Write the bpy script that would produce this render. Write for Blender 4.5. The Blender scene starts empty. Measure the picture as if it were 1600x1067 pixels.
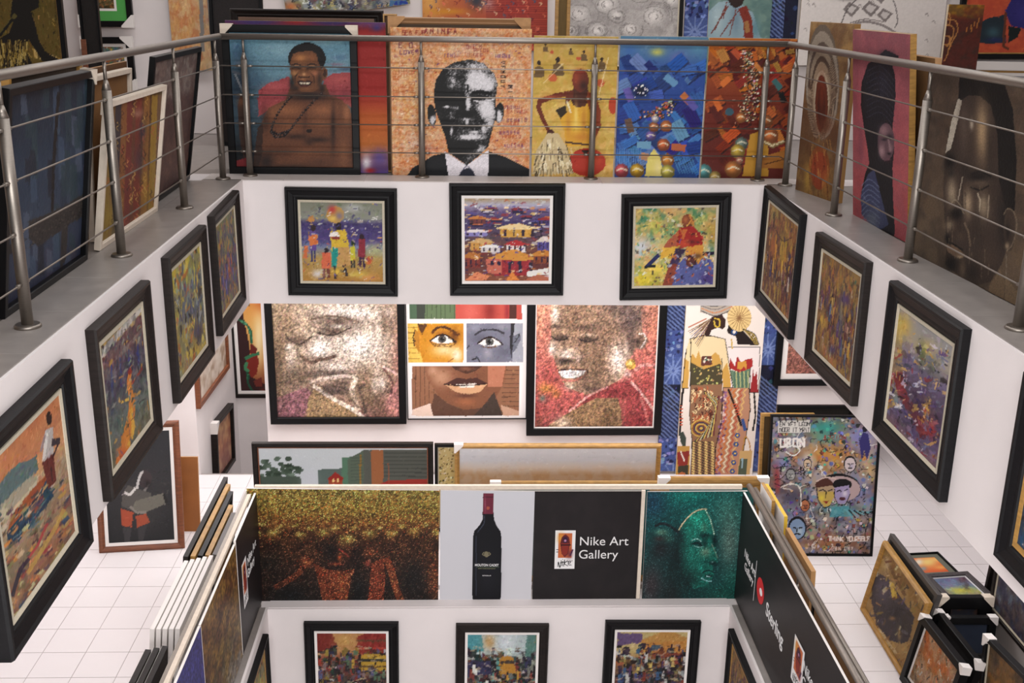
import bpy, bmesh, math, random
import numpy as np
from mathutils import Matrix, Vector
rnd = random.Random(7)
rng = np.random.default_rng(7)
S = bpy.context.scene
COL = S.collection

# ------------------------------------------------------------------ camera
FPX, PITCH, YAW, ROLL = 1733.3, 0.3049, 0.0400, 0.0157
CAM = np.array([1.699, -8.3288, 1.3707])
AW = 3.9417          # width of the atrium opening
BH = 0.9519          # height of the upper slab edge
LZ = -3.6317         # lower gallery floor
def basis():
    p, y, r = PITCH, YAW, ROLL
    f = np.array([math.sin(y)*math.cos(p), math.cos(y)*math.cos(p), -math.sin(p)])
    rt = np.array([math.cos(y), -math.sin(y), 0.0]); up = np.cross(rt, f)
    return rt*math.cos(r)+up*math.sin(r), -rt*math.sin(r)+up*math.cos(r), f
RT, UP, FW = basis()
cam = bpy.data.cameras.new('camera'); camo = bpy.data.objects.new('camera', cam); COL.objects.link(camo)
camo.matrix_world = Matrix([[RT[0], UP[0], -FW[0], CAM[0]], [RT[1], UP[1], -FW[1], CAM[1]], [RT[2], UP[2], -FW[2], CAM[2]], [0, 0, 0, 1]])
cam.sensor_width = 36; cam.lens = FPX*36/1600; cam.clip_start = .05
S.camera = camo

# ------------------------------------------------------------------ light
S.view_settings.view_transform = 'Standard'; S.view_settings.look = 'None'
S.view_settings.exposure = 0.09; S.view_settings.gamma = 1.0; S.view_settings.use_curve_mapping = False
w = bpy.data.worlds.new('world'); S.world = w; w.use_nodes = True
w.node_tree.nodes['Background'].inputs[0].default_value = (1.0, .98, .97, 1)
w.node_tree.nodes['Background'].inputs[1].default_value = 0.32
def area(name, loc, size, power, col=(1, .988, .985), rot=(0, 0, 0)):
    l = bpy.data.lights.new(name, 'AREA'); l.shape = 'RECTANGLE'; l.size, l.size_y = size; l.energy = power; l.color = col
    o = bpy.data.objects.new(name, l); COL.objects.link(o); o.location = loc; o.rotation_euler = rot
    return o
area('ceiling_light_atrium', (2.0, -3.2, 3.4), (3.0, 5.0), 75)
area('ceiling_light_near', (1.9, -8.6, 3.4), (4.0, 1.6), 385, rot=(math.radians(48), 0, 0))
area('ceiling_light_far', (2.0, 1.2, 3.3), (7.0, .8), 100)
area('ceiling_light_under_slab_far', (2.0, 1.5, -1.0), (5.5, 1.4), 116)
area('ceiling_light_under_slab_left', (-1.6, -.6, -1.0), (1.2, 5.5), 52)
area('ceiling_light_under_slab_right', (5.6, -.6, -1.0), (1.2, 5.5), 50)
area('added_fill_lower_near', (2.0, -7.6, -1.3), (4.5, 1.2), 195, rot=(math.radians(62), 0, 0))  # unseen fill added to brighten the lower far edge and banners from the front
area('ceiling_light_stairwell', (-.6, 3.9, -1.0), (1.0, 1.0), 34)

# ------------------------------------------------------------------ helpers
def lin(c):
    c = np.asarray(c, float)/255.0
    return np.where(c <= .04045, c/12.92, ((c+.055)/1.055)**2.4)
MATS = {}
def mat(name, rgb, rough=.6, metal=0.0, noise=.0, nscale=20, bump=0.0, bscale=80, coat=0, stretch=None, spec=None):
    if name in MATS: return MATS[name]
    m = bpy.data.materials.new(name); m.use_nodes = True; nt = m.node_tree; b = nt.nodes['Principled BSDF']
    L = lin(rgb); b.inputs['Base Color'].default_value = (*L, 1)
    b.inputs['Roughness'].default_value = rough; b.inputs['Metallic'].default_value = metal
    if spec is not None: b.inputs['Specular IOR Level'].default_value = spec
    if coat: b.inputs['Coat Weight'].default_value = coat
    tc = nt.nodes.new('ShaderNodeTexCoord'); src = tc.outputs['Object']
    if stretch:
        mp = nt.nodes.new('ShaderNodeMapping'); mp.inputs['Scale'].default_value = stretch
        nt.links.new(src, mp.inputs[0]); src = mp.outputs[0]
    if noise:
        n = nt.nodes.new('ShaderNodeTexNoise'); n.inputs['Scale'].default_value = nscale; n.inputs['Detail'].default_value = 6
        nt.links.new(src, n.inputs['Vector'])
        r = nt.nodes.new('ShaderNodeValToRGB')
        r.color_ramp.elements[0].position = .3; r.color_ramp.elements[1].position = .7
        r.color_ramp.elements[0].color = (*np.clip(L*(1-noise), 0, 1), 1); r.color_ramp.elements[1].color = (*np.clip(L*(1+noise), 0, 1), 1)
        nt.links.new(n.outputs[0], r.inputs[0]); nt.links.new(r.outputs[0], b.inputs['Base Color'])
    if bump:
        n = nt.nodes.new('ShaderNodeTexNoise'); n.inputs['Scale'].default_value = bscale; n.inputs['Detail'].default_value = 4
        nt.links.new(src, n.inputs['Vector'])
        u = nt.nodes.new('ShaderNodeBump'); u.inputs['Strength'].default_value = bump; u.inputs['Distance'].default_value = .004
        nt.links.new(n.outputs[0], u.inputs['Height']); nt.links.new(u.outputs[0], b.inputs['Normal'])
    MATS[name] = m; return m
def paint_mat(name, rough, bump, bscale):
    m = bpy.data.materials.new(name); m.use_nodes = True; nt = m.node_tree; b = nt.nodes['Principled BSDF']
    a = nt.nodes.new('ShaderNodeVertexColor'); a.layer_name = 'paint'
    nt.links.new(a.outputs[0], b.inputs['Base Color'])
    b.inputs['Roughness'].default_value = rough; b.inputs['Specular IOR Level'].default_value = .25
    tc = nt.nodes.new('ShaderNodeTexCoord')
    n = nt.nodes.new('ShaderNodeTexNoise'); n.inputs['Scale'].default_value = bscale; n.inputs['Detail'].default_value = 5
    nt.links.new(tc.outputs['Object'], n.inputs['Vector'])
    u = nt.nodes.new('ShaderNodeBump'); u.inputs['Strength'].default_value = bump; u.inputs['Distance'].default_value = .004
    nt.links.new(n.outputs[0], u.inputs['Height']); nt.links.new(u.outputs[0], b.inputs['Normal'])
    return m
M_OIL = paint_mat('oil_paint', .55, .35, 60); M_PRINT = paint_mat('printed_vinyl', .42, .05, 30)

def link(name, me, m=None, parent=None):
    o = bpy.data.objects.new(name, me); COL.objects.link(o)
    if m is not None and not me.materials: me.materials.append(m)
    if parent is not None: o.parent = parent
    return o
def pymesh(verts, faces, smooth=False):
    me = bpy.data.meshes.new('m'); me.from_pydata([tuple(map(float, v)) for v in verts], [], faces)
    if smooth:
        for p in me.polygons: p.use_smooth = True
    me.update(); return me
class MB:
    def __init__(s): s.v = []; s.f = []; s.sm = []
    def add(s, v, f, sm=False):
        k = len(s.v); s.v += [tuple(map(float, p)) for p in v]; s.f += [tuple(i+k for i in q) for q in f]; s.sm += [sm]*len(f); return s
    def box(s, a, b):
        x0, y0, z0 = a; x1, y1, z1 = b
        return s.add([(x0,y0,z0),(x1,y0,z0),(x1,y1,z0),(x0,y1,z0),(x0,y0,z1),(x1,y0,z1),(x1,y1,z1),(x0,y1,z1)],
                     [(3,2,1,0),(4,5,6,7),(0,1,5,4),(1,2,6,5),(2,3,7,6),(3,0,4,7)])
    def tube(s, pts, rad, n=12, cap=True):
        pts = [Vector(p) for p in pts]; rad = rad if isinstance(rad, (list, tuple)) else [rad]*len(pts)
        V = []
        for i, p in enumerate(pts):
            d = (pts[min(i+1, len(pts)-1)]-pts[max(i-1, 0)]).normalized()
            a = d.orthogonal().normalized() if i == 0 else (a-d*a.dot(d)).normalized()
            b = d.cross(a)
            for k in range(n):
                t = 2*math.pi*k/n; V.append(p+(a*math.cos(t)+b*math.sin(t))*rad[i])
        F = [(i*n+k, i*n+(k+1) % n, (i+1)*n+(k+1) % n, (i+1)*n+k) for i in range(len(pts)-1) for k in range(n)]
        s.add(V, F, True)
        if cap:
            k = len(s.v)-len(V); s.f += [tuple(k+i for i in reversed(range(n))), tuple(k+(len(pts)-1)*n+i for i in range(n))]; s.sm += [False]*2
        return s
    def mesh(s, bevel=0.0):
        me = bpy.data.meshes.new('m'); me.from_pydata(s.v, [], s.f); me.polygons.foreach_set('use_smooth', s.sm); me.update()
        if bevel:
            bm = bmesh.new(); bm.from_mesh(me)
            bmesh.ops.bevel(bm, geom=bm.edges[:], offset=bevel, segments=2, affect='EDGES', profile=.5)
            bm.to_mesh(me); bm.free()
        return me
    def obj(s, name, m, parent=None, bevel=0.0): return link(name, s.mesh(bevel), m, parent)
def empty(name, M=None):
    o = bpy.data.objects.new(name, None); COL.objects.link(o); o.empty_display_size = .1
    if M is not None: o.matrix_world = M
    return o
def tag(o, label=None, cat=None, group=None, kind=None):
    if label: o['label'] = label
    if cat: o['category'] = cat
    if group: o['group'] = group
    if kind: o['kind'] = kind
    return o

# --- measuring: a point of the reference unprojected onto a real plane of the room
def ray(u, v): return FW*FPX+RT*(u-800)+UP*(533.5-v)
def on(p, pp, pn):
    d = ray(*p); t = np.dot(np.asarray(pp)-CAM, pn)/np.dot(d, pn); return CAM+d*t
def proj(P):
    d = np.asarray(P, float)-CAM; z = d@FW
    return np.array([800+FPX*(d@RT)/z, 533.5-FPX*(d@UP)/z])
def norm(v): v = np.asarray(v, float); return v/np.linalg.norm(v)
AX = {'y': (0., 1., 0.), 'x': (1., 0., 0.), 'z': (0., 0., 1.)}
def fit(q, ax, val, floor=None, level=False):
    """rectangle (bottom-left origin, u, v, w, h) on the plane ax=val nearest to the four corners TL TR BR BL"""
    n = np.array(AX[ax]) if isinstance(ax, str) else norm(ax); pp = n*val if not isinstance(val, (tuple, list, np.ndarray)) else np.asarray(val)
    P = [on(p, pp, n) for p in q]
    u = norm(norm(P[1]-P[0])+norm(P[2]-P[3])); v0 = norm(norm(P[0]-P[3])+norm(P[1]-P[2]))
    if level: u = norm([u[0], u[1], 0]);
    v = norm(v0-u*(v0@u)); w_ = (np.linalg.norm(P[1]-P[0])+np.linalg.norm(P[2]-P[3]))/2; h_ = (np.linalg.norm(P[0]-P[3])+np.linalg.norm(P[1]-P[2]))/2
    c = sum(P)/4
    if floor is not None:
        top = c+v*h_/2; h_ = (top[2]-floor)/v[2]; c = top-v*h_/2
    return c-u*w_/2-v*h_/2, u, v, w_, h_
def fit_floor(q, z0, lean0=.15, w_=None, h_=None, lmin=-.16):
    """rectangle standing on z0, leaning freely, closest to the given corners (None = hidden)"""
    idx = [i for i, p in enumerate(q) if p is not None]
    if q[3] is not None: b0 = on(q[3], (0, 0, z0), (0, 0, 1))
    b1 = on(q[2], (0, 0, z0), (0, 0, 1))
    a0 = math.atan2(b1[1]-b0[1], b1[0]-b0[0]); W0 = w_ or np.linalg.norm(b1-b0)
    par = np.array([b0[0], b0[1], a0, lean0, W0, h_ or 1.0])
    fix = [w_ is not None, h_ is not None]
    def corners(p):
        o = np.array([p[0], p[1], z0]); u = np.array([math.cos(p[2]), math.sin(p[2]), 0]); n = np.array([-u[1], u[0], 0])
        v = n*math.sin(p[3])+np.array([0, 0, math.cos(p[3])])
        return o, u, v
    def res(p):
        o, u, v = corners(p); C = [o+v*p[5], o+u*p[4]+v*p[5], o+u*p[4], o]
        return np.concatenate([proj(C[i])-np.array(q[i]) for i in idx])
    free = [0, 1, 2, 3]+([] if fix[0] else [4])+([] if fix[1] else [5])
    for it in range(60):
        r0 = res(par); J = np.zeros((len(r0), len(free)))
        for k, i in enumerate(free):
            d = par.copy(); d[i] += 1e-5; J[:, k] = (res(d)-r0)/1e-5
        st = np.linalg.solve(J.T@J+np.eye(len(free))*1.0, J.T@r0); par[free] -= st*.6
        par[3] = min(max(par[3], lmin), 1.3)
    o, u, v = corners(par)
    return o, u, v, par[4], par[5]
def rect_matrix(o, u, v):
    y = np.cross(v, u)
    return Matrix([[u[0], y[0], v[0], o[0]], [u[1], y[1], v[1], o[1]], [u[2], y[2], v[2], o[2]], [0, 0, 0, 1]])

# ------------------------------------------------------------------ painting engine: the picture is worked out as colours on a fine grid
class Art:
    def __init__(s, quad, Wn, Hn, bg):
        s.W, s.H = int(Wn), int(Hn); s.b = np.empty((s.H, s.W, 3)); s.b[:] = bg
        src = np.array([(0, 0), (s.W, 0), (s.W, s.H), (0, s.H)], float); A = []; B = []
        for (x, y), (X, Y) in zip(quad, src):
            A.append([x, y, 1, 0, 0, 0, -X*x, -X*y]); B.append(X); A.append([0, 0, 0, x, y, 1, -Y*x, -Y*y]); B.append(Y)
        s.h = np.append(np.linalg.solve(np.array(A), np.array(B)), 1).reshape(3, 3)
        s.quad = quad; yy, xx = np.mgrid[0:s.H, 0:s.W]; s.xx = xx+.5; s.yy = yy+.5
        c = np.mean(quad, axis=0); e = s.m([(c[0], c[1]), (c[0]+1, c[1]), (c[0], c[1]+1)]); s.sx = max(np.hypot(*(e[1]-e[0])), .2); s.sy = max(np.hypot(*(e[2]-e[0])), .2)
        s.sc = (s.sx*s.sy)**.5
    def m(s, pts):
        p = np.asarray(pts, float).reshape(-1, 2); q = np.c_[p, np.ones(len(p))]@s.h.T; return q[:, :2]/q[:, 2:3]
    def _mix(s, sl, mask, col, a):
        k = (mask*a)[..., None]; s.b[sl] = s.b[sl]*(1-k)+np.asarray(col, float)*k
    def poly(s, pts, col, a=1.0):
        P = s.m(pts); x0, y0 = np.floor(P.min(0)).astype(int)-1; x1, y1 = np.ceil(P.max(0)).astype(int)+1
        x0 = max(x0, 0); y0 = max(y0, 0); x1 = min(x1, s.W); y1 = min(y1, s.H)
        if x1 <= x0 or y1 <= y0: return s
        X = s.xx[y0:y1, x0:x1]; Y = s.yy[y0:y1, x0:x1]; ins = np.zeros(X.shape, bool)
        for i in range(len(P)):
            ax, ay = P[i]; bx, by = P[(i+1) % len(P)]
            if ay == by: continue
            c = ((ay > Y) != (by > Y)) & (X < (bx-ax)*(Y-ay)/(by-ay)+ax); ins ^= c
        s._mix((slice(y0, y1), slice(x0, x1)), ins.astype(float), col, a); return s
    def ell(s, cx, cy, rx, ry, col, a=1.0, rot=0, soft=False, n=22):
        if soft: return s.blob(cx, cy, rx, ry, col, a, rot)
        t = np.linspace(0, 2*math.pi, n, endpoint=False); c, d = math.cos(rot), math.sin(rot)
        return s.poly([(cx+rx*math.cos(k)*c-ry*math.sin(k)*d, cy+rx*math.cos(k)*d+ry*math.sin(k)*c) for k in t], col, a)
    def blob(s, cx, cy, rx, ry, col, a=1.0, rot=0, p=2):
        """soft gaussian-edged patch"""
        c, d = math.cos(rot), math.sin(rot)
        e = s.m([(cx, cy), (cx+rx*c, cy+rx*d), (cx-ry*d, cy+ry*c)]); A = np.array([e[1]-e[0], e[2]-e[0]]).T
        R = 2.6*(np.abs(A).sum(1)); x0, y0 = np.floor(e[0]-R).astype(int); x1, y1 = np.ceil(e[0]+R).astype(int)
        x0 = max(x0, 0); y0 = max(y0, 0); x1 = min(x1, s.W); y1 = min(y1, s.H)
        if x1 <= x0 or y1 <= y0: return s
        try: I = np.linalg.inv(A)
        except Exception: return s
        X = s.xx[y0:y1, x0:x1]-e[0][0]; Y = s.yy[y0:y1, x0:x1]-e[0][1]
        r = (I[0, 0]*X+I[0, 1]*Y)**2+(I[1, 0]*X+I[1, 1]*Y)**2
        s._mix((slice(y0, y1), slice(x0, x1)), np.exp(-(r**(p/2))), col, a); return s
    def line(s, pts, wd, col, a=1.0, wd2=None):
        pts = [np.array(p, float) for p in pts]; wd2 = wd if wd2 is None else wd2; L = len(pts)-1; mw = 1.15/s.sc; k_ = min(1.0, (max(wd, wd2)/mw)**.5); a = a*k_; wd = max(wd, mw); wd2 = max(wd2, mw*.8)
        for i in range(L):
            p, q = pts[i], pts[i+1]; d = q-p; l = np.hypot(*d)
            if l == 0: continue
            n = np.array([-d[1], d[0]])/l/2; e = d/l*.25*min(wd, 3); w0 = wd+(wd2-wd)*i/L; w1 = wd+(wd2-wd)*(i+1)/L
            s.poly([p-e+n*w0, q+e+n*w1, q+e-n*w1, p-e-n*w0], col, a)
        return s
    def curve(s, pts, wd, col, a=1.0, wd2=None, n=5):
        P = [np.array(p, float) for p in pts]; P = [2*P[0]-P[1]]+P+[2*P[-1]-P[-2]]; out = []
        for i in range(1, len(P)-2):
            for k in range(n):
                t = k/n; out.append(.5*((2*P[i])+(-P[i-1]+P[i+1])*t+(2*P[i-1]-5*P[i]+4*P[i+1]-P[i+2])*t*t+(-P[i-1]+3*P[i]-3*P[i+1]+P[i+2])*t**3))
        out.append(P[-2]); return s.line(out, wd, col, a, wd2)
    def grad(s, stops, vert=True):
        T = (s.yy/s.H if vert else s.xx/s.W); xs = [a for a, _ in stops]
        for k in range(3): s.b[..., k] = np.interp(T, xs, [c[k] for _, c in stops])
        return s
    def _vn(s, c, a):
        ca, sa = math.cos(a), math.sin(a); x = (s.xx*ca-s.yy*sa)/c+900; y = (s.xx*sa+s.yy*ca)/c+900; i = y.astype(int); j = x.astype(int); i0, j0 = i.min(), j.min()
        g = rng.random((i.max()-i0+2, j.max()-j0+2)); fy = y-i; fx = x-j; fy = fy*fy*(3-2*fy); fx = fx*fx*(3-2*fx); i = i-i0; j = j-j0
        return (g[i, j]*(1-fy)+g[i+1, j]*fy)*(1-fx)+(g[i, j+1]*(1-fy)+g[i+1, j+1]*fy)*fx
    def field(s, cell):
        """smooth two-octave noise 0..1, cell in reference pixels"""
        c = max(cell*s.sc, 1.0); v = s._vn(c*1.2, .5)*.6+s._vn(max(c*.55, 1.0), 1.3)*.4
        return np.clip((v-.5)*1.35+.5, 0, 1)
    def mottle(s, cell, cols, a=.5, lo=.35, hi=.65):
        for c in cols:
            k = np.clip((s.field(cell)-lo)/(hi-lo), 0, 1)*a; s.b = s.b*(1-k[..., None])+np.asarray(c, float)*k[..., None]
        return s
    def grain(s, amt, cell=1.0, chroma=.3):
        f = s.field(cell)-.5 if cell > 1.2 else rng.random((s.H, s.W))-.5
        s.b = s.b*(1+amt*2*f[..., None]) + (rng.random((s.H, s.W, 3))-.5)*amt*60*chroma; return s
    def strokes(s, n, ln, wd, jit=25, ang=None, spread=.6, pal=None, pa=.0, box=None, a=.9):
        """dabs that pick up the colour beneath them and smear it; box in reference pixels"""
        if box is not None:
            q = s.m([(box[0], box[1]), (box[2], box[1]), (box[2], box[3]), (box[0], box[3])]); bx0, by0 = q.min(0); bx1, by1 = q.max(0)
        else: bx0, by0, bx1, by1 = 0, 0, s.W, s.H
        src = s.b.copy(); ln *= s.sc*.85; wd = max(wd*s.sc*.8, .9); jit *= .5; pa *= .45; a *= .85
        for _ in range(int(n)):
            x = rng.uniform(bx0, bx1); y = rng.uniform(by0, by1); xi, yi = int(x), int(y)
            if not (0 <= xi < s.W and 0 <= yi < s.H): continue
            t = (rng.uniform(0, math.pi) if ang is None else ang+rng.normal(0, spread)); l = ln*rng.uniform(.5, 1.3)/2; h = wd*rng.uniform(.5, 1.2)/2
            c = src[yi, xi]
            if pal is not None and rng.random() < pa: c = np.asarray(pal[rng.integers(len(pal))], float)
            c = c+rng.normal(0, jit)+rng.normal(0, jit*.35, 3)
            R = l+h+1; x0 = max(int(x-R), 0); x1 = min(int(x+R)+1, s.W); y0 = max(int(y-R), 0); y1 = min(int(y+R)+1, s.H)
            X = s.xx[y0:y1, x0:x1]-x; Y = s.yy[y0:y1, x0:x1]-y; ct, st = math.cos(t), math.sin(t)
            mk = (np.abs(X*ct+Y*st) <= l) & (np.abs(-X*st+Y*ct) <= h+.12)
            sub = s.b[y0:y1, x0:x1]; sub[mk] = sub[mk]*(1-a)+c*a
        return s
    def dots(s, n, r, pal, box, a=1.0, jit=10):
        for _ in range(n):
            x = rng.uniform(box[0], box[2]); y = rng.uniform(box[1], box[3]); k = r*rng.uniform(.5, 1.4)
            s.ell(x, y, k, k, np.asarray(pal[rng.integers(len(pal))], float)+rng.normal(0, jit, 3), a, n=8)
        return s
    def dabs(s, n, r, asp=.35, ang=0.0, spread=.6, pal=None, pa=.25, box=None, a=.75, jit=12):
        """loose knife dabs, most of them in the colour already there"""
        src = s.b.copy(); q = np.array(s.quad); bx = box or (q[:, 0].min(), q[:, 1].min(), q[:, 0].max(), q[:, 1].max())
        for _ in range(int(n)):
            x = rng.uniform(bx[0], bx[2]); y = rng.uniform(bx[1], bx[3]); i = s.m([(x, y)])[0].astype(int)
            if not (0 <= i[0] < s.W and 0 <= i[1] < s.H): continue
            c = src[i[1], i[0]] if (pal is None or rng.random() > pa) else np.asarray(pal[rng.integers(len(pal))], float)
            k = r*rng.uniform(.4, 1.3); t = ang+rng.normal(0, spread); d = np.array([math.cos(t), math.sin(t)])*k; e = np.array([-d[1], d[0]])*asp*rng.uniform(.6, 1.4); p = np.array([x, y])
            s.poly([p-d-e*.6, p-d*.3-e, p+d-e*.5, p+d*.8+e*.7, p-d*.7+e], c+rng.normal(0, jit)+rng.normal(0, jit*.4, 3), a)
        return s
    def figure(s, x, y, h, body, legs=(60, 40, 30), head=(50, 32, 26), wd=None):
        """small standing figure, feet at (x, y)"""
        w_ = wd or h*.24
        s.line([(x-w_*.2, y), (x-w_*.15, y-h*.45)], w_*.28, legs).line([(x+w_*.25, y), (x+w_*.12, y-h*.45)], w_*.28, legs)
        s.poly([(x-w_*.42, y-h*.3), (x+w_*.42, y-h*.3), (x+w_*.36, y-h*.84), (x-w_*.36, y-h*.84)], body)
        s.ell(x, y-h*.92, h*.075, h*.09, head); return s
    def word(s, txt, x, y, h, col, a=1.0, dx=None, dirx=(1, 0), down=(0, 1), wd=None):
        """tiny hand lettering from strokes on a 4 x 6 lattice"""
        G = {'A':'04-20-44,12-32','B':'00-04-34-33-12-31-30-00,02-32','C':'40-00-04-44','D':'00-04-34-43-41-30-00','E':'40-00-04-44,02-32','F':'40-00-04,02-32','G':'40-00-04-44-42-22','H':'00-04,40-44,02-42','I':'20-24','J':'40-43-24-03','K':'00-04,40-02-44','L':'00-04-44','M':'04-00-22-40-44','N':'04-00-44-40','O':'00-40-44-04-00','P':'04-00-40-42-02','R':'04-00-40-42-02-44','S':'40-00-02-42-44-04','T':'00-40,20-24','U':'00-04-44-40','V':'00-24-40','W':'00-14-22-34-40','X':'00-44,40-04','Y':'00-22-40,22-24','Z':'00-40-04-44','1':'11-20-24','0':'00-40-44-04-00','2':'00-40-42-02-04-44','3':'00-40-44-04,02-42','5':'40-00-02-42-44-04','6':'40-00-04-44-42-02','8':'00-40-44-04-00,02-42'}
        wd = wd or h*.16; dx = dx or h*.75; dirx = np.array(dirx, float); down = np.array(down, float)
        for i, ch in enumerate(txt):
            if ch.upper() not in G: continue
            o = np.array([x, y], float)+dirx*dx*i
            for st in G[ch.upper()].split(','):
                s.line([o+dirx*(int(c[0])/4*h*.55)+down*(int(c[1])/4*h) for c in st.split('-')], wd, col, a)
        return s

TRI = [0]
def canvas_mesh(w_, h_, art, y=0.0, x0=0.0, z0=0.0, relief=0.0):
    Hn, Wn = art.H, art.W; xs = x0+np.linspace(0, w_, Wn); zs = z0+np.linspace(h_, 0, Hn); X, Z = np.meshgrid(xs, zs); Y = np.full_like(X, y)
    if relief:
        lum = art.b.mean(2)/255; Y = Y-np.clip(lum-.3, 0, 1)*relief; Y[0, :] = Y[-1, :] = y; Y[:, 0] = Y[:, -1] = y
    me = bpy.data.meshes.new('m'); nv = Wn*Hn; idx = np.arange(nv).reshape(Hn, Wn)
    q = np.stack([idx[1:, :-1], idx[1:, 1:], idx[:-1, 1:], idx[:-1, :-1]], -1).reshape(-1, 4); nf = len(q)
    me.vertices.add(nv); me.vertices.foreach_set('co', np.stack([X, Y, Z], -1).ravel().astype(np.float32))
    me.loops.add(nf*4); me.loops.foreach_set('vertex_index', q.ravel().astype(np.int32))
    me.polygons.add(nf); me.polygons.foreach_set('loop_start', (np.arange(nf)*4).astype(np.int32)); me.polygons.foreach_set('loop_total', np.full(nf, 4, np.int32))
    me.update(calc_edges=True)
    at = me.color_attributes.new('paint', 'FLOAT_COLOR', 'POINT')
    c = np.ones((nv, 4), np.float32); B_ = art.b.reshape(-1, 3); B_ = 255*(np.clip(B_, 0, 255)/255)**1.16; B_ = B_*.87+B_.mean(1, keepdims=True)*.13; c[:, :3] = lin(np.clip(B_, 0, 255)); at.data.foreach_set('color', c.ravel())
    TRI[0] += nf*2; return me
def moulding(w_, h_, prof, m, parent, name='frame'):
    """mitred frame round 0..w, 0..h; prof = [(inset, y)] from the wall side round the face to the rebate"""
    V = []; n = len(prof)
    for (i, y) in prof:
        V += [(i, y, i), (w_-i, y, i), (w_-i, y, h_-i), (i, y, h_-i)]
    F = [(a*4+k, a*4+(k+1) % 4, (a+1)*4+(k+1) % 4, (a+1)*4+k) for a in range(n-1) for k in range(4)]
    F += [((n-1)*4+k, (n-1)*4+(k+1) % 4, (k+1) % 4, k) for k in range(4)]
    me = pymesh(V, F); bm = bmesh.new(); bm.from_mesh(me); bmesh.ops.recalc_face_normals(bm, faces=bm.faces); bm.to_mesh(me); bm.free()
    return link(name, me, m, parent)
def P_wide(b, t): return [(0, 0), (0, -t*.8), (b*.06, -t), (b*.2, -t), (b*.27, -t*.86), (b*.62, -t*.62), (b*.74, -t*.66), (b*.84, -t*.62), (b*.9, -t*.45), (b, -t*.42), (b, -t*.1)]
def P_flat(b, t): return [(0, 0), (0, -t*.94), (b*.08, -t), (b*.92, -t), (b, -t*.9), (b, -t*.1)]
def P_round(b, t): return [(0, 0), (0, -t*.6), (b*.15, -t*.85), (b*.4, -t), (b*.65, -t*.9), (b*.8, -t*.6), (b, -t*.5), (b, -t*.1)]
M_BLK = mat('black_wood', (15, 14, 16), .45, spec=.18, noise=.25, nscale=14, bump=.15, stretch=(1, 1, 8))
M_ESP = mat('espresso_wood', (30, 24, 22), .45, spec=.2, noise=.3, nscale=10, bump=.2, stretch=(1, 1, 8))
M_SAT = mat('satin_black', (11, 11, 13), .4, spec=.2)
M_LIN = mat('linen_liner', (186, 176, 156), .85, noise=.08, nscale=90, bump=.2)
M_WHT = mat('white_mount', (226, 220, 216), .8)
M_GLD = mat('gold_wood', (158, 118, 58), .45, noise=.25, nscale=14, stretch=(1, 1, 6), bump=.1)
M_BRN = mat('brown_wood', (112, 62, 36), .4, noise=.3, nscale=12, stretch=(1, 1, 8), bump=.1)
M_CARD = mat('cardboard', (168, 128, 88), .9, noise=.12, nscale=30)
M_PALE = mat('pale_card', (214, 200, 184), .85, noise=.06, nscale=25)
M_RAW = mat('raw_stretcher', (196, 178, 150), .8, noise=.1, nscale=20, stretch=(1, 1, 6))
def corner_guard(root, w_, h_, which, s_, t, m):
    """folded card protector over one corner of the frame"""
    cx = 0 if 'l' in which else w_; cz = 0 if 'b' in which else h_; dx = 1 if 'l' in which else -1; dz = 1 if 'b' in which else -1; e = .006
    A = [(cx-dx*e, cz-dz*e), (cx+dx*s_, cz-dz*e), (cx+dx*s_, cz+dz*s_*.1), (cx+dx*s_*.1, cz+dz*s_), (cx-dx*e, cz+dz*s_)]
    V = [(x, -t-e, z) for x, z in A]+[(x, e, z) for x, z in A]; n = 5
    F = [tuple(range(n)), tuple(reversed(range(n, 2*n)))]+[(k, (k+1) % n, n+(k+1) % n, n+k) for k in range(n)]
    me = pymesh(V, F); bm = bmesh.new(); bm.from_mesh(me); bmesh.ops.recalc_face_normals(bm, faces=bm.faces); bm.to_mesh(me); bm.free()
    return link('corner_guard', me, m, root)
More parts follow.
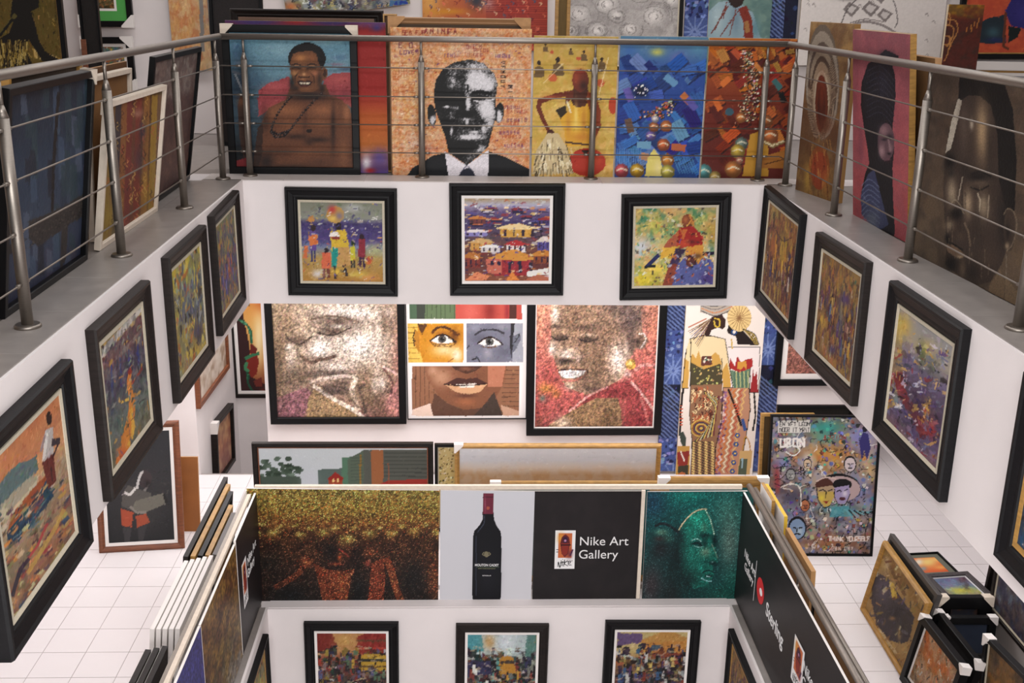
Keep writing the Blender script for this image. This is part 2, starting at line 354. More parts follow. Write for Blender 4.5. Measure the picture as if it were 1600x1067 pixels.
def picture(R, label, artf, border=0.0, thick=.045, prof=P_wide, fm=None, liner=0.0, lm=None, mount=0.0, mm=None, res=1.45, bg=(120, 110, 100), guards=(), gs=.09, gm=None,
            name=None, group=None, pm=None, edge=None, mount2=None, relief=0.0, backing=True, back=False):
    """a framed picture (or a stretched canvas when border is 0) placed by its rectangle R; artf(g) paints in reference coordinates"""
    o, u, v, w_, h_ = R; o = o+np.cross(v, u)*(0 if back else thick)
    root = empty(name or ('framed_painting' if border else 'canvas_painting'), rect_matrix(o+u*w_/2, u, v))
    off = Matrix.Translation((-w_/2, 0, 0)); kids = []
    y = -thick*.45 if border else -thick; i = border
    if border: kids.append(moulding(w_, h_, prof(border, thick), fm or M_BLK, root))
    if liner:
        kids.append(moulding(w_-2*i, h_-2*i, [(0, 0), (0, y-.006), (liner, y-.002), (liner, 0)], lm or M_LIN, root, 'liner')); kids[-1].location = (i, 0, i); i += liner
    if mount:
        kids.append(moulding(w_-2*i, h_-2*i, [(0, y+.006), (0, y-.001), (mount, y-.001), (mount, y+.002)], mm or M_WHT, root, 'mount')); kids[-1].location = (i, 0, i); i += mount
        if mount2:
            kids.append(moulding(w_-2*i, h_-2*i, [(0, y+.004), (0, y), (mount2[0], y), (mount2[0], y+.002)], mount2[1], root, 'inner_mount')); kids[-1].location = (i, 0, i); i += mount2[0]
    cw, ch = w_-2*i, h_-2*i
    n_ = -np.cross(v, u); P = lambda a, b: proj(o+u*a+v*b+n_*(-y))
    quad = [P(i, h_-i), P(w_-i, h_-i), P(w_-i, i), P(i, i)]
    q = np.array(quad); ar = abs(sum(q[k][0]*q[(k+1) % 4][1]-q[(k+1) % 4][0]*q[k][1] for k in range(4)))/2
    wpx = (np.hypot(*(q[1]-q[0]))+np.hypot(*(q[2]-q[3])))/2; hpx = (np.hypot(*(q[3]-q[0]))+np.hypot(*(q[2]-q[1])))/2
    if getattr(artf, 'low', False): res = 9
    Wn = int(min(max(wpx/res, cw/ch*hpx/res*.7, 8), 330)); Hn = int(min(max(hpx/res, 8), 330))
    g = Art([tuple(p) for p in quad], Wn, Hn, bg); artf(g)
    c = link('canvas', canvas_mesh(cw, ch, g, y+.001, i, i, relief), pm or M_OIL, root); kids.append(c)
    if not border:
        m_ = MB(); m_.box((0, y+.0015, 0), (w_, -.001, h_)); kids.append(m_.obj('stretcher', edge or M_RAW, root))
    elif backing:
        m_ = MB(); m_.box((.01, y+.003, .01), (w_-.01, -.0015, h_-.01)); kids.append(m_.obj('backing_board', M_CARD, root))
    for k in guards: kids.append(corner_guard(root, w_, h_, k, gs, thick, gm or M_PALE))
    for k in kids:
        k.location = Vector(k.location)+Vector((-w_/2, 0, 0))
    tag(root, label, 'painting', group)
    return root

# ================================================================== the setting
M_WALL = mat('white_plaster', (222, 214, 213), .85, noise=.025, nscale=3, bump=.12, bscale=120)
M_LEDGE = mat('grey_marble', (140, 133, 129), .34, noise=.09, nscale=9, bump=.03)
M_LEDGE_SHEEN = mat('marble_grazing_sheen', (206, 198, 194), .4, noise=.05, nscale=9)  # the ledge marble again, grazing sheen of the far ledge put into its colour
M_TILE = mat('glazed_white_tile', (228, 222, 223), .22, noise=.018, nscale=2.2)
M_GROUT = mat('grey_grout', (150, 140, 136), .9)
M_CEIL = mat('ceiling_white', (225, 220, 216), .9)
M_STEEL = mat('brushed_stainless', (142, 134, 126), .42, metal=.9, noise=.06, nscale=30, stretch=(1, 1, 10))
def structure(name, mb, m, bevel=0.0):
    return tag(mb.obj(name, m, None, bevel), kind='structure')
B = MB()
structure('wall_far', MB().box((0.0, 0, -BH), (AW, .3, -.001)).box((-4.2, .3, -BH), (8.2, 4.7, -.012)).box((-4.2, 0, -BH), (0, .3, -.001)).box((AW, 0, -BH), (8.2, .3, -.001)), M_WALL)
structure('wall_left', MB().box((-.3, -9.5, -BH), (0, 0, -.001)).box((-4.2, -9.5, -BH), (-.3, 0, -.012)), M_WALL)
structure('wall_right', MB().box((AW, -9.5, -BH), (AW+.3, 0, -.001)).box((AW+.3, -9.5, -BH), (8.2, 0, -.012)), M_WALL)
structure('wall_far', MB().box((0, 0, LZ-1.9), (AW, .3, LZ-.001)), M_WALL)
structure('wall_left', MB().box((-.3, -9.5, LZ-1.9), (0, .3, LZ-.001)), M_WALL)
structure('wall_right', MB().box((AW, -9.5, LZ-1.9), (AW+.3, .3, LZ-.001)), M_WALL)
structure('floor', MB().box((0, -9.5, LZ-3.2), (AW, 0, LZ-3.1)), M_TILE)
# back walls
structure('wall_back', MB().box((-4.2, 2.8, 0), (8.2, 3.0, 3.6)), M_WALL)
structure('wall_back', MB().box((-.46, 2.8, LZ), (5.86, 3.0, -BH)), M_WALL)
structure('wall_back', MB().box((-3.2, 2.74, LZ-.3), (-1.19, 2.94, -BH)).box((-1.29, 2.94, LZ-1.6), (-1.19, 4.7, -BH)), M_WALL)
structure('wall_back', MB().box((-1.3, 4.7, LZ-1.6), (8.2, 4.9, -BH)), M_WALL)
structure('wall_side', MB().box((-3.3, -9.5, LZ), (-3.2, 2.94, -BH)), M_WALL)
structure('wall_side', MB().box((8.2, -9.5, LZ-.4), (8.3, 4.9, 3.6)), M_WALL)
structure('wall_side', MB().box((-4.3, -9.5, -BH), (-4.2, 3.0, 3.6)), M_WALL)
structure('ceiling', MB().box((-4.3, -2, 3.6), (8.3, 3.0, 3.7)).box((-4.3, -9.5, 3.6), (8.3, -6.6, 3.7)).box((-4.3, -6.6, 3.6), (0, -2, 3.7)).box((4, -6.6, 3.6), (8.3, -2, 3.7)), M_CEIL)
structure('floor', MB().box((-1.19, 2.78, LZ-1.6), (-.3, 4.7, LZ-1.5)), M_TILE)
# upper gallery paving
fu = structure('floor', MB().box((-4.2, .3, -.012), (8.2, 2.8, -.004)).box((-4.2, -9.5, -.012), (-.31, .3, -.004)).box((AW+.31, -9.5, -.012), (8.2, .3, -.004)), M_LEDGE)
def slab(a, b, par, m=None):
    o = MB().box(a, b).obj('ledge_slab', m or M_LEDGE, par, .0015); return o
lf = structure('trim_1', MB().box((.002, .03, -.006), (AW-.002, .3, -.003)), M_GROUT)
x = -.3
for k in range(8):
    x1_ = min(x+.598, AW+.3); slab((x+.001, .014, -.005), (x1_-.001, .3, .003), lf, M_LEDGE_SHEEN); x += .6
    if x > AW+.3: break
for nm, xa, xb in (('trim_2', -.3, -.014), ('trim_3', AW+.014, AW+.3)):
    l_ = structure(nm, MB().box((xa, -9.5, -.006), (xb, .03, -.003)), M_GROUT)
    y = .033
    for k in range(13):
        slab((xa, y-.598, -.005), (xb, y, .003), l_); y -= .6
# lower gallery tiles
T = .335
lower = structure('floor', MB().box((-3.2, -9.5, LZ-.3), (-.3, 2.78, LZ-.004)).box((-.3, .3, LZ-.3), (AW+.3, 2.8, LZ-.004)).box((-.3, .0, LZ-.3), (0, .3, LZ-.004)).box((AW+.3, -9.5, LZ-.3), (8.2, 4.7, LZ-.004)), M_GROUT)
tm = MB().box((.002, .002, -.004), (T-.002, T-.002, 0)).mesh(.0012)
rest = []; cnt = 0
for i in range(-9, 30):
    for j in range(-31, 16):
        tx, ty = -.975+T*i, .049+.337*j
        if tx+T > 8.15 or tx < -3.2: continue
        if -.3 < tx+T and tx < AW+.3 and (ty < .3 or ty > 2.5): continue
        if tx+T <= -.2 and ty+T > 2.85: continue
        c = proj((tx+T/2, ty+T/2, LZ)); vis = (-20 < c[0] < 1620 and 640 < c[1] < 1090) and (tx < -.3 or tx > AW+.3)
        if vis and ty > 2.8 and tx < 5.8: vis = False
        if vis and cnt < 290:
            o = link('tile', tm, M_TILE, lower); o.location = (tx, ty, LZ); cnt += 1
        else: rest.append((tx, ty))
mb = MB()
for tx, ty in rest: mb.box((tx+.002, ty+.002, LZ-.004), (tx+T-.002, ty+.335-.002, LZ))
tag(mb.obj('tile_field', M_TILE, lower), kind='stuff')
# lower ledge (grey marble curb inside the rails)
for nm, a, b in (('trim_4', (.002, .02, LZ-.003), (AW-.002, .3, LZ+.004)), ('trim_5', (-.3, -9.5, LZ-.003), (-.02, .02, LZ+.004)), ('trim_6', (AW+.02, -9.5, LZ-.003), (AW+.3, .02, LZ+.004))):
    structure(nm, MB().box(a, b), M_WALL if nm == 'trim_4' else M_LEDGE)

# ================================================================== railings
def post(root, p, h_, slim=True):
    x, y, z = p; m_ = MB()
    m_.tube([(x, y, z), (x, y, z+h_*.84)], .0245, 16); 
    m_.tube([(x, y, z+h_*.84), (x, y, z+h_*.89)], [.0245, .010], 16)
    m_.tube([(x, y, z+h_*.89), (x, y, z+h_-.015)], .0095, 10)
    o = m_.obj('post', M_STEEL, root)
    f = MB().tube([(x, y, z), (x, y, z+.012), (x, y, z+.018)], [.055, .055, .048], 24).obj('base_flange', M_STEEL, o)
    return o
def railing(label, pts, a, b, group=None, z=0.0, h_=1.03, wires=(.19, .40, .61, .82), inset=0):
    c = (np.array(a)+np.array(b))/2; root = empty('railing'); tag(root, label, 'railing', group)
    MB().tube([(a[0], a[1], z+h_), (b[0], b[1], z+h_)], .0225, 16).obj('handrail', M_STEEL, root)
    for p in pts: post(root, (p[0], p[1], z), h_)
    for q in wires:
        MB().tube([(a[0], a[1], z+q), (b[0], b[1], z+q)], .0045, 8).obj('wire', M_STEEL, root)
    d = norm((b[0]-a[0], b[1]-a[1], 0))
    for p in pts:
        m_ = MB()
        for q in wires:
            for s_ in (1, -1): m_.tube([(p[0]+d[0]*.022*s_, p[1]+d[1]*.022*s_, z+q), (p[0]+d[0]*.06*s_, p[1]+d[1]*.06*s_, z+q)], .009, 8)
        tag(m_.obj('wire_fitting', M_STEEL, root), kind='stuff')
    return root
XR = AW+.145
railing('stainless steel railing with horizontal rods along the far side of the upper opening', [(.02, .2), (1.33, .2), (2.63, .2), (3.93, .2)], (-.15, .2), (XR, .2))
railing('stainless steel railing with horizontal rods along the left side of the upper opening', [(-.15, .03), (-.15, -1.14), (-.15, -2.5), (-.15, -3.81), (-.15, -5.1)], (-.15, .176), (-.15, -6.4))
railing('stainless steel railing with horizontal rods along the right side of the upper opening', [(XR, -.02), (XR, -1.2), (XR, -2.5), (XR, -3.78), (XR, -5.1)], (XR, .176), (XR, -6.4))

# ================================================================== pictures on the edges of the upper gallery
PI = math.pi
def a_family(g):
    g.grad([(0, (128, 130, 112)), (.2, (140, 142, 130)), (.27, (70, 58, 112)), (.48, (84, 66, 128)), (.56, (120, 130, 160)), (.7, (180, 150, 84)), (1, (176, 128, 52))])
    g.blob(552, 326, 14, 6, (190, 192, 190), .8).blob(590, 340, 12, 5, (150, 150, 140), .7).blob(480, 378, 10, 12, (120, 140, 170), .5).blob(585, 390, 14, 10, (190, 190, 120), .7)
    g.dabs(420, 4, .4, .1, .9, [(90, 76, 140), (160, 150, 130), (60, 50, 100), (206, 170, 90)], .2)
    g.ell(487, 343, 5, 5, (196, 140, 74)).figure(490, 408, 56, (104, 78, 150), (60, 60, 110), (60, 40, 40), 12).poly([(483, 368), (496, 366), (497, 382), (484, 384)], (214, 120, 60))
    g.poly([(476, 384), (482, 384), (480, 404), (474, 402)], (206, 110, 60))
    g.ell(524, 336, 14, 13, (190, 150, 74)).blob(519, 328, 6, 6, (190, 50, 60), .9).blob(530, 338, 6, 6, (120, 110, 150), .8).blob(520, 342, 6, 4, (226, 190, 90), .9)
    g.ell(529, 354, 5, 6, (44, 28, 34)).poly([(516, 362), (541, 358), (545, 386), (518, 390)], (212, 178, 48)).ell(523, 368, 8, 6, (232, 222, 216)).ell(525, 372, 7, 3, (140, 50, 44))
    g.poly([(519, 386), (546, 386), (548, 414), (519, 418)], (196, 152, 88)).poly([(519, 386), (529, 388), (526, 420), (518, 416)], (24, 150, 140)).line([(523, 416), (524, 434)], 4, (40, 28, 50)).line([(538, 414), (542, 430)], 4, (40, 28, 50))
    g.figure(510, 433, 46, (214, 106, 70), (120, 60, 50), (44, 30, 40), 17).figure(551, 418, 40, (200, 190, 44), (70, 60, 50), (40, 60, 30), 10).figure(565, 416, 50, (146, 40, 58), (70, 40, 70), (50, 24, 40), 14)
    g.ell(575, 407, 4, 6, (196, 90, 50)).blob(497, 427, 9, 7, (214, 210, 214), .9).blob(527, 424, 8, 5, (222, 186, 60), .9).blob(575, 433, 14, 5, (216, 150, 84), .9).blob(560, 428, 14, 5, (214, 190, 80), .8)
    g.strokes(800, 6, 1.6, 26, pal=[(230, 180, 60), (90, 70, 150), (200, 90, 50), (60, 50, 90), (220, 214, 200)], pa=.16, box=(467, 352, 603, 449)); g.strokes(160, 8, 1.6, 20, ang=0, pal=[(220, 214, 206), (90, 90, 170)], pa=.5, box=(467, 332, 603, 372))
def a_roofs(g):
    g.grad([(0, (176, 152, 110)), (.08, (176, 172, 190)), (.16, (110, 88, 130)), (.3, (74, 60, 110)), (.45, (96, 74, 90)), (.62, (120, 70, 60)), (.8, (110, 54, 54)), (1, (150, 88, 60))])
    g.dabs(420, 5, .3, 0, .25, [(226, 200, 150), (50, 40, 90), (150, 60, 60), (200, 196, 206), (206, 130, 70)], .35)
    for k in range(26):
        x = rng.uniform(725, 860); y = rng.uniform(325, 352); c = [(206, 170, 110), (150, 50, 60), (200, 190, 200), (90, 80, 150), (196, 110, 60)][rng.integers(5)]
        g.poly([(x-9, y), (x-3, y-3), (x+7, y-2), (x+11, y)], c).line([(x-7, y+2), (x+9, y+2)], 2, (50, 36, 80))
    def hut(x, y, wd, h, roof, wall, win=3):
        g.poly([(x-wd*.44, y), (x+wd*.44, y), (x+wd*.42, y+h), (x-wd*.42, y+h)], wall); g.poly([(x-wd*.62, y+1), (x-wd*.15, y-h*.5), (x+wd*.1, y-h*.55), (x+wd*.6, y), (x+wd*.3, y+h*.12)], roof)
        for k in range(win): g.line([(x-wd*.3+k*wd*.25, y+h*.25), (x-wd*.3+k*wd*.25, y+h*.8)], wd*.07, (54, 34, 60))
    hut(747, 342, 30, 8, (206, 130, 60), (120, 60, 60)); hut(806, 357, 56, 14, (232, 204, 150), (212, 160, 66), 5); hut(744, 362, 40, 7, (226, 214, 214), (140, 130, 190)); hut(850, 344, 24, 7, (160, 44, 50), (80, 60, 120))
    hut(752, 379, 36, 12, (210, 170, 110), (206, 150, 70)); hut(767, 386, 34, 8, (230, 226, 222), (210, 200, 200)); hut(806, 382, 34, 12, (190, 44, 50), (226, 214, 210), 4); hut(850, 377, 24, 14, (214, 200, 190), (90, 78, 150), 4)
    hut(738, 402, 30, 16, (190, 120, 50), (146, 60, 50)); hut(800, 404, 64, 26, (216, 150, 60), (168, 44, 54), 4); g.poly([(759, 404), (784, 404), (784, 428), (762, 426)], (204, 110, 90)); hut(848, 398, 34, 14, (206, 136, 50), (150, 76, 44))
    for x in (769, 780, 800, 812): g.ell(x, 411, 3, 4, (40, 30, 70))
    g.poly([(726, 438), (745, 424), (766, 430), (758, 438)], (226, 140, 96)).poly([(790, 438), (800, 424), (812, 438)], (230, 140, 60)).poly([(822, 424), (856, 418), (857, 428), (824, 432)], (226, 222, 216)).poly([(815, 438), (840, 428), (857, 432), (857, 438)], (190, 110, 80))
    g.dabs(420, 3, .3, 0, .4, [(40, 28, 60), (236, 206, 140), (170, 50, 50), (226, 220, 220), (90, 80, 160), (214, 130, 60)], .35)
    g.strokes(500, 6, 1.8, 26, ang=0, spread=.5, pal=[(50, 34, 70), (226, 190, 120), (170, 40, 50), (220, 214, 214), (90, 70, 150)], pa=.18)
def a_seated(g):
    g.grad([(0, (70, 130, 96)), (.3, (120, 150, 90)), (.42, (170, 176, 150)), (.6, (196, 200, 200)), (.75, (190, 170, 90)), (1, (180, 140, 60))])
    g.mottle(9, [(60, 130, 100), (214, 190, 90), (220, 170, 110)], .6)
    g.blob(1003, 385, 14, 12, (206, 208, 214), .9).blob(1045, 330, 12, 8, (214, 160, 100), .8).blob(1024, 352, 16, 6, (214, 196, 80), .7).blob(1115, 365, 12, 20, (190, 150, 60), .8).blob(1005, 436, 22, 14, (226, 204, 50), 1).blob(1030, 420, 16, 8, (236, 210, 80), 1)
    g.dabs(700, 3.4, .5, .3, 1.4, [(50, 120, 96), (226, 200, 110), (220, 160, 90), (216, 214, 200), (90, 70, 60)], .35)
    g.strokes(300, 6, 2.4, 28, pal=[(60, 140, 110), (226, 200, 110), (216, 214, 200)], pa=.15)
    g.poly([(1052, 418), (1075, 398), (1110, 405), (1118, 420), (1115, 446), (1050, 446)], (92, 100, 160)).blob(1105, 435, 12, 10, (78, 50, 120), .8)
    g.poly([(1035, 446), (1050, 400), (1062, 398), (1050, 446)], (150, 70, 50))
    g.ell(1074, 347, 9, 12, (120, 60, 34)).blob(1071, 344, 5, 6, (190, 110, 60), .9).line([(1077, 336), (1084, 354)], 3, (200, 130, 60))
    g.poly([(1062, 358), (1042, 378), (1036, 388), (1058, 388), (1066, 376)], (176, 90, 60)).poly([(1060, 356), (1084, 354), (1096, 368), (1098, 386), (1060, 384)], (170, 36, 30)).poly([(1056, 380), (1076, 372), (1078, 384), (1060, 390)], (200, 70, 40)).poly([(1062, 358), (1068, 374), (1074, 358)], (206, 110, 50))
    g.poly([(1034, 388), (1062, 384), (1054, 402), (1032, 404)], (224, 176, 60)).poly([(1072, 386), (1098, 382), (1100, 400), (1090, 412), (1070, 404)], (214, 150, 54)).poly([(1056, 388), (1072, 390), (1058, 412), (1046, 414)], (70, 50, 90)).ell(1078, 408, 7, 10, (110, 50, 46)).line([(1030, 398), (1012, 416)], 6, (40, 44, 100)).line([(1008, 417), (1024, 415)], 4, (24, 30, 40)).line([(1098, 396), (1116, 396)], 6, (30, 26, 60))
    g.dabs(200, 3, .45, .8, 1.2, [(60, 60, 120), (30, 26, 50), (190, 190, 210), (206, 90, 50)], .5, (1040, 396, 1122, 450)); g.dabs(200, 2.6, .45, -.6, .8, [(214, 120, 50), (70, 26, 26), (240, 200, 100)], .35, (1030, 345, 1104, 420)); g.blob(1090, 400, 6, 4, (60, 30, 30), .7).blob(1062, 392, 5, 6, (50, 30, 50), .7).blob(1080, 378, 8, 3, (70, 20, 24), .6)
    g.strokes(400, 6, 1.8, 26, pal=[(220, 160, 50), (70, 60, 150), (200, 70, 40), (220, 210, 210)], pa=.16, box=(990, 340, 1122, 450))
def crowd(sky, mid, low, figs, pal, n=26, ang=PI/2, top=.35):
    """loose palette-knife crowd scene"""
    def f(g):
        q = np.array(g.quad); g.grad([(0, sky), (top, sky), (top+.15, mid), (.75, mid), (1, low)]); g.mottle(8, [sky, low, mid], .5)
        at = lambda a, b: q[0]*(1-a)*(1-b)+q[1]*a*(1-b)+q[2]*a*b+q[3]*(1-a)*b
        u = (at(.6, .5)-at(.5, .5))*10; v = (at(.5, .6)-at(.5, .5))*10
        for k in range(420):
            a = rng.uniform(0, 1); b = rng.uniform(.05, 1); dens = math.exp(-((b-.55)/.28)**2)
            c = np.array((list(pal)+list(figs)+[(40, 30, 40)])[rng.integers(len(pal)+len(figs)+1)], float)*.8+np.array(mid)*.2 if rng.random() < dens else np.array([sky, low, mid][rng.integers(3)], float)
            c = c+rng.normal(0, 10, 3); w_ = rng.uniform(.008, .024); h_ = rng.uniform(.02, .08); t = rng.normal(0, .35); p = at(a, b)
            e1 = u*w_*math.cos(t)+v*w_*math.sin(t); e2 = -u*h_*math.sin(t)+v*h_*math.cos(t); g.poly([p-e1-e2, p+e1-e2, p+e1*.6+e2, p-e1+e2*.8], c, .8)
        for k in range(n):
            a = rng.uniform(.12, .88); b = rng.uniform(.5, .9); p = at(a, b); h = rng.uniform(.14, .24); w_ = h*.14; c = figs[rng.integers(len(figs))]
            g.poly([p-u*w_, p+u*w_, p+u*w_*.7-v*h*.8, p-u*w_*.7-v*h*.8], c, .9).poly([p-u*w_*.5-v*h*.8, p+u*w_*.5-v*h*.8, p+u*w_*.4-v*h, p-u*w_*.4-v*h], (40, 26, 30)).poly([p-u*w_*.9, p-u*w_*.2, p-u*w_*.1+v*h*.4, p-u*w_*.6+v*h*.4], (50, 38, 50), .8).poly([p-u*w_*.2-v*h*.7, p+u*w_*.3-v*h*.7, p+u*w_*.2-v*h*.35, p-u*w_*.2-v*h*.3], np.array(c)*.5+110, .8)
        g.strokes(g.W*g.H/26, 5, 1.6, 22, ang=ang, spread=.5)
    return f
def a_left1(g):
    crowd((120, 130, 90), (90, 78, 110), (190, 140, 70), [(90, 80, 150), (190, 90, 40), (60, 60, 90)], [(214, 170, 60), (70, 60, 130), (196, 90, 40), (60, 90, 90)], 12)(g)
def a_left2(g):
    g.grad([(0, (196, 176, 60)), (.25, (180, 170, 84)), (.5, (130, 130, 110)), (.7, (170, 150, 70)), (1, (200, 176, 80))]); g.mottle(9, [(206, 180, 60), (90, 100, 120)], .5)
    for x in range(282, 332, 4): g.line([(x, rng.uniform(410, 460)), (x+rng.uniform(-1, 1), rng.uniform(480, 560))], 2.2, (90, 98, 120), .8)
    g.blob(310, 520, 8, 18, (70, 60, 90), .8).blob(296, 585, 5, 14, (196, 90, 40), .8).blob(302, 600, 6, 8, (90, 150, 170), .8).blob(325, 540, 5, 30, (214, 180, 50), .8)
    g.dabs(500, 7, .22, PI/2, .25, [(214, 190, 80), (70, 76, 100), (50, 44, 50), (190, 110, 50), (150, 160, 160)], .4)
    g.strokes(300, 9, 1.8, 28, ang=PI/2, spread=.35, pal=[(224, 196, 70), (90, 96, 120), (60, 50, 60), (190, 90, 50)], pa=.25)
def a_left3(g):
    g.grad([(0, (196, 160, 50)), (.14, (190, 176, 150)), (.24, (110, 62, 66)), (.34, (70, 62, 90)), (.55, (74, 76, 84)), (.75, (90, 110, 100)), (1, (120, 100, 60))])
    g.poly([(160, 545), (226, 470), (226, 482), (160, 560)], (206, 198, 190)).poly([(160, 560), (226, 486), (228, 506), (164, 580)], (110, 56, 60))
    for k in range(14): x = 170+k*4.5; g.line([(x, 575-k*4), (x+2, 625-k*5)], 3, [(60, 50, 80), (40, 60, 130), (90, 80, 100)][k % 3])
    g.mottle(6, [(100, 130, 116), (60, 56, 70), (140, 130, 130)], .35)
    g.curve([(203, 585), (202, 600), (206, 625), (205, 650), (196, 690), (188, 725)], 5, (206, 130, 50), 1, 15).curve([(205, 640), (208, 670), (200, 700)], 5, (222, 170, 60), .9).curve([(204, 622), (190, 628)], 4, (220, 180, 70)).ell(203, 580, 4, 6, (150, 50, 40)).curve([(206, 600), (216, 585), (222, 576)], 3, (150, 60, 50)).blob(192, 712, 7, 14, (200, 80, 36), .8)
    g.dabs(700, 5, .3, 1.9, .6, [(140, 150, 130), (40, 36, 50), (200, 150, 70), (90, 60, 100), (60, 90, 100)], .3)
    g.strokes(300, 8, 1.8, 24, ang=1.9, spread=.7, pal=[(150, 160, 140), (50, 44, 60), (206, 150, 60), (90, 60, 110)], pa=.2)
def a_left4(g):
    g.grad([(0, (190, 116, 72)), (.3, (196, 140, 96)), (.5, (156, 146, 120)), (.75, (128, 110, 88)), (1, (120, 84, 66))]); g.mottle(14, [(206, 150, 100), (160, 96, 70)], .3)
    g.poly([(-5, 765), (10, 742), (30, 724), (44, 720), (58, 712), (60, 735), (0, 800)], (92, 112, 112)).poly([(-5, 800), (60, 740), (62, 766), (10, 826), (-5, 840)], (184, 172, 146)).poly([(0, 790), (30, 760), (52, 742), (60, 748), (20, 796)], (160, 150, 130))
    g.poly([(12, 830), (25, 795), (45, 772), (66, 748), (80, 735), (76, 748), (50, 785)], (158, 82, 44)).poly([(12, 830), (60, 775), (82, 730), (84, 775), (60, 806), (30, 846), (12, 858)], (36, 66, 88)).blob(50, 815, 10, 14, (34, 84, 110), .8).curve([(14, 832), (40, 804), (66, 770), (82, 740)], 2, (206, 150, 100), .8).curve([(14, 846), (44, 822), (72, 780)], 1.6, (110, 130, 130), .8)
    src = g.b.copy()
    for k in range(900):
        x = rng.uniform(-10, 112); y = rng.uniform(700, 990)+(60-x)*.3; p = g.m([(x, y)])[0].astype(int); inb = y > 770+(60-x)*.55
        c = src[min(max(p[1], 0), g.H-1), min(max(p[0], 0), g.W-1)] if (not inb or rng.random() < .35) else np.array([(60, 50, 56), (40, 60, 80), (176, 140, 90), (156, 70, 60), (110, 96, 70), (200, 180, 140), (206, 130, 70), (90, 70, 80)][rng.integers(8)], float)
        r = rng.uniform(2, 9) if inb else rng.uniform(2, 5); d = np.array([.66, -.75]); e = np.array([.75, .66]); q_ = np.array([x, y]); w_ = r*rng.uniform(.2, .4)
        g.poly([q_-d*r-e*w_, q_+d*r-e*w_*.6, q_+d*r*.9+e*w_, q_-d*r*.8+e*w_], np.asarray(c)+rng.normal(0, 10, 3), .75)
    g.line([(30, 893), (60, 850), (74, 818)], 4, (170, 64, 66), .9).line([(44, 895), (88, 822), (100, 796)], 6, (186, 150, 76), .85).line([(20, 930), (32, 890), (46, 872)], 6, (44, 40, 60), .8).line([(70, 900), (100, 850)], 4, (140, 130, 70), .8)
    g.ell(77, 654, 4.5, 11, (44, 24, 22)).poly([(71, 672), (83, 668), (84, 712), (68, 724)], (176, 168, 164)).poly([(71, 676), (76, 680), (72, 712), (66, 722)], (206, 200, 194)).line([(71, 680), (64, 706)], 3, (150, 130, 130)).poly([(81, 686), (94, 684), (94, 694), (81, 698)], (60, 50, 60)).poly([(66, 724), (84, 708), (88, 752), (76, 764)], (110, 46, 38)).line([(84, 712), (92, 692)], 2.4, (60, 34, 40)).line([(80, 730), (82, 752)], 2, (70, 34, 34)); g.strokes(240, 5, 1.6, 30, box=(60, 660, 98, 770)); g.strokes(1100, 6, 1.8, 24, ang=-.8, spread=.5)
LBL = {'near': 'in deep black frame, '}
picture(fit([(445,293),(620,296),(621,464),(449,462)],'y',-.05), 'black framed oil of a market woman with children, below the far railing', a_family, .094, .05, liner=.018, group='framed oils below the upper railing')
picture(fit([(702,287),(883,288),(881,462),(703,463)],'y',-.05), 'black framed oil of crowded township roofs, below the far railing', a_roofs, .092, .05, liner=.022, lm=M_WHT, group='framed oils below the upper railing')
picture(fit([(972,305),(1144,302),(1136,467),(969,470)],'y',-.05), 'slightly crooked black framed oil of a seated man in red', a_seated, .092, .05, liner=.018, group='framed oils below the upper railing')
G1 = 'framed oils below the upper railing'
picture(fit([(341,334),(380,297),(380,471),(344,532)],'x',.05), 'dark framed loose figure painting nearest the far corner on the left atrium edge', a_left1, .09, .05, fm=M_ESP, liner=.016, group=G1)
picture(fit([(268,399),(326,351),(334,555),(281,636)],'x',.05), 'dark framed yellow painting of streaky figures, second from far corner on left edge', a_left2, .09, .05, fm=M_ESP, liner=.018, group=G1)
picture(fit([(149,513),(237,439),(254,671),(179,786)],'x',.05), 'dark framed painting of a yellow robed figure before a crowd, left edge', a_left3, .09, .05, fm=M_ESP, liner=.022, group=G1)
picture(fit([(-20,690),(124,556),(139,855),(17,1046)],'x',.05), 'black framed painting of a man standing over beached boats, left edge', a_left4, .095, .06, liner=.02, group=G1)
RX = AW-.05
PG = [(206, 160, 60), (80, 40, 56), (50, 40, 76), (176, 104, 54), (206, 190, 166), (60, 44, 40)]
def a_right1(g):
    crowd((176, 140, 70), (110, 70, 50), (140, 84, 56), [(110, 40, 50), (206, 190, 170), (220, 170, 50), (70, 60, 110)], PG, 9, top=.2)(g)
    g.curve([(1196, 370), (1206, 352), (1222, 376), (1236, 372)], 2, (50, 30, 40), .45).blob(1208, 385, 6, 18, (222, 130, 50), .7).blob(1222, 400, 5, 20, (226, 184, 60), .7).strokes(160, 8, 1.6, 25, ang=PI/2, spread=.3)
def a_right2(g):
    crowd((160, 126, 70), (104, 74, 66), (166, 120, 56), [(90, 50, 110), (110, 50, 50), (200, 160, 60), (70, 90, 120)], PG, 12, top=.2)(g)
    g.blob(1320, 468, 7, 9, (80, 60, 130), .8).blob(1313, 500, 4, 30, (80, 90, 120), .7).blob(1285, 500, 6, 14, (220, 180, 70), .7).blob(1300, 545, 6, 7, (60, 50, 110), .8).strokes(200, 8, 1.6, 25, ang=PI/2, spread=.5)
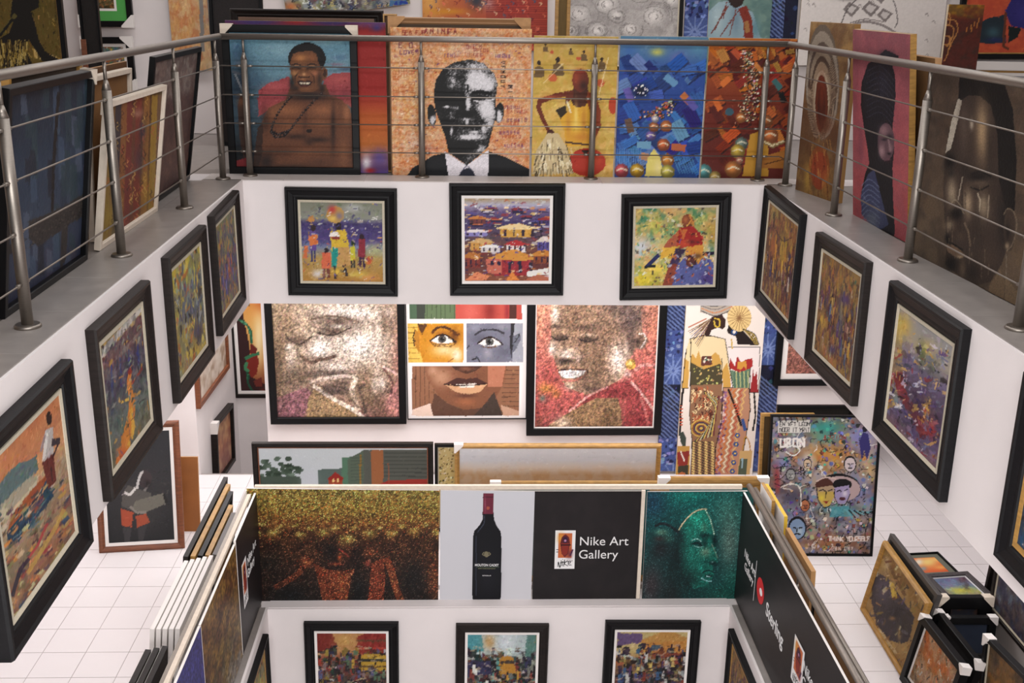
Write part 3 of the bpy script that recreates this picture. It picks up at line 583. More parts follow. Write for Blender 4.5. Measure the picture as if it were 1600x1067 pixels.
def a_right3(g):
    g.grad([(0, (150, 148, 150)), (.2, (166, 156, 140)), (.35, (110, 100, 130)), (.6, (86, 66, 90)), (.85, (90, 76, 110)), (1, (120, 90, 100))])
    g.poly([(1396, 492), (1408, 500), (1412, 620), (1384, 640)], (190, 160, 70), .5).blob(1412, 510, 12, 20, (214, 176, 70), .8).blob(1445, 545, 14, 12, (212, 180, 90), .7).blob(1440, 555, 7, 20, (84, 100, 60), .8).blob(1456, 575, 8, 18, (92, 100, 80), .7)
    g.curve([(1402, 585), (1412, 620), (1432, 650), (1446, 680)], 14, (130, 36, 44), .9).blob(1432, 635, 16, 22, (70, 46, 80), .7).blob(1447, 640, 5, 14, (214, 170, 60), .9).blob(1410, 588, 5, 7, (120, 40, 40), .9).blob(1400, 625, 5, 12, (110, 150, 170), .7).blob(1455, 670, 5, 14, (180, 40, 40), .9).blob(1425, 700, 20, 10, (96, 86, 140), .7)
    g.dabs(800, 6, .3, 1.0, .9, [(80, 60, 120), (210, 170, 90), (150, 40, 40), (196, 196, 206), (34, 28, 44), (110, 110, 140)], .38, (1380, 540, 1480, 740)); g.dabs(200, 6, .4, .8, .6)
    g.strokes(300, 8, 1.8, 26, ang=-1.0, spread=.9, pal=[(90, 70, 130), (220, 180, 90), (160, 44, 44), (200, 200, 206), (40, 34, 50)], pa=.2)
def a_right4(g):
    g.grad([(0, (70, 120, 130)), (.15, (150, 150, 140)), (.3, (60, 56, 70)), (.6, (44, 50, 72)), (1, (26, 54, 92))]); g.mottle(9, [(120, 110, 90), (30, 30, 50), (40, 90, 110)], .45)
    g.dabs(600, 8, .3, 1.5, .6, [(120, 100, 90), (30, 80, 120), (30, 26, 44), (190, 180, 170)], .4)
    g.strokes(300, 9, 2, 20, ang=PI/2, spread=.4, pal=[(140, 120, 100), (30, 90, 130), (120, 40, 40), (190, 180, 160)], pa=.15)
picture(fit([(1194,290),(1251,336),(1229,530),(1177,465)],'x',RX), 'black framed golden crowd painting nearest the far corner on the right atrium edge', a_right1, .09, .05, liner=.016, group=G1)
picture(fit([(1271,361),(1348,408),(1330,638),(1258,563)],'x',RX), 'dark framed ochre and violet crowd painting, second from far corner on right edge', a_right2, .09, .05, fm=M_ESP, liner=.018, group=G1)
picture(fit([(1384,437),(1500,511),(1466,789),(1365,675)],'x',RX), 'black framed lilac painting of figures in a red boat, right edge', a_right3, .1, .05, liner=.018, group=G1)
o_ = fit([(1561,558),(1690,640),(1660,990),(1532,842)],'x',RX)
picture((o_[0]-np.array([0, .16, 0]), o_[1], o_[2], .86, o_[4]), 'black framed dark blue harbour painting cut by the right image border', a_right4, .1, .05, liner=.022, lm=M_GLD, group=G1)

# ------------------------------------------------------------------ lower atrium edge, three facing and two oblique
def street(sky, a_, b_, c_, pal):
    def f(g):
        q = np.array(g.quad); x0, y0 = q[0]; x1, y1 = q[2][0], q[2][1]; W_ = q[1][0]-x0
        g.grad([(0, sky), (.22, sky), (.32, a_), (.55, b_), (1, c_)]); f.extra(g, x0, y0, W_)
        for k in range(420):
            x = x0+rng.uniform(0, W_); y = y0+rng.uniform(22, 112); c = np.array(pal[rng.integers(len(pal))], float)*rng.uniform(.35, 1.05)+rng.normal(0, 8, 3); a = rng.uniform(1, 3.6); b = rng.uniform(1.5, 7); t = rng.normal(0, 2)
            if rng.random() < np.interp(y-y0, [22, 45, 90], [.25, .8, 1]): g.poly([(x-a, y-b), (x+a+t, y-b*.8), (x+a, y+b), (x-a-t, y+b*.7)], c, .85)
        f.front(g, x0, y0, W_)
        for k in range(24): g.figure(x0+rng.uniform(0, W_), y0+rng.uniform(56, 100), rng.uniform(18, 28), pal[rng.integers(len(pal))], (50, 40, 46), (40, 28, 34))
        g.dabs(260, 5, .25, 0, .2, [(50, 40, 44), (206, 180, 140)], .3, (x0, y0+20, x0+W_, y0+110), .6); g.strokes(1300, 4, 1.4, 24, ang=PI/2, spread=.6); m_ = g.b.mean(2, keepdims=True); g.b = g.b*.78+m_*.16
    f.front = lambda *a: None; return f
def ex1(g, x, y, W_):
    g.poly([(x, y), (x+24, y), (x+34, y+22), (x, y+30)], (150, 40, 30)).poly([(x+64, y+5), (x+80, y), (x+W_, y), (x+W_, y+36), (x+60, y+32)], (168, 40, 30)).line([(x+60, y+24), (x+W_, y+24)], 3, (206, 60, 40)).line([(x+62, y+12), (x+W_, y+12)], 2, (120, 70, 40))
    g.blob(x+44, y+12, 16, 10, (222, 170, 80), .9).poly([(x+64, y+40), (x+74, y+33), (x+108, y+34), (x+114, y+46), (x+112, y+58), (x+66, y+58)], (206, 160, 34)).line([(x+70, y+44), (x+108, y+44)], 4, (60, 60, 50)).strokes(500, 8, 2, 24)
def ex2(g, x, y, W_):
    g.poly([(x, y), (x+22, y), (x+26, y+26), (x, y+30)], (70, 160, 170)).blob(x+34, y+12, 9, 12, (214, 160, 80), .9).blob(x+60, y+12, 14, 14, (214, 222, 226), 1).poly([(x+92, y), (x+W_, y), (x+W_, y+40), (x+88, y+34)], (90, 140, 130)).poly([(x+106, y+4), (x+W_, y), (x+W_, y+40), (x+108, y+40)], (190, 150, 60))
    g.poly([(x, y+46), (x+10, y+40), (x+36, y+42), (x+38, y+62), (x, y+66)], (60, 56, 100)).poly([(x+48, y+40), (x+54, y+34), (x+70, y+35), (x+76, y+60), (x+48, y+62)], (206, 140, 30)).line([(x, y+34), (x+50, y+33)], 4, (150, 170, 190)).strokes(500, 8, 2, 24)
def ex3(g, x, y, W_):
    g.poly([(x, y+2), (x+40, y+4), (x+40, y+18), (x, y+22)], (110, 80, 130)).poly([(x+36, y+14), (x+76, y-2), (x+W_, y+10), (x+W_, y+16), (x+40, y+20)], (206, 146, 60)).poly([(x+40, y+18), (x+W_, y+14), (x+W_, y+34), (x+42, y+34)], (214, 140, 50))
    for k in (48, 58, 70, 84, 96): g.line([(x+k, y+20), (x+k, y+30)], 3, (80, 40, 50))
    g.poly([(x+40, y+34), (x+W_, y+32), (x+W_, y+42), (x+30, y+42)], (160, 70, 44)).line([(x, y+34), (x+34, y+44)], 4, (200, 200, 200)).line([(x, y+48), (x+W_, y+46)], 5, (190, 100, 60)).strokes(500, 8, 2, 24)
s1 = street((206, 140, 80), (150, 60, 40), (110, 70, 60), (150, 140, 130), [(150, 120, 120), (90, 120, 90), (220, 214, 210), (60, 40, 40), (206, 160, 50), (190, 60, 40), (90, 90, 140)]); s1.extra = ex1; s1.front = lambda g, x, y, W_: (g.poly([(x+64, y+40), (x+74, y+33), (x+108, y+34), (x+114, y+46), (x+112, y+58), (x+66, y+58)], (206, 160, 34)), g.line([(x+70, y+43), (x+108, y+43)], 5, (60, 60, 50)), g.line([(x+66, y+52), (x+112, y+52)], 2, (120, 84, 30)))
s2 = street((180, 196, 196), (150, 150, 130), (100, 100, 100), (150, 150, 120), [(60, 60, 100), (90, 160, 150), (220, 220, 210), (206, 150, 40), (40, 40, 40), (150, 60, 50)]); s2.extra = ex2; s2.front = lambda g, x, y, W_: (g.poly([(x, y+46), (x+10, y+40), (x+36, y+42), (x+38, y+62), (x, y+66)], (60, 56, 100)), g.poly([(x+48, y+40), (x+54, y+34), (x+70, y+35), (x+76, y+60), (x+48, y+62)], (206, 140, 30)), g.line([(x+52, y+44), (x+72, y+44)], 4, (80, 60, 50)))
s3 = street((206, 180, 110), (180, 120, 60), (110, 80, 80), (140, 80, 60), [(220, 190, 90), (60, 100, 150), (200, 196, 190), (40, 34, 40), (160, 60, 40), (90, 60, 110)]); s3.extra = ex3
G2 = 'framed street scenes below the lower railing'
picture(fit([(474,975),(626,975),(620,1142),(480,1142)],'y',-.05), 'black framed street painting with a yellow taxi, lower edge beneath the bronze crowd print', s1, .085, .05, liner=.022, lm=M_WHT, group=G2)
picture(fit([(711,978),(857,978),(853,1142),(712,1142)],'y',-.05), 'dark brown framed street painting with an orange bus, lower edge beneath the bottle print', s2, .08, .05, fm=M_ESP, liner=.022, lm=M_WHT, group=G2)
picture(fit([(944,973),(1094,973),(1084,1142),(940,1142)],'y',-.05), 'black framed painting of ochre market sheds, lower edge beneath the gallery name print', s3, .085, .05, liner=.022, lm=M_WHT, group=G2)
picture((np.array([.05, -1.10, LZ-.98]), np.array([0, 1., 0]), np.array([0, 0, 1.]), .85, .9), 'black and gold framed painting seen edge on below the lower left banner', a_left2, .09, .05, liner=.022, lm=M_GLD, group=G2)
picture((np.array([AW-.05, -.18, LZ-.98]), np.array([0, -1., 0]), np.array([0, 0, 1.]), .85, .88), 'black framed ochre painting seen edge on below the lower right banner', a_right2, .09, .05, liner=.022, lm=M_GLD, group=G2)

# ================================================================== pictures standing behind the railing of the upper gallery
def flat(c, d=None, n=.05):
    def f(g):
        g.grad([(0, c), (1, d or c)]); g.grain(n, 3)
    f.low = True; return f
def a_man(g):
    g.grad([(0, (92, 140, 160)), (.3, (104, 142, 158)), (.5, (70, 96, 110)), (1, (30, 40, 50))])
    g.blob(440, 78, 40, 14, (136, 172, 184), .8).blob(500, 62, 30, 9, (140, 170, 176), .7).blob(535, 95, 26, 10, (120, 156, 170), .8).blob(372, 82, 12, 16, (66, 104, 134), .8).blob(372, 130, 26, 36, (30, 48, 66), .9).blob(400, 125, 16, 14, (60, 92, 116), .7).blob(372, 245, 18, 30, (16, 22, 26), .9).blob(530, 90, 12, 4, (70, 104, 140), .6).blob(540, 108, 12, 2.5, (60, 70, 100), .7).blob(525, 101, 12, 2, (150, 90, 110), .6)
    g.strokes(900, 9, 3, 16)
    P = (160, 68, 72)
    g.poly([(404, 182), (404, 142), (420, 130), (452, 120), (458, 150), (420, 172)], P).poly([(505, 124), (520, 115), (548, 113), (550, 168), (536, 160), (505, 145)], P).blob(430, 136, 16, 6, (190, 92, 92), .7).blob(530, 124, 16, 7, (186, 90, 86), .7).blob(540, 150, 8, 12, (130, 50, 60), .7).blob(412, 168, 6, 12, (130, 50, 56), .7)
    g.poly([(366, 252), (388, 245), (394, 269), (366, 269)], (132, 36, 42)); g.strokes(400, 5, 2.5, 22, box=(400, 110, 552, 182))
    S, D, Hh = (112, 68, 44), (48, 28, 22), (168, 108, 68)
    g.poly([(455, 132), (508, 132), (516, 150), (534, 156), (547, 172), (552, 210), (556, 269), (400, 269), (402, 222), (407, 196), (420, 168), (446, 156)], S)
    g.poly([(403, 200), (412, 190), (410, 240), (402, 269), (394, 269)], (62, 38, 28)).poly([(376, 150), (386, 152), (390, 200), (382, 250), (374, 210), (372, 165)], (70, 44, 32)).blob(379, 158, 7, 9, (128, 82, 54), .9).line([(368, 116), (382, 148)], 3, (120, 124, 130)).line([(364, 112), (376, 116)], 4, (80, 86, 96)).blob(375, 100, 5, 6, (110, 120, 130), .6)
    g.blob(482, 150, 28, 7, (30, 22, 24), .95).blob(450, 172, 24, 9, Hh, .7).blob(452, 196, 16, 10, (150, 94, 60), .6).blob(505, 172, 20, 9, Hh, .7).blob(500, 192, 14, 9, (150, 96, 62), .6).blob(541, 176, 6, 16, (170, 112, 74), .8).blob(520, 200, 3.5, 34, (44, 26, 22), .85).blob(476, 190, 4, 26, (84, 50, 36), .6).blob(462, 213, 18, 4, D, .75).blob(497, 218, 18, 4, D, .85).blob(483, 222, 6, 5, D, .6).blob(440, 236, 24, 10, (92, 54, 36), .8).blob(478, 238, 20, 8, (136, 84, 54), .6).blob(416, 252, 12, 14, (36, 22, 20), .85).blob(455, 264, 36, 7, (40, 26, 22), .9).blob(500, 255, 20, 9, (90, 54, 38), .7).blob(536, 240, 7, 24, (142, 92, 60), .7).blob(551, 230, 3, 30, (60, 38, 30), .7).ell(483, 204, 4.5, 3.2, (36, 18, 16)).blob(415, 190, 5, 16, (70, 42, 30), .8).blob(428, 176, 5, 8, (150, 96, 62), .6)
    g.ell(479.5, 92, 29.5, 25, (22, 18, 20)).ell(506.5, 115, 5, 9.5, (120, 76, 48)).ell(507, 115, 2.5, 6, (70, 42, 30))
    g.poly([(454, 96), (458, 85), (467, 81), (487, 80.5), (494, 85), (497, 98), (501, 106), (505, 113), (504, 126), (498, 138), (491, 143), (471, 143), (462, 137), (457, 126), (453, 108)], (118, 74, 46))
    g.blob(470, 91, 11, 6, (186, 124, 70), .9).blob(488, 90, 6, 6, (150, 92, 54), .8).blob(460, 115, 5, 4.5, (180, 128, 78), .9).blob(492, 115, 6.5, 4.5, (178, 112, 78), .9).blob(499, 125, 4, 12, (66, 46, 36), .9).blob(456, 130, 4, 10, (34, 28, 26), .95).blob(462, 138, 5, 4, (40, 30, 28), .8).blob(478, 140, 8, 2.5, (140, 94, 64), .8).blob(503, 138, 4, 6, (40, 28, 28), .9)
    g.blob(474.5, 107, 2.2, 6, (150, 100, 62), .8).blob(462.5, 105, 8, 3.4, (64, 40, 30), .8).blob(486, 105, 8, 3.4, (64, 40, 30), .8).curve([(455, 102), (462, 100.4), (470, 102.4)], 1.8, (30, 20, 18), .9).curve([(480, 102), (487, 100.4), (495, 102)], 1.8, (30, 20, 18), .9).curve([(456, 107.5), (462, 105.6), (469, 107.6)], 1.5, (20, 12, 12)).curve([(480, 107.6), (486, 105.6), (493, 107.4)], 1.5, (20, 12, 12)).curve([(458, 104), (463, 102.8), (468, 104)], 1.1, (176, 124, 84), .8).curve([(482, 104), (487, 102.8), (492, 104)], 1.1, (176, 124, 84), .8).curve([(457, 110.5), (463, 111.5), (468, 110)], 1, (160, 108, 72), .7).curve([(482, 110), (487, 111.5), (492, 110.5)], 1, (160, 108, 72), .7)
    g.blob(474.8, 116.5, 3.2, 2.6, (214, 160, 108), .95).blob(468.5, 118, 3, 2.2, (150, 98, 62), .8).blob(481, 118, 3, 2.2, (150, 98, 62), .8).curve([(466, 119.5), (470, 121.4), (475, 120.4), (480, 121.4), (484, 119.5)], 1.6, (44, 24, 20), .9).blob(473, 124, 4, 1.6, (176, 122, 86), .8).curve([(465, 115), (461, 121), (462, 129)], 1.4, (60, 36, 28), .8).curve([(486, 115), (491, 122), (490, 130)], 1.4, (60, 36, 28), .8)
    g.poly([(463.5, 127), (470, 126), (476, 127), (482, 126), (489, 127.5), (485, 133), (479, 136.5), (471, 136), (466, 132)], (58, 26, 24)).poly([(467, 128.6), (485, 128.8), (481, 132.4), (471, 132.2)], (206, 192, 168)).line([(473.6, 128.5), (473.6, 132)], .8, (90, 64, 54), .8).line([(478.2, 128.5), (478.2, 132)], .8, (90, 64, 54), .8).blob(476, 134.6, 6, 1.4, (120, 66, 52), .9)
    def chain(pts, n):
        for k in range(n):
            t = k/(n-1)*(len(pts)-1); i = min(int(t), len(pts)-2); f_ = t-i; x = pts[i][0]*(1-f_)+pts[i+1][0]*f_; y = pts[i][1]*(1-f_)+pts[i+1][1]*f_
            g.ell(x, y, 2.4, 2.0, (28, 18, 20), n=9).ell(x-.5, y-.6, .8, .8, (130, 110, 104), .8, n=6)
    chain([(455, 151), (446, 161), (435, 176), (426, 194), (424, 206), (430, 214)], 19); chain([(502, 146), (488, 160), (475, 174), (463, 190), (452, 204), (444, 212), (432, 214)], 24); chain([(425, 206), (436, 210), (450, 204)], 8)
    g.grain(.06, 1); g.strokes(700, 3, 1.2, 10, box=(400, 150, 556, 269))
def a_stencil(g):
    g.grad([(0, (206, 140, 84)), (.25, (216, 150, 80)), (.6, (216, 158, 88)), (1, (200, 112, 52))])
    g.blob(640, 110, 20, 40, (226, 190, 120), .8).blob(650, 62, 24, 8, (220, 200, 190), .8).blob(728, 76, 22, 8, (216, 196, 190), .8).blob(650, 225, 22, 14, (216, 196, 186), .9).blob(800, 130, 12, 24, (222, 206, 196), .7).blob(800, 235, 16, 12, (214, 160, 150), .9).blob(660, 100, 12, 16, (222, 204, 196), .6).blob(790, 170, 12, 14, (222, 120, 60), .7).blob(672, 232, 14, 8, (176, 50, 36), .8).blob(640, 165, 12, 20, (226, 186, 110), .7).blob(800, 205, 16, 10, (200, 90, 40), .8).blob(775, 222, 12, 10, (206, 96, 40), .8)
    g.dabs(500, 4, .5, 0, .5, [(226, 206, 190), (206, 100, 44), (232, 190, 110), (150, 60, 60)], .4); g.mottle(5, [(226, 180, 106), (200, 104, 54), (226, 206, 190)], .45); g.mottle(2.5, [(206, 110, 60), (230, 200, 160)], .4); g.strokes(1200, 5, 1.4, 30, ang=0, pal=[(180, 60, 40), (110, 60, 110), (230, 210, 190)], pa=.25)
    R_ = (140, 46, 54)
    g.word('sea fJp4', 629, 48, 7, (160, 50, 44), .8).word('AmImpa', 664, 46, 8, R_, .9, 9).word('e.o t', 624, 67, 8, (120, 40, 80), .8, 8).word('lowes', 626, 79, 6, (110, 40, 100), .8, 6)
    for k in range(9): g.word(''.join('abcdehnorstu'[rng.integers(12)] for _ in range(5)), 680+rng.uniform(0, 110), 60+rng.uniform(0, 28), 5, [(150, 60, 60), (110, 60, 120), (222, 190, 160)][k % 3], .6, 5)
    for i, t in enumerate(['ne rel', 'ar 25m', 'uro h']): g.word(t, 615+i*12, 150-(i % 2)*4, 9, (200, 116, 62), .75, 8.5, (0, -1), (1, 0))
    g.word('VEMODY', 789, 96, 7, (36, 24, 28), .95, 7.4, (0, 1), (-1, 0)); g.word('M13', 800, 134, 7, (36, 24, 28), .95, 8, (0, 1), (-1, 0))
    for k in range(12): g.word(''.join('abcdehnorstu'[rng.integers(12)] for _ in range(6)), 777+rng.uniform(0, 16), 152+k*6.6, 4.6, [(176, 70, 50), (214, 140, 90), (110, 50, 110)][k % 3], .6, 5.4)
    g.poly([(637, 273), (645, 262), (676, 243), (696, 238), (730, 262), (764, 236), (790, 245), (828, 264), (829, 276), (637, 276)], (20, 22, 28))
    g.poly([(695, 236), (729, 258), (764, 233), (762, 276), (701, 276)], (222, 216, 222)).poly([(715, 276), (724, 263), (736, 262), (744, 276)], (44, 48, 66)).line([(729, 258), (720, 268)], 1.2, (120, 120, 140)).line([(729, 258), (740, 267)], 1.2, (120, 120, 140))
    head = [(681, 126), (692, 108), (710, 97.5), (735, 93), (756, 99), (772, 115), (777, 131), (774, 156), (774, 185), (767, 210), (763, 228), (749, 242), (729.5, 258), (701, 238), (695.6, 213), (688.5, 194), (679.6, 169), (678, 144)]
    h = Art(g.quad, g.W, g.H, (0, 0, 0)); h.poly(head, (255, 255, 255)).ell(675, 180, 7, 17, (255, 255, 255), rot=-.1).ell(780, 176, 7, 16, (255, 255, 255), rot=.1); mask = h.b[..., 0] > 128
    t = Art(g.quad, g.W, g.H, (70, 70, 70)); K, L = (5, 5, 5), (235, 235, 235)
    t.blob(745, 126, 18, 15, L, 1).blob(764, 132, 8, 10, (200, 200, 200), .8).blob(715, 112, 14, 7, (120, 120, 120), .8).blob(740, 104, 22, 7, (130, 130, 130), .9).blob(770, 118, 6, 10, (110, 110, 110), .9).blob(705, 128, 10, 8, (130, 130, 130), .9).blob(690, 140, 9, 26, (20, 20, 20), .9).blob(722, 120, 8, 14, (60, 60, 60), .8)
    t.blob(701, 158, 20, 10, K, .95).blob(698, 167, 5, 2, L, .9).blob(712, 168, 8, 3, (120, 120, 120), .8).line([(737, 146), (750, 143), (768, 147)], 6, K, .95).blob(750, 153.5, 13, 4, K, .95).curve([(740, 157), (752, 159), (772, 155)], 2, L, .9).line([(700, 146), (712, 143), (725, 147)], 4, K, .9)
    t.line([(731, 132), (731, 144)], 2.4, K, .9).blob(731, 160, 3.2, 12, L, .95).blob(724, 165, 4, 12, (20, 20, 20), .8).blob(760, 170, 12, 13, L, 1).blob(765, 190, 6, 18, (160, 160, 160), .8).blob(704, 181, 9, 7, (120, 120, 120), .8).blob(729, 178, 15, 4.5, K, 1).blob(729, 186, 10, 3, (130, 130, 130), .8).line([(740, 170), (748, 179), (755, 192)], 2.4, K, .95).line([(720, 172), (712, 182), (708, 192)], 2.4, K, .8).blob(730, 190, 2.4, 3, L, .9)
    t.curve([(711, 198), (722, 196), (731, 198), (740, 196), (753, 198)], 3, K).blob(732, 205, 18, 3, (80, 80, 80), .9).blob(742, 206, 6, 2, (190, 190, 190), .8).blob(735, 214, 18, 4.5, (210, 210, 210), .9).blob(728, 228, 28, 7, K, 1).blob(705, 205, 2, 6, L, .9).blob(755, 200, 3, 6, (210, 210, 210), .8).blob(697, 205, 7, 26, K, .9).blob(752, 232, 9, 8, (150, 150, 150), .8).blob(735, 246, 12, 6, (100, 100, 100), .8).blob(714, 242, 10, 8, K, .9).blob(768, 215, 5, 12, (60, 60, 60), .8)
    t.blob(675, 170, 5, 10, K, 1).blob(677, 188, 4, 7, (200, 200, 200), .9).blob(683, 194, 4, 5, K, .9).blob(780, 166, 5, 8, K, .9).blob(779, 182, 4, 9, (230, 230, 230), .95).blob(775, 176, 1.5, 16, K, .9)
    nz = t.field(2.2)*.6+rng.random((g.H, g.W))*.4; v = t.b[..., 0]; thr = 60+nz*90; o = 24+190/(1+np.exp(-(v-thr)/13.0)); edge = o[..., None]*np.array([1, .985, 1.0])
    g.b[mask] = edge[mask]; g.grain(.07)
def a_market(g):
    g.grad([(0, (206, 168, 96)), (.25, (206, 164, 70)), (.6, (222, 178, 88)), (1, (224, 178, 100))]); g.mottle(8, [(226, 200, 130), (200, 150, 50), (190, 168, 60)], .4); g.strokes(900, 6, 2, 16)
    for x, y, r in ((843, 106, 8), (872, 102, 9), (853, 74, 4), (940, 98, 6), (912, 86, 5), (892, 80, 3.5)):
        g.ell(x, y-r*.9, r*.42, r*.5, (60, 40, 26)).poly([(x-r, y+r*2), (x-r*.8, y), (x, y-r*.4), (x+r*.9, y+r*.2), (x+r*1.1, y+r*1.8)], (106, 80, 50), .85)
    g.ell(864, 122, 7, 6, (206, 100, 50)).ell(938, 130, 6, 6, (206, 96, 50)).ell(863, 82, 3, 3, (200, 90, 50)).ell(904, 92, 4, 3, (200, 90, 50)).ell(957, 165, 7, 13, (196, 70, 34)).line([(880, 100), (850, 130)], 1, (236, 214, 160)).line([(935, 150), (950, 90)], 1, (240, 220, 170))
    g.poly([(886, 140), (893, 158), (888, 176), (872, 178), (882, 205), (884, 228), (920, 228), (932, 200), (934, 160), (916, 150)], (226, 172, 44))
    g.blob(900, 196, 18, 8, (236, 196, 84), .8).blob(908, 214, 16, 7, (206, 130, 40), .7).poly([(891, 150), (906, 146), (912, 160), (902, 168), (895, 164)], (70, 34, 20)).poly([(868, 172), (884, 164), (886, 176), (876, 186), (872, 178)], (60, 44, 22))
    A = (124, 50, 24)
    g.line([(888, 146), (868, 150), (845, 158)], 8, A).line([(845, 156), (842, 168), (848, 184), (858, 204)], 8, A, 1, 6).ell(861, 208, 6, 6, (84, 34, 20)).line([(928, 156), (934, 174), (934, 196), (926, 214)], 9, (150, 66, 30)).blob(860, 152, 12, 2.5, (190, 96, 50), .8)
    g.poly([(896, 136), (918, 136), (920, 156), (914, 166), (902, 168), (893, 158)], (84, 38, 22)).poly([(885, 144), (896, 140), (896, 152), (884, 164)], (116, 50, 26)).poly([(918, 142), (930, 150), (932, 170), (922, 176), (916, 156)], (150, 70, 34))
    g.blob(900, 180, 3, 20, (246, 220, 130), .7).blob(912, 190, 4, 22, (190, 120, 36), .6).blob(888, 196, 4, 18, (200, 130, 40), .6).line([(886, 158), (892, 176)], 2.5, (236, 226, 190), .9)
    g.ell(907, 126, 13, 18, (120, 48, 24)).blob(900, 122, 6, 10, (176, 76, 40), .7).blob(912, 134, 6, 7, (60, 26, 18), .9).blob(906, 112, 9, 4, (170, 60, 36), .7).line([(884, 222), (920, 226)], 3, (90, 60, 40))
    g.ell(917, 253, 29, 22, (186, 52, 28)).blob(930, 248, 12, 10, (206, 80, 40), .8).poly([(908, 234), (922, 234), (914, 244)], (60, 30, 20))
    g.poly([(856, 208), (872, 208), (884, 226), (896, 270), (832, 272), (838, 236), (848, 220)], (206, 184, 140))
    for k in range(110):
        x = rng.uniform(838, 892); t = abs(x-864)/28; y = rng.uniform(214+t*16, 268); g.line([(x, y), (x+(x-864)*.12, y+rng.uniform(6, 14))], 1.4, [(240, 230, 200), (70, 56, 40), (226, 210, 160), (130, 110, 70)][k % 4], .9)
    g.strokes(500, 4, 1.4, 14)
def blocks(g, x0, x1, y0, y1, pal, n, big=16, dark=(14, 20, 60)):
    for k in range(n):
        t = k/n; x = rng.uniform(x0, x1); y = rng.uniform(y0, y1); l = rng.uniform(.5, 1)*big; h = l*rng.uniform(.45, .7); a = rng.choice([-.7, -.5, .8, 1.1, -.2])
        c = np.array(pal[rng.integers(len(pal))], float)+rng.normal(0, 10, 3); d = np.array([math.cos(a), math.sin(a)]); e = np.array([-d[1], d[0]]); p = np.array([x, y])
        g.poly([p-d*l-e*h+2, p+d*l-e*h+2, p+d*l+e*h+2, p-d*l+e*h+2], dark, .55).poly([p-d*l-e*h, p+d*l-e*h, p+d*l+e*h, p-d*l+e*h], c)
        for s_ in (-.4, .1, .5): g.line([p-d*l+e*h*s_, p+d*l+e*h*s_], .8, c*.72, .7)
def ball(g, x, y, r, c):
    c = np.array(c, float); g.ell(x, y, r, r, c*.6).blob(x-r*.2, y-r*.2, r*.6, r*.6, np.clip(c*1.15+15, 0, 245), .95).curve([(x-r*.7, y), (x, y-r*.3), (x+r*.7, y)], r*.2, (230, 220, 190), .6)
def beads(g, pts, n, sp, pal, r=1.5):
    for k in range(n):
        t = rng.random()*(len(pts)-1); i = int(t); f_ = t-i; x = pts[i][0]*(1-f_)+pts[i+1][0]*f_+rng.normal(0, sp*(.3+.7*t/len(pts))); y = pts[i][1]*(1-f_)+pts[i+1][1]*f_+rng.normal(0, 2)
        g.ell(x+.6, y+.6, r*1.2, r*1.2, (30, 20, 16), .8, n=7).ell(x, y, r, r, np.array(pal[rng.integers(len(pal))], float)+rng.normal(0, 12, 3), n=7)
def a_blue(g):
    g.grad([(0, (96, 140, 170)), (.12, (80, 124, 170)), (.25, (44, 84, 160)), (.7, (30, 62, 140)), (1, (40, 80, 150))])
    g.blob(1020, 66, 18, 6, (140, 176, 180), .7).blob(1027, 82, 10, 6, (206, 200, 90), .9).blob(985, 80, 12, 8, (60, 110, 180), .8).blob(1060, 92, 12, 10, (110, 110, 180), .8).blob(1090, 76, 12, 10, (90, 150, 180), .8); g.strokes(300, 9, 3, 20)
    blocks(g, 962, 1100, 98, 262, [(44, 84, 176), (34, 66, 150), (56, 108, 190), (40, 76, 166), (28, 52, 130), (90, 140, 190)], 80, 17)
    for x, y, a, c in ((983, 148, 1.2, (110, 96, 180)), (1073, 155, .8, (196, 116, 60)), (1048, 126, .7, (100, 150, 190)), (1080, 162, .9, (96, 90, 170)), (984, 196, 1.3, (110, 84, 70)), (1006, 226, .05, (110, 160, 190)), (1060, 230, .1, (186, 100, 60)), (1010, 245, .3, (190, 140, 100))):
        d = np.array([math.cos(a), math.sin(a)])*11; e = np.array([-d[1], d[0]])*.5; p = np.array([x, y]); g.poly([p-d-e, p+d-e, p+d+e, p-d+e], c)
    for k in range(12): x = 962+k*3.6; g.line([(x, 232), (x-1, 262)], 1.6, (90, 140, 200), .9)
    for k in range(8): x = 1052+k*4; g.line([(x, 246), (x+10, 270)], 1.5, (80, 150, 190), .8)
    g.blob(1001, 142, 12, 10, (16, 20, 40), .9); g.dots(26, .9, [(220, 220, 220)], (990, 132, 1013, 152))
    beads(g, [(1050, 155), (1040, 168), (1026, 178), (1020, 184)], 130, 12, [(170, 120, 90), (214, 190, 160), (120, 80, 60), (200, 90, 50)]); g.poly([(1012, 246), (1022, 232), (1032, 246), (1036, 275), (1008, 275)], (222, 206, 110)).blob(1028, 262, 6, 12, (230, 214, 150), .8)
    for x, y, r, c in ((972, 266, 11, (206, 80, 90)), (996, 266, 11, (214, 160, 30)), (1043, 250, 10, (214, 130, 40)), (1017, 212, 8, (120, 96, 170)), (1041, 197, 9, (214, 120, 60)), (1022, 198, 8, (190, 110, 60)), (1037, 226, 10, (200, 100, 50)), (1043, 268, 11, (206, 190, 80)), (1024, 186, 6, (190, 180, 190))): ball(g, x, y, r, c)
    g.strokes(500, 4, 1.3, 12)
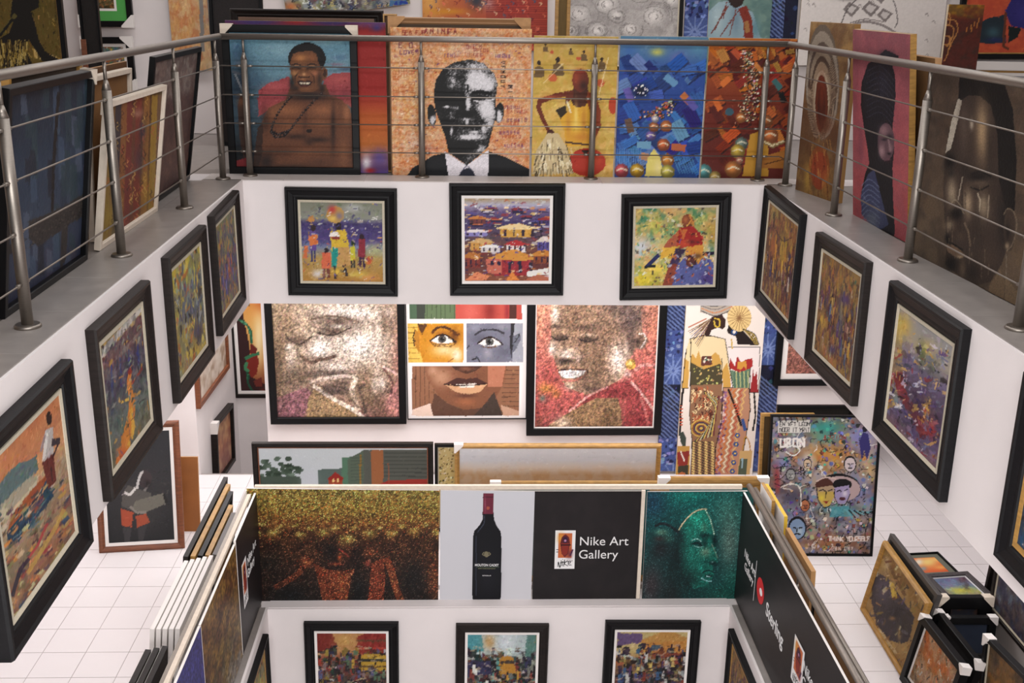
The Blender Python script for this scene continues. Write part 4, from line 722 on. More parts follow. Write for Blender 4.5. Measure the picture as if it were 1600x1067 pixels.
def a_orange(g):
    g.grad([(0, (200, 116, 40)), (.2, (170, 84, 26)), (.5, (120, 40, 20)), (1, (100, 30, 22))])
    blocks(g, 1096, 1242, 66, 262, [(190, 90, 26), (150, 50, 22), (120, 34, 20), (206, 120, 40), (100, 26, 18), (160, 70, 30)], 80, 16, (30, 10, 10)); blocks(g, 1096, 1242, 66, 110, [(214, 120, 34), (190, 90, 26), (200, 140, 50)], 22, 12, (70, 24, 10))
    for x, y, a, c in ((1134, 128, -.8, (216, 116, 44)), (1122, 164, 1.1, (216, 110, 40)), (1214, 132, .9, (60, 110, 110)), (1222, 152, 1.2, (24, 20, 20)), (1185, 108, .9, (206, 130, 60))):
        d = np.array([math.cos(a), math.sin(a)])*9; e = np.array([-d[1], d[0]])*.5; p = np.array([x, y]); g.poly([p-d-e, p+d-e, p+d+e, p-d+e], c)
    beads(g, [(1166, 80), (1170, 100), (1176, 130), (1172, 160), (1166, 190)], 330, 12, [(190, 150, 110), (110, 80, 60), (220, 200, 170), (160, 80, 40)], 1.4)
    g.poly([(1172, 210), (1200, 200), (1200, 275), (1160, 275)], (190, 140, 40)).poly([(1190, 245), (1232, 232), (1228, 262), (1190, 262)], (170, 110, 40)).line([(1195, 256), (1226, 248)], 1.5, (90, 50, 20)).ell(1140, 175, 7, 6, (60, 96, 110))
    for x, y, r, c in ((1101, 268, 12, (90, 160, 160)), (1118, 276, 9, (190, 160, 80)), (1146, 264, 13, (196, 120, 50)), (1159, 224, 10, (110, 130, 120)), (1153, 236, 11, (206, 170, 60)), (1158, 184, 8, (206, 120, 50)), (1197, 189, 10, (190, 110, 50)), (1203, 212, 13, (200, 110, 50)), (1156, 250, 6, (200, 130, 100))): ball(g, x, y, r, c)
    for k in range(14): ball(g, 1190+k*2.5+rng.uniform(-1, 1), 228+abs(k-7)*-1.2+rng.uniform(-1, 1), 3, (206, 170, 110))
    g.strokes(500, 4, 1.3, 12)
def a_redpurple(g):
    g.grad([(0, (90, 50, 110)), (.06, (160, 36, 34)), (.45, (166, 34, 26)), (.6, (190, 90, 30)), (.8, (196, 110, 40)), (1, (96, 70, 150))])
    g.blob(400, 36, 34, 6, (76, 56, 120), 1).blob(462, 34, 24, 6, (170, 40, 40), 1).blob(520, 36, 24, 5, (70, 50, 110), 1).blob(588, 44, 8, 6, (70, 60, 130), .9).blob(593, 246, 14, 14, (96, 76, 150), .9).blob(572, 255, 7, 14, (226, 222, 226), .9).blob(578, 266, 8, 4, (190, 30, 30), .9); g.strokes(700, 8, 3, 12)
GU = 'pictures leaning behind the far upper railing'
def pic(q, *a, **k): return picture(fit(q[0], *q[1:3], **(q[3] if len(q) > 3 else {})), *a, **k)
fl0 = dict(floor=.002, level=True)
pic(([(349,37),(556,42),(564,269),(354,270)], 'y', .295, fl0), 'black framed portrait of a smiling bare-chested man with beads against a blue sky', a_man, .055, .04, prof=P_flat, fm=M_SAT, guards=('tl', 'tr'), gs=.085, group=GU)
pic(([(355,30),(603,37),(606,272),(362,272)], 'y', .40, fl0), 'red and purple abstract canvas showing right of the bare-chested portrait', a_redpurple, 0, .02, group=GU)
pic(([(378,26),(584,30),(590,272),(380,272)], 'y', .43, fl0), 'thin brown-edged board behind the red and purple canvas', flat((110, 84, 70)), 0, .012, edge=M_BRN, group=GU, name='stretched_board')
pic(([(362,13),(596,17),(606,272),(370,272)], 'y', .56, fl0), 'large dark brown framed picture standing at the back of the left corner stack', flat((30, 26, 26)), .06, .05, fm=M_ESP, group=GU)
pic(([(598,22),(618,22),(624,272),(603,272)], 'y', .46, fl0), 'brown framed picture standing on edge beside the red canvas', flat((118, 88, 62)), .012, .1, prof=P_flat, fm=M_GLD, group=GU)
pic(([(606,27),(826,29),(826,272),(612,272)], 'y', .38, fl0), 'card-cornered framed picture hidden behind the stencil portrait', flat((90, 70, 50)), .05, .05, fm=mat('tan_frame', (150, 112, 76), .6), guards=('tl', 'tr'), gs=.12, gm=M_CARD, group=GU)
pic(([(611,42),(830,46),(828,274),(612,270)], 'y', .31, fl0), 'black and white stencil portrait of a suited man on an orange lettered ground', a_stencil, 0, .03, group=GU, edge=M_CARD)
pic(([(836,55),(966,58),(958,276),(829,276)], 'y', .31, fl0), 'ochre canvas of a market woman in yellow holding a white bundle', a_market, 0, .03, group=GU)
pic(([(973,56),(1106,58),(1092,276),(957,276)], 'y', .31, fl0), 'tall blue canvas of tumbling blocks, beads and round fruit', a_blue, 0, .03, group=GU, relief=.004)
pic(([(1112,58),(1245,62),(1228,278),(1092,276)], 'y', .31, fl0), 'tall rust orange canvas of tumbling blocks, beads and round pots', a_orange, 0, .03, group=GU, relief=.004)

# ---- left gallery
def a_bluewall(g):
    g.grad([(0, (34, 44, 60)), (.4, (50, 66, 88)), (.7, (60, 72, 92)), (1, (54, 60, 86))])
    for k in range(46):
        x = rng.uniform(8, 140); y = rng.uniform(150, 470); h = rng.uniform(20, 60); c = [(70, 88, 112), (44, 56, 76), (86, 96, 116), (50, 70, 80), (80, 74, 96), (36, 40, 54)][rng.integers(6)]
        g.poly([(x-5, y-h), (x+4, y-h+3), (x+6, y+h*.5), (x-4, y+h*.55)], c, .75)
    g.curve([(92, 145), (88, 200), (84, 260), (82, 330)], 5, (36, 30, 30), .9).poly([(44, 345), (70, 336), (100, 322), (134, 300), (134, 335), (106, 352), (104, 400), (94, 430), (96, 360), (60, 385), (46, 372)], (62, 56, 54)); g.poly([(10, 385), (30, 372), (44, 372), (26, 392), (12, 398)], (50, 44, 44))
    g.strokes(1500, 9, 1.8, 12, ang=PI/2, spread=.35)
    for k in range(120): x = rng.uniform(46, 134); y = 380-(x-46)*.62+rng.uniform(-18, 10); g.ell(x, y, 1.6, 1.2, [(90, 82, 74), (40, 36, 36)][k % 2], .8, n=6)
def a_collage(g):
    g.grad([(0, (130, 104, 60)), (.5, (120, 70, 50)), (1, (110, 84, 40))], False)
    for x, c in ((190, (60, 56, 70)), (200, (150, 96, 50)), (208, (130, 56, 50)), (222, (140, 60, 46)), (234, (160, 110, 50)), (246, (176, 140, 50)), (255, (120, 84, 60)), (176, (150, 120, 50))): g.line([(x-4, 150), (x-12, 400)], 9, c, .8)
    g.blob(216, 178, 8, 7, (170, 120, 100), .9).blob(223, 205, 5, 16, (60, 56, 76), .9).blob(218, 250, 8, 24, (70, 60, 80), .6).blob(175, 340, 12, 30, (176, 150, 50), .7).blob(228, 300, 6, 30, (180, 140, 50), .7)
    for k in range(130): x = rng.uniform(168, 260); y = rng.uniform(150, 390); g.curve([(x, y), (x+3, y+5), (x-1, y+9), (x+3, y+14)], 1, [(210, 170, 90), (70, 40, 34), (190, 90, 60)][k % 3], .7)
    g.strokes(900, 6, 1.4, 18, ang=PI/2, spread=.5)
def a_mauve(g):
    g.grad([(0, (150, 138, 130)), (.28, (140, 126, 120)), (.34, (100, 76, 74)), (.7, (112, 84, 76)), (.85, (130, 96, 86)), (1, (84, 60, 58))]); g.mottle(5, [(128, 96, 88), (90, 68, 68)], .4); g.strokes(900, 3, 1.4, 12); g.grain(.08)
def pf(q, *a, z=0.002, fk={}, dx=0.0, **k):
    R = fit_floor(q, z, **fk); return picture((R[0]+np.array([dx, 0, 0]),)+tuple(R[1:]), *a, **k)
GL = 'pictures leaning behind the left upper railing'
pf([(15,137),(150,112),(137,405),(8,500)], 'dark framed blue and grey abstract canvas leaning at the near left railing', a_bluewall, .035, .05, fm=M_SAT, prof=P_flat, fk=dict(lean0=-.02), group=GL, guards=('tr',), gs=.07)
pf([(168,165),(265,127),(243,332),(160,390)], 'pale framed gold and red collage with carved patterns, middle of the left railing', a_collage, .03, .035, fm=M_PALE, prof=P_flat, fk=dict(lean0=-.02), group=GL, guards=('tl',), gs=.07)
pf([(272,92),(336,75),(312,280),(236,333)], 'grey and mauve painting with a black edge near the far left corner', a_mauve, .035, .035, dx=-.06, fm=M_SAT, prof=P_flat, fk=dict(lean0=-.02), group=GL)
def stand(label, x, y, ang, w_, h_, lean, fn=None, z=0.002, **k):
    """standing at floor point (x, y): the bottom-left corner; ang = direction of the bottom edge"""
    u = np.array([math.cos(ang), math.sin(ang), 0]); n = np.array([-u[1], u[0], 0]); v = n*math.sin(lean)+np.array([0, 0, math.cos(lean)])
    return picture((np.array([x, y, z]), u, v, w_, h_), label, fn or flat((70, 62, 58)), k.pop('border', .04), k.pop('thick', .04), **k)
stand('bare cardboard backed frame directly behind the gold and red collage', -.40, -2.16, PI/2, .80, .90, -.06, flat((150, 108, 66)), border=.03, fm=M_PALE, prof=P_flat, group=GL)
stand('brown cardboard sheet standing second behind the gold and red collage', -.47, -1.96, PI/2, .74, .93, -.06, flat((112, 78, 50)), border=0, thick=.02, edge=M_CARD, group=GL, name='cardboard_sheet')
stand('dark brown framed picture edge between the blue canvas and the collage', -.41, -3.2, PI/2, .98, 1.0, -.06, flat((60, 50, 40)), border=.03, fm=M_GLD, prof=P_flat, group=GL)
stand('thin gold framed picture at the left image border behind the railing', -.30, -5.0, PI/2, 1.2, .98, -.08, flat((60, 66, 80)), border=.03, fm=M_GLD, prof=P_flat, group=GL)

# ---- right gallery
def a_swirl(g):
    g.grad([(0, (158, 126, 84)), (.3, (140, 104, 62)), (.6, (104, 72, 46)), (1, (120, 90, 50))]); g.mottle(14, [(170, 130, 70), (110, 84, 60), (96, 60, 36)], .4); g.strokes(500, 12, 2, 8, ang=PI/2, spread=.2)
    for k, (rx, ry, c) in enumerate([(26, 90, (110, 96, 82)), (25, 84, (150, 136, 120)), (22, 72, (96, 80, 70)), (20, 68, (146, 128, 108)), (17, 60, (90, 70, 56)), (15, 56, (150, 128, 104)), (11.5, 48, (176, 160, 136)), (10, 46, (104, 48, 26)), (6, 34, (70, 30, 18))]): g.ell(1285-k*.2, 128+k*5, rx, ry, c)
    for k in range(24):
        t = k/24; g.curve([(1266+t*4, 120+k*1.5), (1262+t*8, 170), (1274+t*6, 215), (1290, 190+t*20), (1308-t*10, 140), (1300-t*8, 90+t*26)], .8, [(70, 46, 34), (190, 170, 140), (90, 66, 50)][k % 3], .6)
    g.blob(1284, 145, 5, 28, (130, 56, 28), .8).blob(1288, 195, 14, 16, (110, 60, 36), .8).ell(1280, 262, 16, 34, (136, 74, 34)).ell(1280, 266, 12, 30, (150, 66, 34)).blob(1262, 280, 5, 24, (190, 150, 60), .7).blob(1290, 290, 6, 20, (176, 120, 50), .7)
    for k in range(30): x = rng.uniform(1262, 1300); y = rng.uniform(210, 300); g.line([(x, y), (x+rng.uniform(-3, 3), y+rng.uniform(10, 24))], 1, [(90, 40, 20), (190, 140, 70)][k % 2], .6)
    g.grain(.05)
def a_pink(g):
    g.grad([(0, (144, 84, 92)), (.35, (166, 84, 92)), (.7, (178, 86, 90)), (1, (168, 70, 74))]); g.mottle(10, [(186, 98, 104), (144, 76, 88)], .35)
    K = (30, 28, 36)
    g.poly([(1370, 90), (1383, 78), (1404, 88), (1402, 100), (1394, 104), (1398, 118), (1399, 150), (1396, 180), (1394, 200), (1397, 230), (1394, 262), (1395, 310), (1398, 360), (1396, 372), (1368, 360), (1350, 330), (1346, 300), (1352, 270), (1358, 255), (1355, 230), (1350, 200), (1345, 165), (1346, 130), (1356, 100)], K)
    g.blob(1385, 88, 12, 7, (44, 44, 56), .9).blob(1380, 130, 10, 24, (50, 50, 66), .7)
    for k in range(9): g.curve([(1354, 112+k*9), (1376, 104+k*9), (1398, 128+k*9)], 1, (78, 76, 94), .55)
    g.ell(1384, 222, 13, 30, (104, 76, 84)).blob(1380, 204, 7, 8, (150, 116, 120), .9).blob(1377, 236, 5, 10, (176, 140, 144), .9).blob(1391, 232, 3, 6, (160, 124, 128), .8).blob(1390, 214, 5, 4, (40, 30, 40), .9).blob(1381, 218, 4, 2, (40, 30, 40), .9).line([(1388, 218), (1391, 236)], 2.5, (150, 120, 124), .8).blob(1389, 240, 3, 2, (40, 28, 36), .9).blob(1388, 252, 5, 3, (60, 30, 40), .95).blob(1388, 249, 4, 1.3, (130, 90, 100), .8).blob(1366, 230, 5, 30, (30, 26, 34), .9)
    g.poly([(1356, 272), (1366, 264), (1372, 290), (1380, 320), (1388, 350), (1370, 362), (1346, 334), (1345, 305)], (64, 70, 104))
    for k in range(10): g.curve([(1346, 290+k*8), (1358, 280+k*8), (1374, 292+k*8)], 1.3, (120, 130, 160), .7)
    g.blob(1362, 342, 12, 14, (110, 118, 130), .7); g.strokes(180, 5, 1.2, 16, box=(1345, 320, 1385, 368)); g.blob(1345, 230, 5, 30, (120, 70, 90), .5); g.grain(.06)
def a_dark(g):
    g.grad([(0, (84, 66, 52)), (.4, (88, 70, 56)), (.8, (108, 88, 66)), (1, (100, 84, 66))]); g.mottle(20, [(104, 86, 70), (66, 54, 46)], .5); g.strokes(500, 14, 2, 8, ang=PI/2, spread=.2)
    K = (16, 14, 14)
    g.poly([(1497, 153), (1486, 192), (1477, 235), (1474, 295), (1475.6, 342), (1479, 381), (1477, 413), (1500, 432), (1522, 446), (1547, 440), (1565, 412), (1575, 380), (1584, 330), (1586, 252), (1582, 181), (1560, 140), (1520, 130)], (66, 52, 44))
    g.poly([(1499, 118), (1566, 122), (1582, 170), (1588, 250), (1585, 330), (1572, 330), (1560, 280), (1558, 210), (1548, 165), (1530, 150), (1512, 150), (1496, 162), (1498, 140)], K).blob(1568, 340, 10, 50, (34, 28, 26), .9)
    g.poly([(1497, 154), (1503, 158), (1495, 195), (1486, 232), (1477, 240), (1486, 192)], (178, 168, 152)).blob(1506, 200, 9, 36, (92, 76, 66), .9).blob(1534, 205, 10, 46, (166, 138, 104), 1).blob(1518, 195, 3, 8, (190, 176, 156), .8).blob(1548, 240, 6, 50, (60, 48, 40), .8)
    g.blob(1484, 252, 8, 12, K, .95).blob(1486, 272, 5, 6, (30, 26, 24), .9).blob(1507, 262, 8, 10, (44, 36, 32), .8).blob(1528, 276, 17, 8, K, .9).blob(1531, 286, 14, 5, (96, 80, 66), .9).curve([(1516, 292), (1530, 297), (1545, 290)], 2.4, K, .9).curve([(1518, 272), (1532, 268), (1548, 276)], 3, K, .8)
    g.blob(1487, 300, 8, 22, (160, 142, 118), .95).line([(1504, 276), (1500, 296), (1497, 312)], 2, (190, 178, 158), .6).blob(1512, 318, 8, 22, (166, 144, 116), .95).blob(1536, 322, 9, 20, (160, 142, 116), .85).line([(1527, 302), (1531, 312), (1530, 330)], 2.2, (190, 176, 152), .8).line([(1545, 304), (1543, 340)], 2, (176, 160, 136), .6).blob(1495, 334, 9, 9, K, .95).curve([(1486, 318), (1492, 312), (1500, 320), (1506, 334)], 1.6, (160, 146, 122), .5).blob(1484, 352, 7, 8, (150, 132, 108), .8).line([(1507, 348), (1513, 362), (1516, 384)], 3, (140, 120, 96), .6).blob(1525, 360, 8, 30, (60, 48, 40), .7).blob(1500, 368, 7, 8, (84, 68, 54), .8)
    g.blob(1480, 372, 4, 6, K, .9).poly([(1479, 382), (1488, 382), (1500, 390), (1508, 398), (1500, 404), (1488, 398), (1480, 392)], (116, 92, 72)).line([(1480, 378), (1490, 381), (1504, 390)], 2.4, K).blob(1499, 401, 5, 2.4, (170, 150, 122), .9).blob(1486, 412, 9, 11, K, .9).blob(1504, 420, 5, 12, (110, 92, 72), .8).blob(1520, 425, 10, 14, (44, 36, 32), .85).blob(1545, 405, 14, 18, (76, 60, 48), .8)
    g.ell(1577, 358, 9, 34, (70, 56, 46)).curve([(1568, 335), (1574, 326), (1584, 332), (1588, 352), (1582, 380), (1572, 392)], 2, (130, 114, 92), .6).blob(1574, 362, 4, 14, (30, 24, 22), .9).blob(1573, 384, 3.5, 5, (170, 150, 122), .8).line([(1572, 396), (1571, 470)], 1.2, (150, 140, 124), .5)
    g.poly([(1545, 446), (1562, 420), (1570, 440), (1566, 480), (1545, 460)], (120, 98, 74), .9).poly([(1570, 430), (1600, 470), (1610, 510), (1570, 480)], (128, 106, 80), .8)
    for k in range(26): x = rng.uniform(1480, 1560); y = rng.uniform(290, 420); g.line([(x, y), (x+rng.uniform(-1, 1), y+rng.uniform(8, 26))], 1.2, [(40, 32, 28), (150, 132, 106)][k % 2], .4)
    g.strokes(500, 7, 1.4, 10, ang=1.4, spread=.4); g.grain(.08)
GR = 'pictures leaning behind the right upper railing'
pf([(1248,31),(1328,40),(1300,317),(1249,297)], 'brown wooden relief panel of swirling ovals, leaning at the right corner', a_swirl, 0, .05, fk=dict(lean0=.0, lmin=0.0), edge=mat('dark_gold_edge', (150, 110, 60), .6), group=GR)
pf([(1329,47),(1425,53),(1414,380),(1336,335)], 'pink canvas of a woman in a tall black headwrap behind the right railing', a_pink, 0, .04, fk=dict(lean0=-.02), edge=M_GLD, group=GR)
pf([(1442,112),(1700,138),(1640,508),(1436,395)], 'dark sepia canvas of a close-up face with an earring at the right border', a_dark, 0, .04, fk=dict(lean0=-.02), edge=M_GLD, group=GR)
stand('plain brown board standing behind the pink headwrap canvas', 4.33, -1.30, -PI/2, .84, 1.06, -.08, flat((130, 96, 60)), border=0, thick=.04, edge=M_CARD, group=GR, name='stretched_board')

# ================================================================== pictures on and before the upper back wall
def a_grass(g):
    g.grad([(0, (110, 92, 36)), (.5, (120, 98, 40)), (1, (100, 84, 40))]); g.strokes(1900, 9, 1.4, 26, ang=PI/2-.1, spread=.3, pal=[(206, 170, 80), (50, 44, 24), (150, 110, 40)], pa=.4)
    K = (38, 33, 28)
    g.poly([(22, -30), (62, -30), (60, 12), (48, 18), (55, 40), (60, 62), (70, 80), (92, 92), (92, 100), (66, 96), (52, 74), (44, 62), (40, 78), (50, 100), (40, 108), (0, 104), (0, 60), (14, 52), (20, 36), (16, 26), (18, 10)], K)
    g.line([(24, 24), (12, 40), (2, 52)], 6, (110, 100, 50)).line([(20, 30), (0, 56)], 4, K)
    for k in range(160): x = rng.uniform(-6, 42); y = rng.uniform(62, 95); g.line([(x, y), (x+rng.uniform(-3, 3), y+14)], 1.1, [(176, 146, 60), (120, 96, 40), (216, 190, 110), (50, 40, 24)][k % 4])
    for k in range(50): x = rng.uniform(48, 92); g.line([(x, 76+(x-50)*.35), (x+3, 90+(x-50)*.2)], 1.2, [(220, 190, 120), (190, 150, 70)][k % 2])
    g.poly([(44, 62), (52, 74), (66, 96), (92, 100), (92, 93), (70, 82), (60, 62), (54, 44)], K)
def a_naira(g):
    g.grad([(0, (90, 120, 130)), (1, (110, 120, 110))]); g.mottle(8, [(60, 80, 130), (170, 160, 90), (90, 60, 90), (190, 190, 180)], .55)
    for k in range(220): x = rng.uniform(442, 632); y = rng.uniform(-60, 20); g.curve([(x, y), (x+4, y+3), (x+1, y+7), (x+7, y+6)], 1.2, [(40, 60, 110), (206, 190, 120), (120, 50, 60), (220, 226, 220), (30, 40, 50)][k % 5], .8)
    for k in range(30): g.line([(500, -60+k*2.8), (630, -60+k*2.8+1)], .7, (60, 70, 60), .4)
    g.poly([(608, 0), (634, 0), (634, 24), (608, 24)], (70, 110, 150)).word('10', 614, 3, 17, (30, 60, 150), 1, 11, wd=4).word('e3 5', 590, 8, 9, (190, 150, 90), .8, 8); g.blob(455, 10, 10, 7, (206, 110, 50), .8)
def a_rednote(g):
    g.grad([(0, (190, 110, 60)), (1, (176, 70, 50))], False); g.blob(672, 5, 18, 30, (214, 160, 80), .9).blob(700, 18, 30, 5, (206, 140, 30), .9).blob(745, 0, 12, 14, (30, 60, 80), .9).blob(765, 5, 9, 12, (206, 200, 206), .7).blob(800, 10, 40, 40, (170, 50, 46), .7)
    for k in range(40): y = -60+k*3.4; g.line([(760, y), (856, y)], 1.2, (110, 34, 40), .6)
    for k in range(200): x = rng.uniform(662, 855); y = rng.uniform(-60, 80); g.curve([(x, y), (x+4, y+2), (x+2, y+5)], 1.1, [(226, 190, 150), (120, 30, 40), (60, 90, 120), (226, 120, 90)][k % 4], .7)
    g.strokes(300, 6, 1.4, 22, ang=PI/2, spread=.4)
def a_roses(g):
    g.grad([(0, (196, 190, 186)), (.6, (186, 180, 178)), (1, (196, 188, 180))]); g.mottle(8, [(160, 154, 152), (212, 206, 202)], .6)
    for x, y, r in ((905, 22, 28), (948, 8, 22), (965, 25, 14), (1022, 26, 26), (985, 46, 18), (935, 48, 18), (890, 48, 16), (1050, 0, 18), (900, -16, 24), (1000, -14, 24)):
        g.blob(x, y+r*.15, r*1.05, r*.95, (116, 110, 108), .6).blob(x-1, y-1, r*.75, r*.62, (228, 222, 218), .95)
        for k in range(7):
            a0 = rng.uniform(0, 6); rr = r*(.2+.15*k); g.curve([(x+rr*math.cos(a0+t), y+rr*.8*math.sin(a0+t)) for t in (0, .7, 1.4, 2.1)], .9, (110, 104, 102), .55)
    g.strokes(500, 5, 1, 8); g.grain(.05)
def a_whiteman(g):
    g.grad([(0, (110, 140, 132)), (1, (104, 136, 132))]); g.mottle(10, [(140, 166, 150), (84, 116, 116)], .4)
    g.poly([(1106, 60), (1106, 20), (1122, 4), (1146, 0), (1160, 8), (1176, 20), (1188, 60)], (146, 170, 180)).blob(1122, 30, 9, 24, (176, 196, 200), .8).blob(1150, 30, 7, 24, (110, 136, 152), .7).blob(1180, 45, 8, 16, (96, 140, 150), .8)
    g.ell(1150, -4, 13, 16, (56, 40, 36))
    for a, b in (((1136, 6), (1118, 46)), ((1136, 4), (1130, 30)), ((1156, 14), (1126, 56)), ((1150, 16), (1140, 56)), ((1138, 10), (1112, 52))): g.line([a, b], 1.6, (130, 64, 54))
    g.line([(1160, 12), (1168, 32), (1170, 60)], 14, (140, 54, 40)).line([(1166, 34), (1168, 50)], 7, (170, 120, 70)).strokes(300, 6, 1.4, 12)
def a_map(g):
    g.grad([(0, (222, 214, 210)), (1, (220, 212, 206))]); g.grain(.02, 2); K = (120, 110, 108)
    for a in range(60): p = rng.uniform(0, 1, 2); x = 1255+p[0]*215; y = -60+p[1]*150; g.curve([(x, y), (x+3, y-2), (x+5, y+3)], .8, K, .5)
    for x, y, s_ in ((1332, 15, 15), (1362, 14, 16), (1384, 24, 14), (1345, -12, 14), (1378, -6, 15)): g.poly([(x-s_, y), (x-4, y-s_*.8), (x+s_*.8, y-3), (x-1, y+s_*.8)], K, .8).poly([(x-s_*.6, y), (x-4, y-s_*.45), (x+s_*.45, y-3), (x-1, y+s_*.45)], (206, 198, 194))
    g.curve([(1315, 36), (1325, 14), (1345, -4), (1375, -10), (1395, 0), (1402, 30), (1398, 44)], 1.6, (100, 92, 92), .9).curve([(1328, 40), (1350, 34), (1375, 38), (1398, 50)], 4, (140, 130, 128), .8).curve([(1328, 36), (1352, 30), (1380, 34)], 1, K).blob(1325, -2, 16, 4, (130, 120, 120), .7)
def a_maroon(g):
    g.grad([(0, (176, 130, 30)), (.06, (170, 120, 30)), (.1, (86, 44, 34)), (.45, (92, 50, 40)), (1, (104, 40, 34))]); g.mottle(9, [(76, 56, 50), (120, 44, 34)], .45)
    for pts in ([(1474, 20), (1484, 22), (1484, 38), (1476, 42)], [(1478, 30), (1494, 34), (1496, 50), (1488, 66), (1484, 76)], [(1476, 36), (1490, 44), (1488, 60), (1480, 74)], [(1476, 56), (1484, 58), (1482, 70), (1474, 70)], [(1486, 60), (1482, 82), (1476, 96)]): g.curve(pts, 1.6, (200, 140, 74), .9)
    for x, y in ((1510, 50), (1516, 46), (1522, 42), (1528, 36), (1526, 44), (1518, 50)): g.line([(x, y), (x+1, y-7)], 1.4, (214, 140, 60), .9)
    g.grain(.08, 2)
def a_bluecoat(g):
    g.grad([(0, (206, 90, 54)), (1, (200, 84, 54))]); g.mottle(7, [(222, 110, 60), (186, 70, 50)], .4)
    g.poly([(1532, 34), (1545, 28), (1572, 22), (1572, 66), (1545, 68), (1531, 66)], (40, 56, 66)).blob(1552, 50, 10, 8, (70, 110, 120), .8).blob(1556, 62, 14, 4, (40, 50, 110), .8).poly([(1571, 18), (1580, 0), (1586, -30), (1640, -30), (1640, 46), (1600, 44), (1580, 40)], (48, 44, 120)).blob(1598, 20, 16, 16, (64, 56, 140), .8).poly([(1576, 40), (1596, 44), (1590, 58), (1576, 66)], (24, 40, 40)).line([(1572, 20), (1568, 72), (1576, 76)], 4, (110, 60, 40)); g.strokes(300, 6, 2, 14)
def a_small(pal, bg):
    def f(g):
        g.grad([(0, bg), (1, bg)]); g.mottle(5, pal[:3], .6); g.strokes(500, 5, 2, 26, pal=pal, pa=.6)
    return f
def a_streak(g):
    g.grad([(0, (206, 160, 100)), (.5, (214, 150, 90)), (1, (170, 150, 130))], False); g.mottle(6, [(222, 180, 110), (190, 110, 70), (214, 190, 150)], .5); g.strokes(500, 14, 2, 16, ang=PI/2, spread=.15); g.line([(312, -60), (316, 80)], 6, (120, 124, 130), .8)
YB = 2.74
picture(fit([(-70,-50),(98,-50),(105,180),(-60,190)], 'y', 1.2, floor=.002, level=True), 'dark framed painting of a seated figure in a grass skirt, top left', a_grass, .04, .05, fm=M_SAT, prof=P_flat, liner=.01, lm=M_GLD)
stand('plain dark panel edge beside the grass skirt painting', -1.53, 1.32, 0, .16, 1.5, 0, flat((44, 38, 36)), border=.02, fm=M_SAT, prof=P_flat)
MB().box((-.018, -.012, 0), (.018, .012, .95)).obj('timber_batten', M_BRN).location = (-1.46, 1.16, .002)
tag(bpy.data.objects['timber_batten'], 'upright brown timber batten between the dark panel and the small framed pictures', 'batten')
M_GRN = mat('green_mount', (76, 158, 74), .8)
g_kw = dict(guards=('tl', 'tr', 'bl', 'br'), gs=.11, gm=M_WHT)
picture(fit([(118,-40),(204,-43),(205,44),(121,40)], 'y', YB-.03), 'small black framed picture with a bright green mount on the upper back wall', a_small([(60, 60, 30), (176, 130, 70), (40, 60, 50), (190, 90, 50)], (110, 90, 50)), .055, .04, prof=P_flat, fm=M_SAT, mount=.09, mm=M_GRN, mount2=(.022, M_WHT), **g_kw)
picture(fit([(128,58),(206,58),(212,142),(131,142)], 'y', YB-.03), 'small black framed flower picture hanging below the green mounted one', a_small([(60, 110, 80), (200, 90, 40), (70, 110, 150), (226, 190, 40), (226, 226, 220)], (110, 130, 110)), .06, .04, prof=P_flat, fm=M_SAT, liner=.03, lm=M_WHT, **g_kw)
picture(fit([(263,-50),(322,-50),(330,110),(268,110)], 'y', YB-.02), 'tall cream and orange streaked canvas on the back wall near the left corner', a_streak, 0, .03, edge=M_SAT)
picture(fit([(324,-50),(412,-50),(414,200),(336,200)], 'y', 1.9, floor=.002, level=True), 'large black boarded panel standing in the far left corner', flat((42, 36, 36)), .03, .05, fm=M_SAT, prof=P_flat)
picture(fit([(442,-50),(630,-112),(634,23),(442,16)], 'y', YB-.02), 'blue and green banknote painting with the number 10 on the upper back wall', a_naira, 0, .03)
picture(fit([(660,-50),(855,-50),(856,80),(660,78)], 'y', YB-.02), 'orange and red banknote painting on the upper back wall', a_rednote, 0, .03)
stand('gold edged frame standing upright beside the white rose drawing', 2.42, 1.55, 0, .13, 1.5, 0, flat((120, 96, 50)), border=.03, fm=M_GLD, prof=P_flat)
picture(fit([(872,-50),(1068,-50),(1067,110),(872,110)], 'y', 2.0), 'black framed white drawing of large roses on the upper back wall', a_roses, .035, .05, prof=P_flat, fm=M_SAT, liner=.012, lm=M_LIN)
# indigo patchwork cloths
def a_indigo(seed, x0, x1, y0, y1, step=58):
    def f(g):
        g.grad([(0, (60, 74, 130)), (1, (50, 64, 120))]); k = 0; y = y0
        while y < y1:
            L, D_ = (126, 146, 196), (34, 44, 90); m_ = (k+seed) % 4
            if m_ == 0:
                g.poly([(x0, y), (x1, y), (x1, y+step), (x0, y+step)], D_)
                for j in range(-8, 16): g.line([(x0, y+j*7), (x1, y+j*7+(x1-x0)*.9)], 2.2, L, .8)
            elif m_ == 1:
                g.poly([(x0, y), (x1, y), (x1, y+step), (x0, y+step)], (70, 88, 150)); g.dots(60, 2.4, [L, D_], (x0, y, x1, y+step))
            elif m_ == 2:
                g.poly([(x0, y), (x1, y), (x1, y+step), (x0, y+step)], (76, 96, 156)); cx, cy = (x0+x1)/2, y+step/2
                for j in range(12): t = j*PI/6; g.line([(cx+3*math.cos(t), cy+3*math.sin(t)), (cx+24*math.cos(t), cy+24*math.sin(t))], 3.2, L, .9, .8)
            else:
                g.poly([(x0, y), (x1, y), (x1, y+step), (x0, y+step)], (28, 32, 60)); g.dots(34, 3, [(60, 76, 130), (20, 22, 44)], (x0, y, x1, y+step))
            y += step; k += 1
        g.grain(.1, 1.5)
    return f
